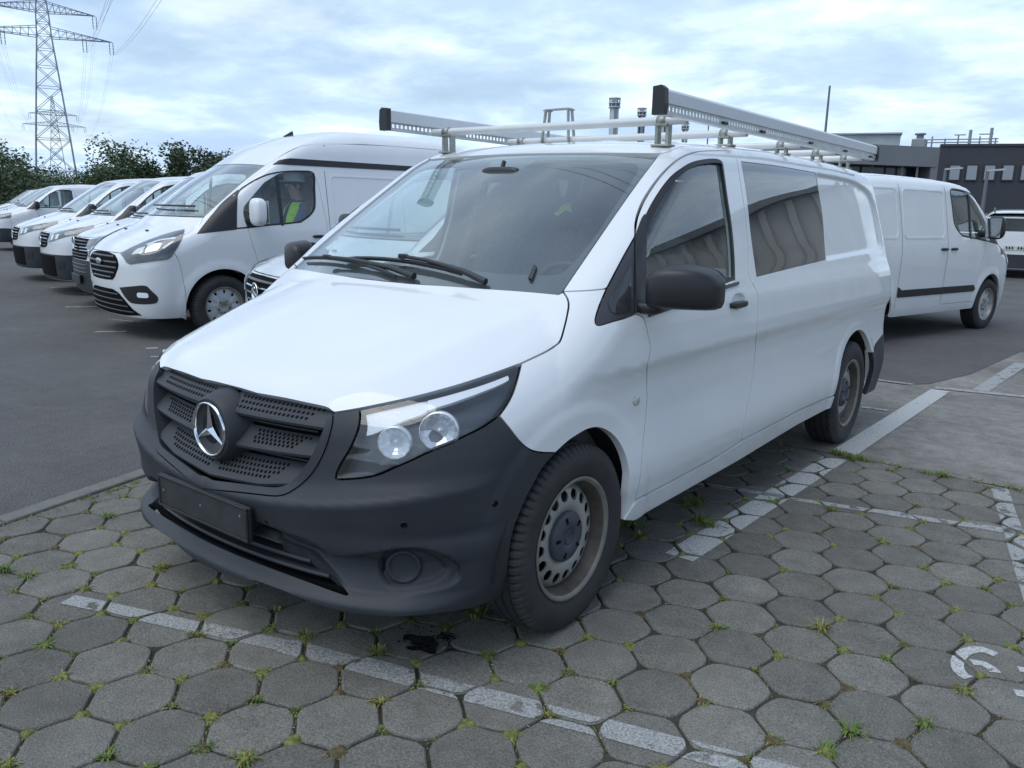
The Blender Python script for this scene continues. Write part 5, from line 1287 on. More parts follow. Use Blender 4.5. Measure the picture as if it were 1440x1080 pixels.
def build_transit(pose, high, root, traced=None):
    S = dict(TR)
    if high:
        S['roof'] = [(.3, 1.80), (.60, 1.935), (.8, 2.05), (1.0, 2.15), (1.4, 2.29), (2.0, 2.37), (3.0, 2.38), (3.9, 2.30)]; S['kr'] = .10; S['kroof'] = .16; S['crown'] = .05
        S['gz'] = S['gz'][:-2]+[(1.95, .82), (2.1, .79), (2.3, .75)]; S['zr'] = 2.0
    B = make_skin(S)
    if traced is None: L = pose_px(B, pose)
    T = traced or {}
    if traced is None:
        # seams and openings read off the high-roof van, kept in the vehicle's own frame
        T['dlo'] = join(L((330.5, 322.5), (331, 290), (334, 270), (349, 257.8), (363, 250), (378, 244), (401.7, 240.2), (425, 239.8), (437, 240.7), (442.3, 245), (443.2, 265), (443.5, 291), (440, 299), (434, 305.5), (423, 313)), L((423, 313), (400, 315.5), (382, 317), (347, 321), (330.5, 322.5)))
        T['tri'] = join(L((277, 329), (285, 318), (296.7, 303.5), (313, 284.7), (335, 266.5)), L((335, 266.5), (333.5, 290), (333, 323)), L((333, 323), (305, 326), (277, 329)))
        T['lamp'] = join(L((169.6, 356.4), (185.6, 348), (205, 339.5), (227, 331.4), (245, 326), (260, 322.5)), L((260, 322.5), (257.8, 330), (254, 340), (248, 350.8), (240, 362), (232.8, 365.4), (213, 368), (183, 372)), L((183, 372), (178.6, 369.6), (174.4, 363), (169.6, 356.4)))
        T['fog'] = join(L((168, 404.3), (187, 402.5), (205, 402), (213, 409), (222.4, 418.9), (218.9, 426.5), (187, 426.5), (177, 419), (168, 404.3)))
        T['grille'] = front_pts(B, [(0, .905), (.20, .90), (.34, .885), (.42, .845), (.455, .79), (.44, .75), (.36, .655), (.30, .62), (.15, .612), (0, .612)])
        T['lower'] = front_pts(B, [(0, .52), (.28, .52), (.40, .49), (.50, .42), (.60, .33), (.70, .27), (.45, .25), (0, .245)])
    dz = SIDE.to2(T['dlo'])
    S['dwin'] = T['dlo']; S['door'] = np.array([(.27, 1.27), (.30, 1.17), (.33, 1.02), (.40, .80), (.43, .66), (.43, .40), (1.30, .40), (1.30, 1.10), (1.285, 1.30), (1.24, 1.70), (1.20, 1.80), (1.1, 1.835), (.95, 1.83), (.74, 1.78), (.56, 1.68), (.40, 1.53), (.28, 1.41), (.265, 1.34)])
    # keep the door outline outside its window
    o = fleet_shell(S, B, root, paint_bg, .05)
    D = Planar((1, -.22, .30)); HD = Planar((.62, -1, .25))
    overlay('quarter_trim', B, plastic2, T['tri'], D, root, .003)
    bar_ = np.array([(x, z) for x, z in (dz[np.abs(dz[:, 0]-.72) < .25]).tolist()]) if False else None
    ya = .70; zt = 1.775; zb_ = 1.21
    k_ = overlay('window_bar', B, plastic2, side_pts(B, [(ya, zb_), (ya+.035, zb_), (ya+.04, zt), (ya+.005, zt-.01)]), D, root, .002, depth=.01)
    for a, b in zip(k_, o['door']): a.parent = b
    # headlights: dark bowl, clear cover, pieces coloured pale for the shine of chrome
    hl = overlay('headlight', B, lens, T['lamp'], HD, root, .012, depth=.014)
    hb = overlay('headlight_bowl', B, mat('lamp_housing2', (.03, .033, .037), .3, .2), T['lamp'], HD, root, .003, depth=0)
    l2 = HD.to2(T['lamp']); c0 = l2.mean(0); ax = (l2[np.argmax(l2[:, 0])]-l2[np.argmin(l2[:, 0])]); ax /= np.linalg.norm(ax); ay = np.array([-ax[1], ax[0]])
    def loc(u, v): return c0+ax*u+ay*v
    for nm, pts in (('reflector', [(-.20, -.045), (-.07, -.06), (-.05, .02), (-.15, .01)]), ('reflector', [(-.04, -.062), (.09, -.055), (.12, .02), (.02, .045), (-.03, .03)]), ('light_guide', [(-.06, .045), (.06, .075), (.22, .082), (.23, .060), (.07, .055), (-.05, .030)]), ('light_guide', [(.12, -.04), (.21, .04), (.225, .03), (.135, -.055)])):
        z_ = overlay(nm, B, mat('lamp_bright', (.80, .82, .84), .18, .35) if nm == 'reflector' else lampwhite, np.array([loc(*p) for p in pts]), HD, root, .006, depth=0, step=.03)
        for a, b in zip(z_, hl): a.parent = b
    for a, b in zip(hb, hl): a.parent = b
    fg = overlay('fog_surround', B, plastic2, T['fog'], HD, root, .003)
    f2 = HD.to2(T['fog']); fc = f2.mean(0)
    for a, b in zip(overlay('fog_lamp', B, lampwhite, rrect(fc[0]+.0, fc[0]+.13, fc[1]-.03, fc[1]+.02, .02), HD, root, .010), fg): a.parent = b
    # grille: black field, five bars, oval badge
    gl_ = mirror_loop(T['grille']); g = overlay('grille', B, dark, gl_, FRONT, root, .003, mirror=False)
    for z, x in ((.865, .34), (.805, .41), (.75, .40), (.695, .35), (.645, .27)):
        n0 = len(bpy.data.objects); slats(B, g, 'grille_bar', mat('grille_bar_grey', (.055, .058, .062), .35, .2), x, [z], .024, .004)
    mb = MB(); v, f = superbox((0, -.968, .805), (.165, .02, .068), 2.0, 32); mb.add(v, f, 0, True); mb.build('badge', [mat('badge_silver', (.45, .48, .52), .25, .7)], g)
    lo = overlay('lower_grille', B, dark, mirror_loop(T['lower']), FRONT, root, .003, mirror=False)
    for z, x in ((.47, .38), (.41, .46), (.35, .53), (.295, .60)): slats(B, lo, 'grille_bar', mat('grille_bar_dark', (.05, .052, .056), .5), x, [z], .016, .003)
    # wipers, washer jets
    mb = MB(); 
    for xa, xb in ((-.62, -.02), (-.05, .58)):
        p = [top_pts(B, [(x, -.26+.30*x*x+.05)])[0]+np.array([0, -.01, .03]) for x in np.linspace(xa, xb, 8)]; mb.tube(p, .012, 6)
    mb.build('wiper', [plastic2], root)
    for sx in (1, -1):
        p = top_pts(B, [(sx*.32, -.55)])[0]; mb = MB(); mb.box((p[0], p[1], p[2]+.006), (.05, .025, .014), None, 0, .004); mb.build('washer_jet', [plastic2], root)
    ear_mirror(root, .985, .36, 1.36, paint_bg if high else plastic2)
    # door handles, side moulding, pressings of the load bay
    for sx, d_ in zip((1, -1), o['door']):
        for y_, par in ((1.17, d_), (1.42, o['side'][0 if sx > 0 else 1])):
            mb = MB(); p = side_pts(B, [(y_, 1.09)])[0]; v, f = superbox((sx*(p[0]+.012), y_, 1.09), (.03, .17, .035), 3); mb.add(v, f, 0, True); mb.build('door_handle', [plastic2], par)
    mo = overlay('side_moulding', B, plastic2, side_pts(B, [(.46, .57), (.52, .62), (2.35, .62), (2.42, .66), (2.42, .535), (.50, .535)]), D, root, .012)
    for y0_, y1_ in ((1.40, 2.38), (2.50, 3.62)):
        ov = rrect(y0_, y1_, 1.22, 1.80, .07); o2 = offset(ov, .018)
        overlay('load_bay_rib', B, paint_bg, side_pts(B, resample(ov, .03, True)), D, root, .006, holes=[D.to2(side_pts(B, resample(o2, .03, True)))], h=.05, depth=.010)
    sm = mat('seam_dark', (.02, .02, .022), .8)
    for y_ in (1.345, 2.44):
        overlay('door_seam', B, sm, side_pts(B, [(y_-.003, .40), (y_+.003, .40), (y_+.003, 1.85), (y_-.003, 1.85)]), D, root, .0012, depth=0, h=.1)
    if high:
        overlay('roof_stripe', B, plastic2, side_pts(B, [(.72, 1.885), (.80, 1.935), (.92, 1.962), (3.5, 1.962), (3.5, 1.905), (.9, 1.888)]), D, root, .006)
        mb = MB(); p = top_pts(B, [(.0, 1.35)])[0]; mb.prism([(p[0]-.02, p[1]-.06, p[2]-.01), (p[0]-.02, p[1]+.07, p[2]-.01), (p[0]-.02, p[1]+.06, p[2]+.06)], (.04, 0, 0)); mb.build('roof_aerial', [plastic2], root)
    return T, B
transit_pose = (-6.53, 2.99, R(-8.1))
tr1 = empty('high_roof_van', (transit_pose[0], transit_pose[1], 0), transit_pose[2], 'white high-roof van with black roof stripe and a person at the wheel', 'van')
TRT, TRB = build_transit(transit_pose, True, tr1)
tr2 = empty('parked_van', (-.30, 10.75, 0), R(165), 'white low-roof van with black side moulding and red stickers by its headlight', 'van')
build_transit(None, False, tr2, TRT)
# stickers on the low-roof van's front wing (right side towards the camera)
_sk = make_skin(dict(TR)); _D = Planar((1, -.22, .30))
for (y0_, y1_, c_) in ((-.36, -.30, (.35, .06, .04)), (-.28, -.25, (.45, .16, .12)), (-.43, -.39, (.5, .32, .26))):
    st = overlay('sticker', _sk, mat('sticker_%d' % int(abs(y0_)*100), c_, .6, noise=(20, .3)), side_pts(_sk, [(y0_, 1.00), (y1_, 1.00), (y1_+.05, 1.17), (y0_+.05, 1.17)]), _D, tr2, .003, depth=0)
    bpy.data.objects.remove(st[0])
# ------------------------------------------------------------------ mid-size vans further along the row
K0 = dict(wb=3.275, tyre=.328, arch=.405, track=.83, rear=4.00, bot=.235, cyl=.25, ws=(-.17, 1.215, .70, .30), wsx=(.78, .69, .76), wtc=.2, fp=(.18, .30),
          bon=[(-1.1, .74), (-.88, .925), (-.80, .985), (-.6, 1.07), (-.4, 1.14), (-.2, 1.205), (0, 1.26), (.4, 1.38)],
          gz=[(.16, .86), (.26, .905), (.4, .935), (.6, .95), (.8, .953), (1.0, .952), (1.12, .945), (1.22, .925), (1.5, .868), (1.75, .81), (1.9, .77)],
          yf=[(.18, -.82), (.24, -.87), (.30, -.885), (.45, -.90), (.60, -.905), (.80, -.90), (.95, -.875), (1.05, -.82), (1.15, -.72)],
          roof=[(.3, 1.70), (.72, 1.80), (1.1, 1.855), (1.6, 1.885), (2.5, 1.89), (4.0, 1.85)], zr=1.72,
          edge=[(0, .945), (.2, .945), (.38, .945), (.52, .965), (.64, .99), (.72, 1.02)], hood=[(.80, -.42), (.83, -.30), (.825, -.15), (.80, -.05)],
          ditch=[(.70, .86), (.71, 1.1), (.715, 1.6), (.715, 2.4), (.71, 3.3), (.69, 3.75)],
          seam=[(-.50, 1.035), (-.43, .93), (-.42, .80), (-.415, .60), (-.405, .37)], a0=176,
          dwin=[(.22, 1.20), (.20, 1.235), (.34, 1.37), (.48, 1.50), (.62, 1.61), (.76, 1.68), (.92, 1.715), (1.12, 1.715), (1.17, 1.69), (1.19, 1.25), (1.15, 1.215), (.6, 1.20)],
          door=[(.17, 1.25), (.18, 1.16), (.28, .98), (.36, .80), (.40, .62), (.40, .40), (1.27, .40), (1.275, 1.1), (1.25, 1.60), (1.19, 1.74), (1.1, 1.762), (.9, 1.76), (.74, 1.72), (.60, 1.645), (.45, 1.53), (.30, 1.40)])
def front_kit(B, root, o, kind):
    HD = Planar((.62, -1, .25)); CY = o['CY']; D = Planar((1, -.22, .30))
    def band(z0_, z1_, u1, name, m, off=.006):
        u = np.linspace(-u1, u1, 40); l_ = np.vstack([np.stack([u, z0_+0*u], 1), np.stack([u[::-1], z1_+0*u], 1)])
        return overlay(name, B, m, l_, CY, root, off, h=.05, mirror=False, step=.03)
    if kind == 'k0':
        bb = band(.245, .62, 1.02, 'lower_bumper', plastic); band(.29, .60, .50, 'intake', dark, .009)
        for z, x in ((.57, .42), (.52, .43), (.33, .55), (.39, .52), (.45, .50)): slats(B, bb, 'bumper_bar', mat('bar_shine', (.10, .105, .115), .4), x, [z], .018, .004)
        gr = overlay('grille', B, dark, mirror_loop(front_pts(B, [(0, .935), (.36, .93), (.40, .88), (.34, .75), (.24, .715), (0, .705)])), FRONT, root, .004, mirror=False)
        for z, x in ((.90, .36), (.85, .35), (.80, .32), (.75, .28)): slats(B, gr, 'grille_bar', chrome if z in (.85,) else mat('bar_shine', (.10, .105, .115), .4), x, [z], .016, .003)
        mb = MB(); mb.lathe([(.075, -.008), (.08, -.016), (.068, -.018), (.066, -.010), (0, -.008)], (0, -.905, .81), 'y', 28); mb.box((0, -.925, .81), (.10, .006, .022), Matrix.Rotation(R(25), 3, 'Y')); mb.build('badge', [chrome], gr)
        hl_loop = np.vstack([front_pts(B, [(.40, .80), (.43, .915), (.56, .95), (.70, .99)]), side_pts(B, [(-.45, 1.03), (-.30, 1.07)]), side_pts(B, [(-.32, 1.01), (-.44, .94)]), front_pts(B, [(.72, .87), (.56, .82)])])
        hl = overlay('headlight', B, lens, hl_loop, HD, root, .014, depth=.014); hb = overlay('headlight_bowl', B, mat('lamp_grey', (.09, .10, .11), .3, .3), hl_loop, HD, root, .004, depth=0)
        for k in range(2): hb[k].parent = hl[k]
        for x0_ in (.50, .62):
            z0_ = .87+.12*(x0_-.5); z_ = overlay('lamp_unit', B, lampwhite, front_pts(B, [(x0_, z0_-.035), (x0_+.06, z0_-.028), (x0_+.055, z0_+.045), (x0_-.005, z0_+.038)]), HD, root, .009, depth=0)
            for k in range(2): z_[k].parent = hl[k]
        fg = overlay('fog_surround', B, plastic2, front_pts(B, [(.60, .40), (.76, .42), (.78, .52), (.62, .53)]), HD, root, .010)
    if kind == 'vw':
        bb = band(.245, .66, 1.02, 'lower_bumper', plastic); band(.40, .47, .75, 'intake', plastic2, .010)
        for z, x in ((.60, .46), (.55, .44), (.50, .42)): slats(B, bb, 'bumper_bar', plastic2, x, [z], .020, .0)
        gr = overlay('grille', B, dark, mirror_loop(front_pts(B, [(0, .945), (.46, .94), (.46, .83), (.50, .75), (.44, .67), (0, .67)])), FRONT, root, .005, mirror=False)
        for z, x in ((.91, .45), (.87, .45)): slats(B, gr, 'grille_bar', mat('bar_shine', (.10, .105, .115), .4), x, [z], .016, .003)
        for z, x in ((.83, .70), (.79, .62)): slats(B, gr, 'chrome_bar', chrome, x, [z], .014, .0)
        for z, x in ((.745, .48), (.705, .46)): slats(B, gr, 'grille_bar', mat('bar_shine', (.10, .105, .115), .4), x, [z], .016, .003)
        mb = MB(); mb.lathe([(.085, -.010), (.09, -.018), (.078, -.020), (.076, -.010), (0, -.008)], (0, -.91, .88), 'y', 28)
        for a in (20, -20): mb.box((.018 if a > 0 else -.018, -.928, .88), (.012, .006, .12), Matrix.Rotation(R(a), 3, 'Y'))
        mb.build('badge', [chrome], gr)
        hl_loop = np.vstack([front_pts(B, [(.47, .82), (.47, .935), (.60, .96), (.72, 1.0)]), side_pts(B, [(-.48, 1.02)]), side_pts(B, [(-.47, .92)]), front_pts(B, [(.74, .85), (.60, .825)])])
        hl = overlay('headlight', B, lens, hl_loop, HD, root, .014, depth=.014); hb = overlay('headlight_bowl', B, mat('lamp_grey', (.09, .10, .11), .3, .3), hl_loop, HD, root, .004, depth=0)
        for k in range(2): hb[k].parent = hl[k]
        mb = MB(); mb.box((0, -.925, .40), (.53, .02, .12), None, 0, .006); mb.build('plate_holder', [plastic2], root)
    if kind == 'plain':
        band(.245, .62, 1.02, 'lower_bumper', plastic)
        overlay('arch_cladding', B, plastic, side_pts(B, [(-.78, .30), (-.78, .60), (-.46, .62), (-.43, .30)]), D, root, .008)
        gr = overlay('grille', B, dark, mirror_loop(front_pts(B, [(0, .92), (.40, .92), (.40, .80), (0, .76)])), FRONT, root, .005, mirror=False)
        slats(B, gr, 'grille_bar', chrome, .38, [.88, .83], .016, .002)
        hl_loop = np.vstack([front_pts(B, [(.42, .81), (.43, .925), (.60, .96), (.72, 1.0)]), side_pts(B, [(-.48, 1.03), (-.38, 1.05), (-.40, .95), (-.46, .90)]), front_pts(B, [(.70, .84), (.55, .81)])])
        hl = overlay('headlight', B, lens, hl_loop, HD, root, .014, depth=.014); hb = overlay('headlight_bowl', B, mat('lamp_grey', (.09, .10, .11), .3, .3), hl_loop, HD, root, .004, depth=0)
        for k in range(2): hb[k].parent = hl[k]
    # quarter trim and shared fittings
    overlay('quarter_trim', B, plastic2, side_pts(B, [(-.02, 1.145), (.10, 1.24), (.22, 1.36), (.24, 1.30), (.20, 1.235), (.21, 1.165), (.10, 1.155)]), D, root, .003)
    k_ = overlay('window_bar', B, plastic2, side_pts(B, [(.54, 1.205), (.57, 1.205), (.60, 1.585), (.57, 1.56)]), D, root, .003, depth=.01)
    for a, b in zip(k_, o['door']): a.parent = b
    mb = MB()
    for xa, xb in ((-.60, -.02), (-.05, .56)):
        mb.tube([top_pts(B, [(x, -.17+.30*x*x+.06)])[0]+np.array([0, -.01, .025]) for x in np.linspace(xa, xb, 8)], .012, 6)
    mb.build('wiper', [plastic2], root)
    for sx in (1, -1):
        p = top_pts(B, [(sx*.30, -.42)])[0]; mb = MB(); mb.box((p[0], p[1], p[2]+.006), (.05, .025, .014), None, 0, .004); mb.build('washer_jet', [plastic2], root)
        mb = MB(); p = side_pts(B, [(1.15, 1.06)])[0]; v, f = superbox((sx*(p[0]+.01), 1.15, 1.06), (.03, .17, .035), 3); mb.add(v, f, 0, True); mb.build('door_handle', [plastic2], root)
def mid_van(name, pose, label, kind, pm=None, mirror_m=None, sc=1.0):
    root = empty(name, (pose[0], pose[1], 0), pose[2], label, 'van'); S = dict(K0)
    if kind == 'vw':
        S['roof'] = [(.3, 1.74), (.72, 1.86), (1.1, 1.92), (1.6, 1.945), (2.5, 1.95), (4.0, 1.91)]; S['edge'] = [(0, .955), (.3, .955), (.52, .97), (.64, .99), (.72, 1.02)]
    B = make_skin(S); o = fleet_shell(S, B, root, pm or paint_bg, .08); front_kit(B, root, o, kind)
    ear_mirror(root, .955, .22, 1.27, mirror_m or plastic2, (.20, .13, .22))
    return root, B
HV = R(-14)
vA, BA = mid_van('fleet_van', (-13.8, 4.9, HV), 'white van with paired square headlamp units and red streaks on its wing', 'k0')
D_ = Planar((1, -.22, .30))
for k in range(3):
    st = overlay('sticker', BA, mat('faded_red', (.42, .22, .20), .6), side_pts(BA, [(-.15+.09*k, .98), (-.12+.09*k, .98), (.02+.09*k, 1.11), (-.01+.09*k, 1.11)]), D_, vA, .003, depth=0)
    bpy.data.objects.remove(st[1])
vB = copy_tree(vA); vB.location = (-11.2, 4.30, 0); vB['label'] = 'white van with paired square headlamp units, beside the van with the round badge'
for c_ in list(vB.children):
    if c_.name.startswith('sticker'): bpy.data.objects.remove(c_)
vw_, _ = mid_van('fleet_van', (-8.95, 3.80, HV), 'white van with round badge, slatted black grille and rectangular headlamps', 'vw')
sil, _ = mid_van('silver_van', (-2.45, 2.15, R(-19)), 'silver van squeezed beside the crew van, only bonnet edge and pillar in view', 'k0', paint_silver)
tf, _ = mid_van('fleet_van', (-23.6, 8.0, HV), 'white van with dark bumper and cab window, standing apart behind the paired-lamp vans', 'plain')
far_spots = [(-30.5, 10.6), (-38.0, 13.2)]
for k, (x_, y_) in enumerate(far_spots):
    c_ = copy_tree(tf); c_.location = (x_, y_, 0); tag(c_, ('far white van parked just beyond the van standing apart', 'farthest white van, below the broad olive tree')[k], None, 'far vans at the end of the row')
# ------------------------------------------------------------------ roof rack on the crew van
rack = empty('roof_rack', (0, 2.2, 1.75), 0, 'aluminium ladder rack with slotted side rails bolted on the crew van roof', 'roof rack')
def rk(mb, name, mats): 
    o = mb.build(name, mats, rack); 
    for v in o.data.vertices: v.co -= Vector((0, 2.2, 1.75))
    return o
YF, YR, XR, Z0, Z1 = .735, 3.74, .77, 1.832, 1.922
slot_pitch, slot_l = .030, .018
for sx in (1, -1):
    # profile: tall outer face with a hooked top, slotted web below
    mb = MB(); sec = [(-.020, .033), (-.020, .086), (-.010, .092), (.012, .090), (.020, .080), (.020, .036), (.014, .033)]
    n = len(sec); vs = [(sx*(XR+dx), y, Z0+dz) for y in (YF, YR) for dx, dz in sec]
    mb.add(vs, [(i, (i+1) % n, n+(i+1) % n, n+i) for i in range(n)]+[tuple(range(n)), tuple(range(2*n-1, n-1, -1))]); rk(mb, 'side_rail', [alu_side])
    # slotted web: bars between slots
    mb = MB(); x = sx*(XR+.010)
    mb.box((x, (YF+YR)/2, Z0+.004), (.006, YR-YF, .010)); mb.box((x, (YF+YR)/2, Z0+.030), (.006, YR-YF, .006))
    y = YF
    while y < YR:
        solid = any(abs(y-c_) < .05 for c_ in (1.28, 1.72, 2.42, 3.05, 3.6))
        mb.box((x, y+.004+(.008 if solid else 0), Z0+.018), (.006, .012 if not solid else .030, .020)); y += slot_pitch
    mb.box((sx*(XR+.0), (YF+YR)/2, Z0-.004), (.034, YR-YF, .006)); rk(mb, 'slotted_web', [alu])
    for yy, s2 in ((YF, -1), (YR, 1)):
        mb = MB(); pts = [(sx*(XR-.026), yy, Z0-.010), (sx*(XR+.026), yy, Z0-.010), (sx*(XR+.030), yy, Z0+.03), (sx*(XR+.026), yy, Z0+.088), (sx*(XR+.010), yy, Z0+.100), (sx*(XR-.026), yy, Z0+.096)]
        mb.prism(pts, (0, s2*.030, 0)); rk(mb, 'end_cap', [plastic2])
    for yy in (1.30, 1.74, 2.44, 3.07, 3.62): mb = MB(); mb.box((sx*(XR+.016), yy, Z0+.012), (.010, .05, .012), None, 0, .002); rk(mb, 'slot_clamp', [plastic2])
for k, yy in enumerate((1.02, 1.66, 2.42, 3.02, 3.58)):
    mb = MB(); rad = .0185; mb.tube([(-.72, yy, 1.834), (.74, yy, 1.834)], rad, 16); rk(mb, 'cross_bar', [alu_white])
    for sx in (1, -1):
        mb = MB(); xb = sx*.625; p = top_pts(vito, [(xb, yy+.015)])[0]; zr_ = p[2]
        yb = p[1]
        # open bracket: two uprights, foot and saddle
        for dx in (-.030, .030): mb.bar((xb+dx*.85, yb, zr_-.006), (xb+dx*.85, yy+.012, 1.830), .013, .034, up=(0, 1, 0))
        mb.box((xb, yb, zr_+.002), (.085, .07, .010), None, 0, .003); mb.box((xb, yy+.006, 1.818), (.062, .05, .010), None, 0, .002)
        mb.lathe([(rad+.001, -.02), (rad+.005, -.02), (rad+.005, .02), (rad+.001, .02)], (xb, yy, 1.834), 'x', 16)
        rk(mb, 'roof_foot', [steel])
# ladder stop hoop on the second bar
mb = MB(); hx = -.37; yy = 1.66
for dx in (-.075, .075):
    for dy in (-.03, .03): mb.bar((hx+dx*1.25, yy+dy, 1.80), (hx+dx, yy+dy*.6, 2.000), .008, .018, up=(0, 1, 0))
    mb.box((hx+dx, yy, 1.995), (.026, .06, .006))
mb.bar((hx-.08, yy, 2.0), (hx+.08, yy, 2.0), .05, .006); mb.box((hx, yy, 1.806), (.20, .06, .010)); rk(mb, 'ladder_stop', [steel])
# ------------------------------------------------------------------ hi-vis vest over a head restraint
mb = MB(); nx, ns = 12, 14; vs = []
for i in range(nx+1):
    u = i/nx; x = -.225+.175*u
    lo = .085+.02*math.sin(u*9)+.015*u
    for k in range(ns+1):
        t = k/ns; a = (t-.45)*2.6; y = 1.478+.055*math.sin(a)+.012*math.sin(7*u+2); z = 1.515-.03*abs(u-.5)-(lo*max(0, -a)*.72 if a < 0 else .10*a*.8)+.006*math.sin(11*u)
        vs.append((x, y, z))
mb.add(vs, [(i*(ns+1)+k, (i+1)*(ns+1)+k, (i+1)*(ns+1)+k+1, i*(ns+1)+k+1) for i in range(nx) for k in range(ns)], 0, True)
mb.build('safety_vest', [hivis], label='yellow-green safety vest hung over a seat inside the crew van', cat='vest')
# ------------------------------------------------------------------ person at the wheel of the high-roof van
def skin_figure(name, pts, edges, rad, m, parent=None, sub=2, **kw):
    me = bpy.data.meshes.new(name); me.from_pydata(pts, edges, []); me.update(); o = link(name, me, m, parent, **kw)
    md = o.modifiers.new('skin', 'SKIN'); md.use_smooth_shade = True
    for i, r_ in enumerate(rad): me.skin_vertices[0].data[i].radius = (r_, r_) if not isinstance(r_, tuple) else r_
    me.skin_vertices[0].data[0].use_root = True
    s = o.modifiers.new('sub', 'SUBSURF'); s.levels = sub; s.render_levels = sub
    return o
def driver(pose):
    X0, Y0, h = pose; c_, s_ = math.cos(h), math.sin(h)
    def W(x, y, z): return (X0+c_*x-s_*y, Y0+s_*x+c_*y, z)
    skin_m = mat('skin', (.45, .27, .19), .6); blue = mat('blue_work_jacket', (.03, .06, .20), .85, noise=(20, .25)); vestm = mat('hi_vis_vest', (.40, .75, .04), .75, noise=(15, .15)); helmet = mat('hard_hat_white', (.75, .76, .76), .35)
    sx, sy, sz = .50, 1.00, .93      # hip
    hz = sz+.74; hy = sy+.13
    P = [(sx, sy+.10, sz+.02), (sx, sy+.14, sz+.22), (sx, sy+.19, sz+.44), (sx, sy+.185, sz+.54), (sx, sy+.16, sz+.61), (sx, hy, sz+.70), (sx, hy, sz+.79)]     # pelvis up to crown
    E_ = [(k, k+1) for k in range(6)]; Rr = [.15, .145, .16, .085, .055, .088, .078]
    for e in (1, -1):
        b = len(P); P += [(sx+e*.17, sy+.18, sz+.47), (sx+e*.22, sy+.02, sz+.27), (sx+e*.13, sy-.22, sz+.22), (sx+e*.10, sy-.305, sz+.245), (sx+e*.09, sy-.345, sz+.25)]
        E_ += [(2, b), (b, b+1), (b+1, b+2), (b+2, b+3), (b+3, b+4)]; Rr += [.075, .055, .042, .028, (.034, .018)]
        for k in range(4):      # bent fingers over the rim
            q = len(P); a = (k-1.5)*.017; ln = (.9, 1.05, 1.0, .8)[k]; P += [(sx+e*.09+a, sy-.345-.030*ln, sz+.262), (sx+e*.09+a, sy-.345-.048*ln, sz+.240), (sx+e*.09+a, sy-.345-.032*ln, sz+.222)]
            E_ += [(b+4, q), (q, q+1), (q+1, q+2)]; Rr += [.009, .0085, .007]
        q = len(P); P += [(sx+e*.055, sy-.335, sz+.246), (sx+e*.050, sy-.365, sz+.240)]; E_ += [(b+3, q), (q, q+1)]; Rr += [.010, .008]
    for e in (1, -1):
        b = len(P); P += [(sx+e*.09, sy+.05, sz), (sx+e*.12, sy-.38, sz+.03), (sx+e*.12, sy-.52, sz-.36)]; E_ += [(0, b), (b, b+1), (b+1, b+2)]; Rr += [.095, .07, .05]
    tmp = skin_figure('person', [W(*q) for q in P], E_, Rr, blue)
    dg = bpy.context.evaluated_depsgraph_get(); me = bpy.data.meshes.new_from_object(tmp.evaluated_get(dg)); bpy.data.objects.remove(tmp)
    # one mesh: body with the features of the face added to it
    mb = MB(); mb.v = [tuple(v.co) for v in me.vertices]; mb.f = [tuple(q.vertices) for q in me.polygons]; mb.sm = [True]*len(mb.f)
    ci, si = math.cos(-h), math.sin(-h)
    for q in me.polygons:
        c = q.center; lx, ly = c.x-X0, c.y-Y0; ly = si*lx+ci*ly; mb.mi.append(1 if (c.z > sz+.575 or ly < sy-.275 and c.z > sz+.15) else 0)
    def addw(vf, mi): v, f = vf; mb.add([W(*q) for q in v], f, mi, True)
    addw(superbox((sx, hy-.088, hz-.005), (.03, .05, .05), 2.2, 10), 1)
    for e in (-1, 1): addw(superbox((sx+e*.084, hy+.01, hz-.01), (.02, .04, .06), 2.2, 10), 1); addw(superbox((sx+e*.034, hy-.080, hz+.012), (.022, .014, .012), 2, 8), 2)
    addw(superbox((sx, hy-.082, hz-.055), (.045, .014, .010), 2, 10), 3)
    p = mb.build('person', [blue, skin_m, mat('eye_dark', (.03, .02, .02), .3), mat('lip', (.30, .12, .10), .6)], label='person in white hard hat and yellow vest seated in the high-roof van', cat='person')
    def part(name, vf, m):
        mb = MB(); v, f = vf; mb.add([W(*q) for q in v], f, 0, True); return mb.build(name, [m], p)
    part('hair', superbox((sx, hy+.025, hz+.02), (.175, .17, .20), 2.4, 20), mat('hair_dark', (.04, .03, .025), .8))
    # hard hat: dome and peak
    mb = MB(); dome = [(.0, .13), (.05, .125), (.09, .10), (.115, .055), (.12, .0), (.132, -.004), (.132, -.010), (.11, -.01)]
    n = 28; vs = []; 
    for k in range(n):
        a = 2*math.pi*k/n
        for r_, z_ in dome: vs.append(W(sx+r_*math.cos(a)*.92, hy+.01+r_*math.sin(a)*1.1-(.045 if (r_ > .125 and math.sin(a) < -.2) else 0), hz+.055+z_))
    m_ = len(dome); mb.add(vs, [(k*m_+i, ((k+1) % n)*m_+i, ((k+1) % n)*m_+i+1, k*m_+i+1) for k in range(n) for i in range(m_-1)], 0, True); mb.build('hard_hat', [helmet], p)
    # vest: open shell round the torso
    mb = MB(); rows = [(sz+.06, .185, .175, sy+.11), (sz+.22, .185, .175, sy+.14), (sz+.38, .20, .18, sy+.175), (sz+.48, .185, .15, sy+.185), (sz+.545, .11, .10, sy+.185)]; n = 28; vs = []
    for z_, rx, ry, yc in rows:
        for k in range(n+1):
            a = -math.pi/2+.22+(2*math.pi-.44)*k/n; vs.append(W(sx+rx*math.cos(a), yc+ry*math.sin(a), z_))
    mb.add(vs, [(i*(n+1)+k, i*(n+1)+k+1, (i+1)*(n+1)+k+1, (i+1)*(n+1)+k) for i in range(len(rows)-1) for k in range(n)], 0, True); mb.build('vest', [vestm], p)
    # reflective bands
    mb = MB(); vs = []
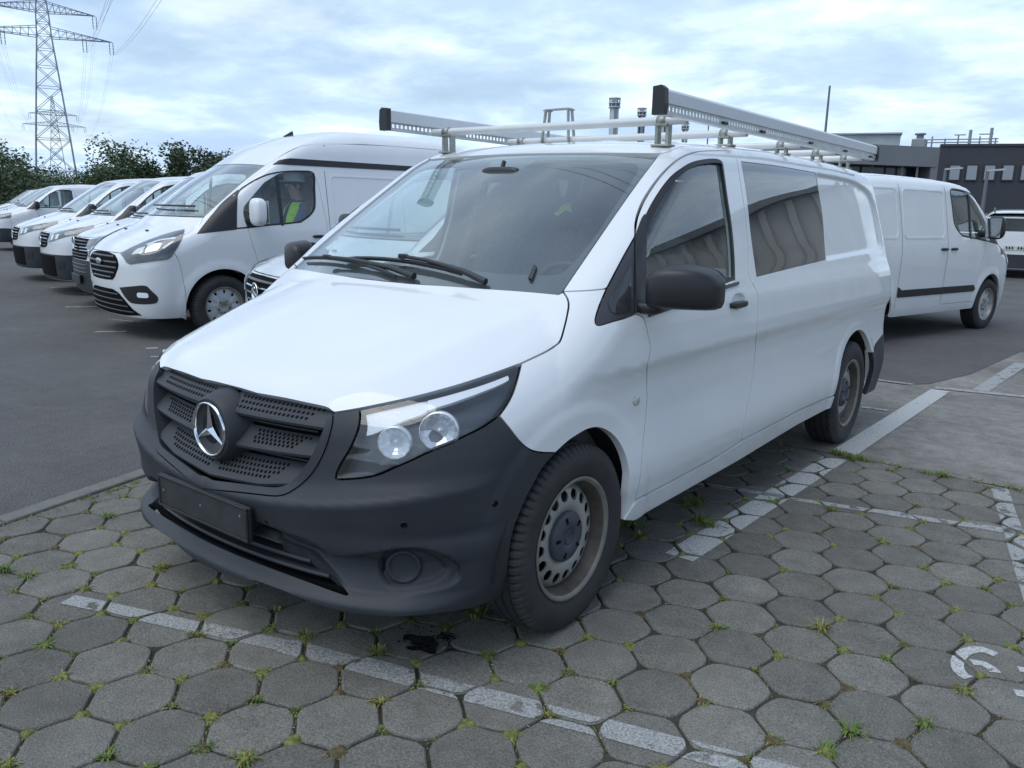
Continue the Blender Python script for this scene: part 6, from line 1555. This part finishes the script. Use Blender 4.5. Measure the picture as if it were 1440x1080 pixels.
    for z_, g in ((sz+.14, .006), (sz+.19, .006)):
        for k in range(n+1):
            a = -math.pi/2+.22+(2*math.pi-.44)*k/n; vs.append(W(sx+(.185+g)*math.cos(a), sy+.128+(.175+g)*math.sin(a), z_))
    mb.add(vs, [(k, k+1, n+1+k+1, n+1+k) for k in range(n)], 0, True); mb.build('reflective_band', [mat('reflective_silver', (.6, .6, .6), .4, .5)], p)
driver(transit_pose)
# ------------------------------------------------------------------ far things: trees, pylons, lines, building
def far_pt(px, dist, z=0.0):
    """ground position at a horizontal distance along the sight line through image column px"""
    d = rays([(px, 283)])[0]; t = dist/math.hypot(d[0], d[1]); return np.array([CAM_POS[0]+d[0]*t, CAM_POS[1]+d[1]*t, z])
def top_z(px, py, dist):
    d = rays([(px, py)])[0]; return CAM_POS[2]+d[2]*dist/math.hypot(d[0], d[1])
bark = mat('bark', (.07, .055, .04), .9, noise=(4, .3)); 
leafs = [mat('leaf_%d' % k, c_, .75, noise=(.9, .35, 3)) for k, c_ in enumerate(((.060, .095, .038), (.085, .125, .052), (.115, .140, .085), (.048, .074, .036)))]
def tree(px, dist, htop, width, kind, label, nleaf=2600, sparse=0.0, lean=0.0, grp=None):
    base = far_pt(px, dist); H = htop; r_ = random.Random(int(px*7+dist)); root = empty('tree', tuple(base), 0, label, 'tree', grp)
    mb = MB(); tr = [(0, 0, -.3), (lean*.2, .0, H*.25), (lean*.5, .05, H*.55), (lean, 0, H*.85)]; mb.tube(tr, [H*.028, H*.024, H*.015, H*.005], 7)
    cl = []
    nb_ = 16
    for k in range(nb_):
        a = r_.uniform(0, 6.28); z0_ = H*r_.uniform(.22, .7); rr = width*.5*r_.uniform(.35, .95)*(1-.55*max(0, (z0_/H-.35))); z1_ = min(H*.97, z0_+H*r_.uniform(.08, .35))
        e = (lean*z1_/H+rr*math.cos(a), rr*math.sin(a), z1_); mb.tube([(lean*z0_/H, 0, z0_), (lean*z0_/H+e[0]*.5, e[1]*.5, (z0_+z1_)/2+.1), e], [H*.010, H*.006, H*.002], 5); cl.append((e, width*r_.uniform(.15, .27)))
    cl.append(((lean, 0, H*.9), width*.16)); cl.append(((lean*.8, width*.05, H*.75), width*.22))
    for k in range(7): a = r_.uniform(0, 6.28); cl.append(((width*.3*math.cos(a), width*.3*math.sin(a), H*r_.uniform(.25, .6)), width*r_.uniform(.14, .22)))
    mb.build('trunk', [bark], root)
    mb = MB(); per = nleaf//len(cl)
    for (cx, cy, cz), R0 in cl:
        dens = per if r_.random() > sparse else per//3; tone = r_.choice((0, 0, 1, 1, 2)) if kind == 0 else r_.choice((3, 0, 3, 1))
        for _ in range(dens):
            u = Vector((r_.gauss(0, 1), r_.gauss(0, 1), r_.gauss(0, .8))); u = u.normalized()*(r_.random()**.40)*R0
            p = Vector((cx, cy, cz))+u; s_ = H*r_.uniform(.014, .032); a = Vector((r_.uniform(-1, 1), r_.uniform(-1, 1), r_.uniform(-.5, .5))).normalized(); b = a.cross(Vector((r_.uniform(-1, 1), r_.uniform(-1, 1), r_.uniform(-1, 1)))).normalized()
            mi = tone if r_.random() < .75 else r_.randrange(4)
            mb.add([p-a*s_, p+b*s_*.6, p+a*s_, p-b*s_*.6], [(0, 1, 2, 3)], mi)
    mb.build('crown', leafs, root)
    return root
T_ = [(-12, 55, 200, 7.5, 0, 'broad tree with pale olive crown at the end of the scrub belt'), (18, 60, 228, 6, 1, 'low dark tree between the broad olive tree and the pylon'), (42, 66, 236, 6, 1, 'low dark tree just before the pylon legs'), (118, 70, 240, 5, 1, 'low dark tree just past the pylon legs'),
      (146, 64, 222, 5.0, 0, 'mid-height olive tree leaning on the tallest tree of the clump'), (172, 66, 205, 6.2, 0, 'tallest tree of the clump with pale willow-like crown'), (203, 68, 220, 5.0, 1, 'dark tree between the tallest tree and the dark rounded tree'), (226, 72, 233, 4.5, 1, 'lowest dark tree in the gap before the dark rounded tree'),
      (255, 66, 208, 5.4, 1, 'dark rounded tree standing behind the row of vans'), (282, 70, 222, 4.5, 1, 'dark tree between the dark rounded tree and the twiggy tree'), (303, 68, 212, 4.2, 0, 'thin tree with open twiggy crown behind the high-roof van'), (72, 80, 242, 6, 1, 'far tree seen between the pylon legs'), (92, 78, 244, 6, 1, 'far tree beside the inner pylon leg')]
for px, dist, py, wd, kind, lab in T_:
    tree(px, dist, (top_z(px, py, dist)+.2)*(.93 if py < 213 else .82), wd*.85, kind, lab, 6500 if wd > 5 else 5200, .5 if 'twiggy' in lab else .12, grp='trees behind the parked vans')
# hedge mass under the trees
mb = MB(); r_ = random.Random(5)
for k in range(9000):
    px = r_.uniform(-120, 640); dist = r_.uniform(74, 82); p = far_pt(px, dist); z = r_.random()**.8*2.3*(1+.18*math.sin(px*.05)); s_ = r_.uniform(.10, .22)
    a = Vector((r_.uniform(-1, 1), r_.uniform(-1, 1), r_.uniform(-.6, .6))).normalized(); b = a.cross(Vector((r_.uniform(-1, 1), r_.uniform(-1, 1), r_.uniform(-1, 1)))).normalized(); q = Vector((p[0], p[1], z))
    mb.add([q-a*s_, q+b*s_*.7, q+a*s_, q-b*s_*.7], [(0, 1, 2, 3)], r_.choice((0, 1, 3, 3)))
mb.build('hedge_belt', leafs, kind='stuff', label='dark green scrub belt behind the rows of vans', cat='scrub')
# ------------------------------------------------------------------ pylons and lines
pyl_m = mat('hazed_pylon_steel', (.30, .33, .37), .6, .2)  # lightened steel: haze of distance put into the colour
PD = 168.0; PB = far_pt(83, PD); view = np.array([PB[0]-CAM_POS[0], PB[1]-CAM_POS[1]]); view /= np.linalg.norm(view); perp = np.array([view[1], -view[0]])      # arms run across the line
def zpx(y): return top_z(70, y, PD)
Z_T = zpx(2); Z_A1, Z_A1t = zpx(18), zpx(4); Z_A2, Z_A2t = zpx(53), zpx(39); H_TOP = Z_T+6.0
def half_w(z): return float(np.interp(z, [0, zpx(200), zpx(90), Z_A2, Z_A1, H_TOP], [3.55, 2.7, 1.55, 1.12, .95, .18]))
def pylon():
    root = empty('power_pylon', tuple(PB), math.atan2(perp[1], perp[0]), 'tall steel lattice pylon with two crossarms standing beyond the vans', 'pylon')
    leg = {}; zs = [0]; z = 0
    while z < H_TOP-1: z += max(1.3, half_w(z)*1.75); zs.append(min(z, H_TOP))
    for sx in (-1, 1):
        for sy in (-1, 1):
            mb = MB(); mb.tube([(sx*half_w(z), sy*half_w(z), z-.3) for z in zs], .11, 6); mb.build('leg', [pyl_m], root)
    mb = MB()
    for a, b in zip(zs[:-1], zs[1:]):
        wa, wb_ = half_w(a), half_w(b)
        for f in range(4):
            c1 = [(-1, -1), (1, -1), (1, 1), (-1, 1)][f]; c2 = [(1, -1), (1, 1), (-1, 1), (-1, -1)][f]
            mb.tube([(c1[0]*wa, c1[1]*wa, a), (c2[0]*wb_, c2[1]*wb_, b)], .05, 4); mb.tube([(c2[0]*wa, c2[1]*wa, a), (c1[0]*wb_, c1[1]*wb_, b)], .05, 4)
            if a > 0: mb.tube([(c1[0]*wa, c1[1]*wa, a), (c2[0]*wa, c2[1]*wa, a)], .045, 4)
    mb.build('lattice', [pyl_m], root)
    for nm, zl, zt, half in (('crossarm', Z_A1, Z_A1t, 54/1150*PD*1.02), ('crossarm', Z_A2, Z_A2t, 70/1150*PD*1.02)):
        for sx in (-1, 1):
            mb = MB(); w0, w1 = half_w(zl), half_w(zt); tip = (sx*half, 0, zl+.3)
            for sy in (-1, 1):
                mb.tube([(sx*w0, sy*w0, zl), tip], .07, 5); mb.tube([(sx*w1, sy*w1, zt), tip], .06, 5)
            for k in range(1, 8):
                t = k/8; p = lambda s0, w_, z_, sy: (sx*(w_+(half-w_)*s0), sy*w_*(1-s0), z_+(zl+.3-z_)*s0)
                for sy in (-1, 1): mb.tube([p(t, w0, zl, sy), p(t, w1, zt, sy)], .035, 4); mb.tube([p(t-.125, w0, zl, sy), p(t, w1, zt, sy)], .03, 4)
                mb.tube([p(t, w0, zl, -1), p(t, w0, zl, 1)], .03, 4)
            mb.build(nm, [pyl_m], root)
            for u in ((.98,) if zl == Z_A1 else (.98, .58)):
                for e in (-.28, .28):
                    mb = MB(); x_ = sx*half*u+e; pts = [(x_, 0, zl+.2-2.0*k/8) for k in range(9)]; mb.tube(pts, [.05 if k % 2 else .10 for k in range(9)], 6); mb.build('insulator', [pyl_m], root)
    return root
py1 = pylon(); py2 = copy_tree(py1)
P2 = far_pt(86, 365.0); py2.location = tuple(P2); py2['label'] = 'farther lattice pylon seen through the legs of the tall one'
# conductors: to the far pylon and back over the yard to the next one
P0 = PB-(P2-PB)*1.25
def wire(a, b, sag, n=40, rad=.016, lab=''):
    mb = MB(); pts = []
    for k in range(n+1):
        t = k/n; p = a+(b-a)*t; pts.append((p[0], p[1], p[2]-sag*4*t*(1-t)))
    mb.tube(pts, rad, 4, cap=False); mb.build('power_line', [mat('cable', (.28, .30, .33), .5, .2)], label=lab, cat='power line', group='power lines')
for zl, half, us in ((Z_A1, 54/1150*PD*1.02, (.98,)), (Z_A2, 70/1150*PD*1.02, (.98, .58))):
    for sx in (-1, 1):
        for u in us:
            for e in (-.2, .2):
                o_ = np.array([perp[0]*(sx*half*u+e), perp[1]*(sx*half*u+e), zl-1.9]); nm_ = ('upper crossarm' if zl == Z_A1 else 'lower crossarm tip' if u > .9 else 'middle of the lower crossarm')+(' arm over the vans' if False else ''); wire(PB+o_, P0+o_, 7.0, lab='conductor running over the yard from the %s of the tall pylon' % nm_); wire(PB+o_, P2+o_, 5.0, 24, .012, 'conductor running to the farther pylon from the %s' % nm_)
# ------------------------------------------------------------------ industrial building behind the right-hand van
def wall_at(px0, px1, dist0, dist1): return far_pt(px0, dist0), far_pt(px1, dist1)
dk = mat('dark_cladding', (.042, .045, .055), .6, noise=(.6, .12)); lg = mat('grey_cladding', (.20, .205, .215), .6, noise=(.5, .08)); wing = mat('window_dim', (.30, .32, .35), .25); pale = mat('pale_metal', (.42, .45, .47), .5, .2, noise=(.8, .15))
bld = empty('factory_hall', tuple(far_pt(1315, 48)), 0, 'dark grey flat-roofed factory hall behind the low-roof van', 'building')
def bl(mb, name, mats, par=None):
    o = mb.build(name, mats, par or bld); o_ = Vector(bld.location)
    for v in o.data.vertices: v.co -= o_
    return o
def slab(a, b, z0, z1, th, mb):
    a, b = np.asarray(a), np.asarray(b); t = (b-a)[:2]; t /= np.linalg.norm(t); n = np.array([-t[1], t[0]])*th
    q = [(a[0], a[1]), (b[0], b[1]), (b[0]+n[0], b[1]+n[1]), (a[0]+n[0], a[1]+n[1])]; mb.prism([(x, y, z0) for x, y in q], (0, 0, z1-z0))
A, Bq, Cq = far_pt(1150, 44), far_pt(1313, 48), far_pt(1640, 50)
zt1 = top_z(1313, 206, 48); zt0 = top_z(1313, 205.5, 48)
mb = MB(); slab(Bq, Cq, 0, zt0, 14, mb); bl(mb, 'wall', [dk])
mb = MB(); slab(A, Bq, top_z(1240, 232, 46), zt1-.05, 14, mb); slab(far_pt(1303, 47.8), Bq, 0, zt1-.06, 13.9, mb); bl(mb, 'fascia', [lg])
mb = MB(); slab(far_pt(1150, 45.2), far_pt(1303, 49), 0, top_z(1240, 232.5, 46), 10, mb); bl(mb, 'glazing', [mat('dark_glazing', (.02, .022, .028), .12)])
for px in (1185, 1222, 1264, 1285):
    mb = MB(); p = far_pt(px, 45+3.0*(px-1150)/160); mb.box((p[0], p[1]-.05, 2.0), (.10, .10, 4.2)); bl(mb, 'mullion', [lg])
dv = (Cq-Bq)/np.linalg.norm(Cq-Bq); nrm_ = np.array([dv[1], -dv[0], 0])
rotb = Matrix.Rotation(math.atan2(dv[1], dv[0]), 3, 'Z')
for px in (1342, 1366, 1391, 1417, 1443, 1470):
    t = None; d = rays([(px, 243)])[0]; s_ = np.linalg.solve(np.array([[d[0], -dv[0]], [d[1], -dv[1]]]), (Bq-CAM_POS)[:2])[0]; p = CAM_POS+d*s_; s_w = .52
    mb = MB(); mb.box((p[0]+nrm_[0]*.02, p[1]+nrm_[1]*.02, p[2]), (.56, .12, .80), rotb, 0); wo = bl(mb, 'window', [mat('window_frame_dark', (.03, .03, .036), .5)])
    mb = MB(); mb.box((p[0]+nrm_[0]*.09, p[1]+nrm_[1]*.09, p[2]), (.44, .02, .68), rotb); bl(mb, 'pane', [wing], wo)
mb = MB(); c_ = (Bq+Cq)/2; slab(Bq+nrm_*.06, Cq+nrm_*.06, zt0-.02, zt0+.10, .4, mb); bl(mb, 'parapet', [dk])
# rooftop shed, pipes and rails
rs = empty('rooftop_plant', tuple(far_pt(1240, 60)), 0, 'pale metal rooftop shed above the grey end of the factory hall', 'plant room')
def rl_(mb, name, mats, par):
    o = mb.build(name, mats, par); o_ = Vector(par.location)
    for v in o.data.vertices: v.co -= o_
    return o
mb = MB(); slab(far_pt(1160, 60), far_pt(1256, 60), top_z(1210, 206, 60), top_z(1210, 189, 60), 6, mb); rl_(mb, 'shed', [pale], rs)
mb = MB(); slab(far_pt(1158, 59.8), far_pt(1258, 59.8), top_z(1210, 189.2, 60), top_z(1210, 187.2, 60), 6.4, mb); rl_(mb, 'roof', [pale], rs)
pp = empty('rooftop_pipework', tuple(far_pt(1330, 62)), 0, 'rooftop rails, ducts and vents above the dark factory hall', 'pipework')
gm = mat('hazy_steel', (.30, .32, .34), .6, .2)
zb = top_z(1330, 206, 62)
for px, y0_ in ((1283, 190), (1300, 192), (1318, 195), (1336, 190), (1352, 183), (1366, 192), (1381, 180), (1388, 194)):
    mb = MB(); p = far_pt(px, 62); mb.tube([(p[0], p[1], zb-1), (p[0], p[1], top_z(px, y0_, 62))], .10 if y0_ < 186 else .05, 6); rl_(mb, 'vent_pipe', [gm], pp)
for (a, b, y_) in ((1276, 1392, 197), (1276, 1392, 201), (1330, 1346, 190), (1364, 1384, 189)):
    mb = MB(); p, q = far_pt(a, 62), far_pt(b, 62); z_ = top_z(a, y_, 62); mb.tube([(p[0], p[1], z_), (q[0], q[1], z_)], .04, 5); rl_(mb, 'rail', [gm], pp)
mb = MB(); p = far_pt(1283, 61); mb.box((p[0], p[1], zb), (.8, .8, .8), None, 0, .05); mb.lathe([(.22, 0), (.22, .25), (.34, .26), (.34, .36), (0, .40)], (p[0], p[1], zb+.4), 'z', 14); rl_(mb, 'fan_unit', [gm], pp)
# chimneys seen over the van roof
def chimney(px, w_, ytop, dist, label, capped=True):
    p = far_pt(px, dist); r0 = w_/1150*dist/2; zt = top_z(px, ytop, dist); root = empty('chimney', tuple(p), 0, label, 'chimney', 'steel chimneys beyond the yard')
    mb = MB(); mb.lathe([(r0, 0), (r0, zt-.5), (r0*1.0, zt-r0*2.2)], (0, 0, 0), 'z', 20); mb.lathe([(r0, zt-r0*2.2), (0, zt-r0*2.2)], (0, 0, 0), 'z', 20); mb.build('stack', [mat('hazed_stack_steel', (.58, .61, .64), .6, 0)], root)  # pale stack and cap colours have the distant haze mixed in
    mb = MB()
    for z_ in (zt-r0*2.1, zt-r0*1.2, zt-r0*.2): mb.lathe([(r0*1.02, z_), (r0*1.32, z_), (r0*1.32, z_+r0*.22), (r0*1.02, z_+r0*.22)], (0, 0, 0), 'z', 20)
    for k in range(8): a = 2*math.pi*k/8; mb.box((r0*1.2*math.cos(a), r0*1.2*math.sin(a), zt-r0*1.0), (r0*.12, r0*.12, r0*2.2))
    mb.lathe([(r0*.8, zt-r0*2.2), (r0*.8, zt)], (0, 0, 0), 'z', 16); mb.build('cap', [mat('hazed_stack_cap', (.52, .54, .57), .7, 0)], root)
chimney(858, 12, 138, 120, 'widest steel chimney with ringed cap, seen above the crew van roof'); chimney(896, 9.5, 152, 130, 'second steel chimney, slimmer, next to the widest one'); chimney(927, 8, 168, 140, 'third steel chimney, low behind the rack upright'); chimney(957, 8, 173, 140, 'lowest steel chimney, its cap level with the rack rail')
def mast(px, y0_, dist, r_, label, name='mast'):
    p = far_pt(px, dist); z_ = top_z(px, y0_, dist); root = empty(name, tuple(p), 0, label, 'mast'); mb = MB(); mb.tube([(0, 0, -.1), (0, 0, z_*.5), (0, 0, z_)], [r_*1.6, r_*1.2, r_*.8], 8); mb.build('pole', [mat('mast_grey', (.16, .17, .19), .5, .3)], root); mb = MB(); mb.box((0, 0, .03), (r_*8, r_*8, .06)); mb.build('base_plate', [steel], root)
    return root
mast(1151, 121, 55, .075, 'tall bare grey mast rising behind the rack rail'); mast(989, 172, 90, .08, 'short distant mast seen under the ladder rack')
for px, y_ in ((1324, 238), (1383, 240)):
    m_ = mast(px, y_, 34, .06, 'pale lamp post in front of the dark hall, %s' % ('near its grey corner' if px < 1350 else 'beside the low-roof van mirror'), 'lamp_post'); m_['category'] = 'lamp post'
    mb = MB(); z_ = top_z(px, y_, 34); mb.bar((0, 0, z_), (.55, -.1, z_+.03), .14, .06); mb.build('lamp_head', [pale], m_)
sl = far_pt(1446, 120); z_ = top_z(1440, 157, 120); so_ = empty('white_silo', tuple(sl), 0, 'pale silo tower cut off beyond the dark hall', 'silo')
mb = MB(); mb.lathe([(1.0, 0), (1.0, z_-1), (.8, z_-.2), (0, z_)], (0, 0, 0), 'z', 24); mb.build('shell', [pale], so_)
mb = MB(); 
for k in range(30): mb.box((-1.05, -.1, 1+k*.45), (.06, .4, .03))
for e in (-.2, .2): mb.box((-1.06, -.1+e, z_/2), (.03, .03, z_-1))
mb.build('ladder', [steel], so_)
# warehouse beside the yard, out of the frame: it is what the side windows mirror
wh = empty('warehouse', (16, 24, 0), 0, 'pale corrugated warehouse mirrored in the crew van side windows', 'building')
wm = mat('warehouse_cladding', (.50, .50, .47), .6, noise=(1.2, .08, 4))
def wloc(mb, name, m): 
    o = mb.build(name, [m], wh)
    for v in o.data.vertices: v.co -= Vector((16, 24, 0))
mb = MB(); slab((5.2, 22, 0), (34, 10, 0), 0, 5.0, 14, mb); wloc(mb, 'wall', wm)
dd = np.array([34-5.2, -12.0]); dd /= np.linalg.norm(dd)
for k in range(40):
    mb = MB(); p = np.array([5.2, 22])+dd*(k*.78+.3); mb.box((p[0]-.05, p[1]-.10, 2.48), (.20, .12, 4.96)); wloc(mb, 'cladding_rib', wm)
mb = MB(); slab((5.0, 21.7, 0), (34.2, 9.6, 0), 5.0, 5.2, 14.6, mb); wloc(mb, 'roof_edge', lg)
for k in (9, 22):
    mb = MB(); p = np.array([5.2, 22])+dd*k; mb.box((p[0]-.08, p[1]-.18, 1.9), (3.4, .16, 3.8), Matrix.Rotation(math.atan2(dd[1], dd[0]), 3, 'Z')); wloc(mb, 'roller_door', pale)
# ------------------------------------------------------------------ white estate car seen from behind, and a van beyond it
SU = dict(TR); SU.update(bon=[(-1.0, .6), (-.85, .80), (-.6, .92), (-.2, 1.0), (.2, 1.04), (.4, 1.06)], ws=(.05, 1.0, .62, .25), wsx=(.70, .55, .92), roof=[(.5, 1.38), (.9, 1.52), (1.4, 1.60), (2.2, 1.62), (3.0, 1.58), (3.6, 1.50)], rear=3.55, wb=2.68, gz=[(.16, .82), (.26, .87), (.5, .91), (.75, .92), (.95, .91), (1.05, .88), (1.3, .79), (1.5, .70), (1.7, .62)],
          edge=[(0, .80), (.2, .80), (.4, .80), (.6, .82), (.70, .84)], hood=[(.76, -.40), (.79, -.15), (.77, .05)], ditch=[(.56, 1.1), (.575, 1.5), (.575, 2.2), (.57, 2.9), (.54, 3.25)], zr=1.42, yf=[(.18, -.76), (.3, -.84), (.5, -.87), (.7, -.86), (.85, -.80), (1.0, -.70)],
          seam=[(-.48, .88), (-.44, .75), (-.42, .55), (-.41, .37)], door=[(.40, 1.0), (.42, .8), (.45, .42), (1.35, .42), (1.36, 1.0), (1.33, 1.36), (1.26, 1.42), (1.0, 1.37), (.72, 1.18)], dwin=[(.56, 1.03), (.78, 1.18), (1.0, 1.32), (1.24, 1.38), (1.29, 1.34), (1.31, 1.03)], crown=.03, track=.78, tyre=.325, arch=.38)
def build_suv(root):
    B = make_skin(SU); o = fleet_shell(SU, B, root, paint_bg, .07)
    overlay('rear_window', B, mat('dark_glass_solid', (.02, .024, .028), .05), rrect(-.58, .58, 1.10, 1.40, .08), BACK, root, .004, mirror=False)
    overlay('rear_skirt', B, plastic, rrect(-.82, .82, .24, .56, .06), BACK, root, .02, mirror=False)
    pl = overlay('number_plate', B, mat('plate_white', (.62, .63, .60), .5), rrect(-.26, .26, .66, .77, .01), BACK, root, .014, mirror=False)
    mb = MB(); 
    for k in range(7):
        if k == 3: continue
        y_ = 3.57; mb.box((-.19+.063*k, 3.585-.0, .715), (.030, .012, .055))
    mb.build('plate_characters', [dark], root)
    tl = overlay('tail_lamp', B, mat('tail_lamp_red', (.25, .015, .012), .15), np.array([(-.80, .92), (-.66, .93), (-.66, 1.01), (-.79, 1.02)]), BACK, root, .006)
    mb = MB(); p = [(x, 3.50-.05*x*x+.035, 1.085) for x in np.linspace(-.5, .5, 9)]; mb.tube(p, .012, 6); mb.build('garnish', [chrome], root)
    for sx in (1, -1):
        mb = MB(); mb.tube([(sx*.56, 1.3, 1.60), (sx*.57, 1.9, 1.65), (sx*.57, 2.9, 1.62), (sx*.55, 3.2, 1.55)], .018, 6); mb.build('roof_rail', [plastic2], root)
    ear_mirror(root, .90, .60, 1.02, plastic2, (.2, .12, .14))
rc = far_pt(1412, 25.0); vdir = np.array([rc[0]-CAM_POS[0], rc[1]-CAM_POS[1]]); vdir /= np.linalg.norm(vdir); rdir = np.array([vdir[1], -vdir[0]])
ctr = rc[:2]+rdir*.40+vdir*3.55*1.09
suv = empty('estate_car', (ctr[0], ctr[1], 0), math.atan2(-vdir[1], -vdir[0])-math.pi/2, 'white estate car seen from behind, cut off beside the low-roof van', 'car'); suv.scale = (1.04, 1.09, 1.09)
build_suv(suv)
vb = copy_tree(tf); q = far_pt(1452, 33); vb.location = (q[0]+1.5, q[1]+.5, 0); vb.scale = (1.06, 1.06, 1.06); vb.rotation_euler = (0, 0, R(-92)); tag(vb, 'white van roof showing behind the white estate car', 'van')
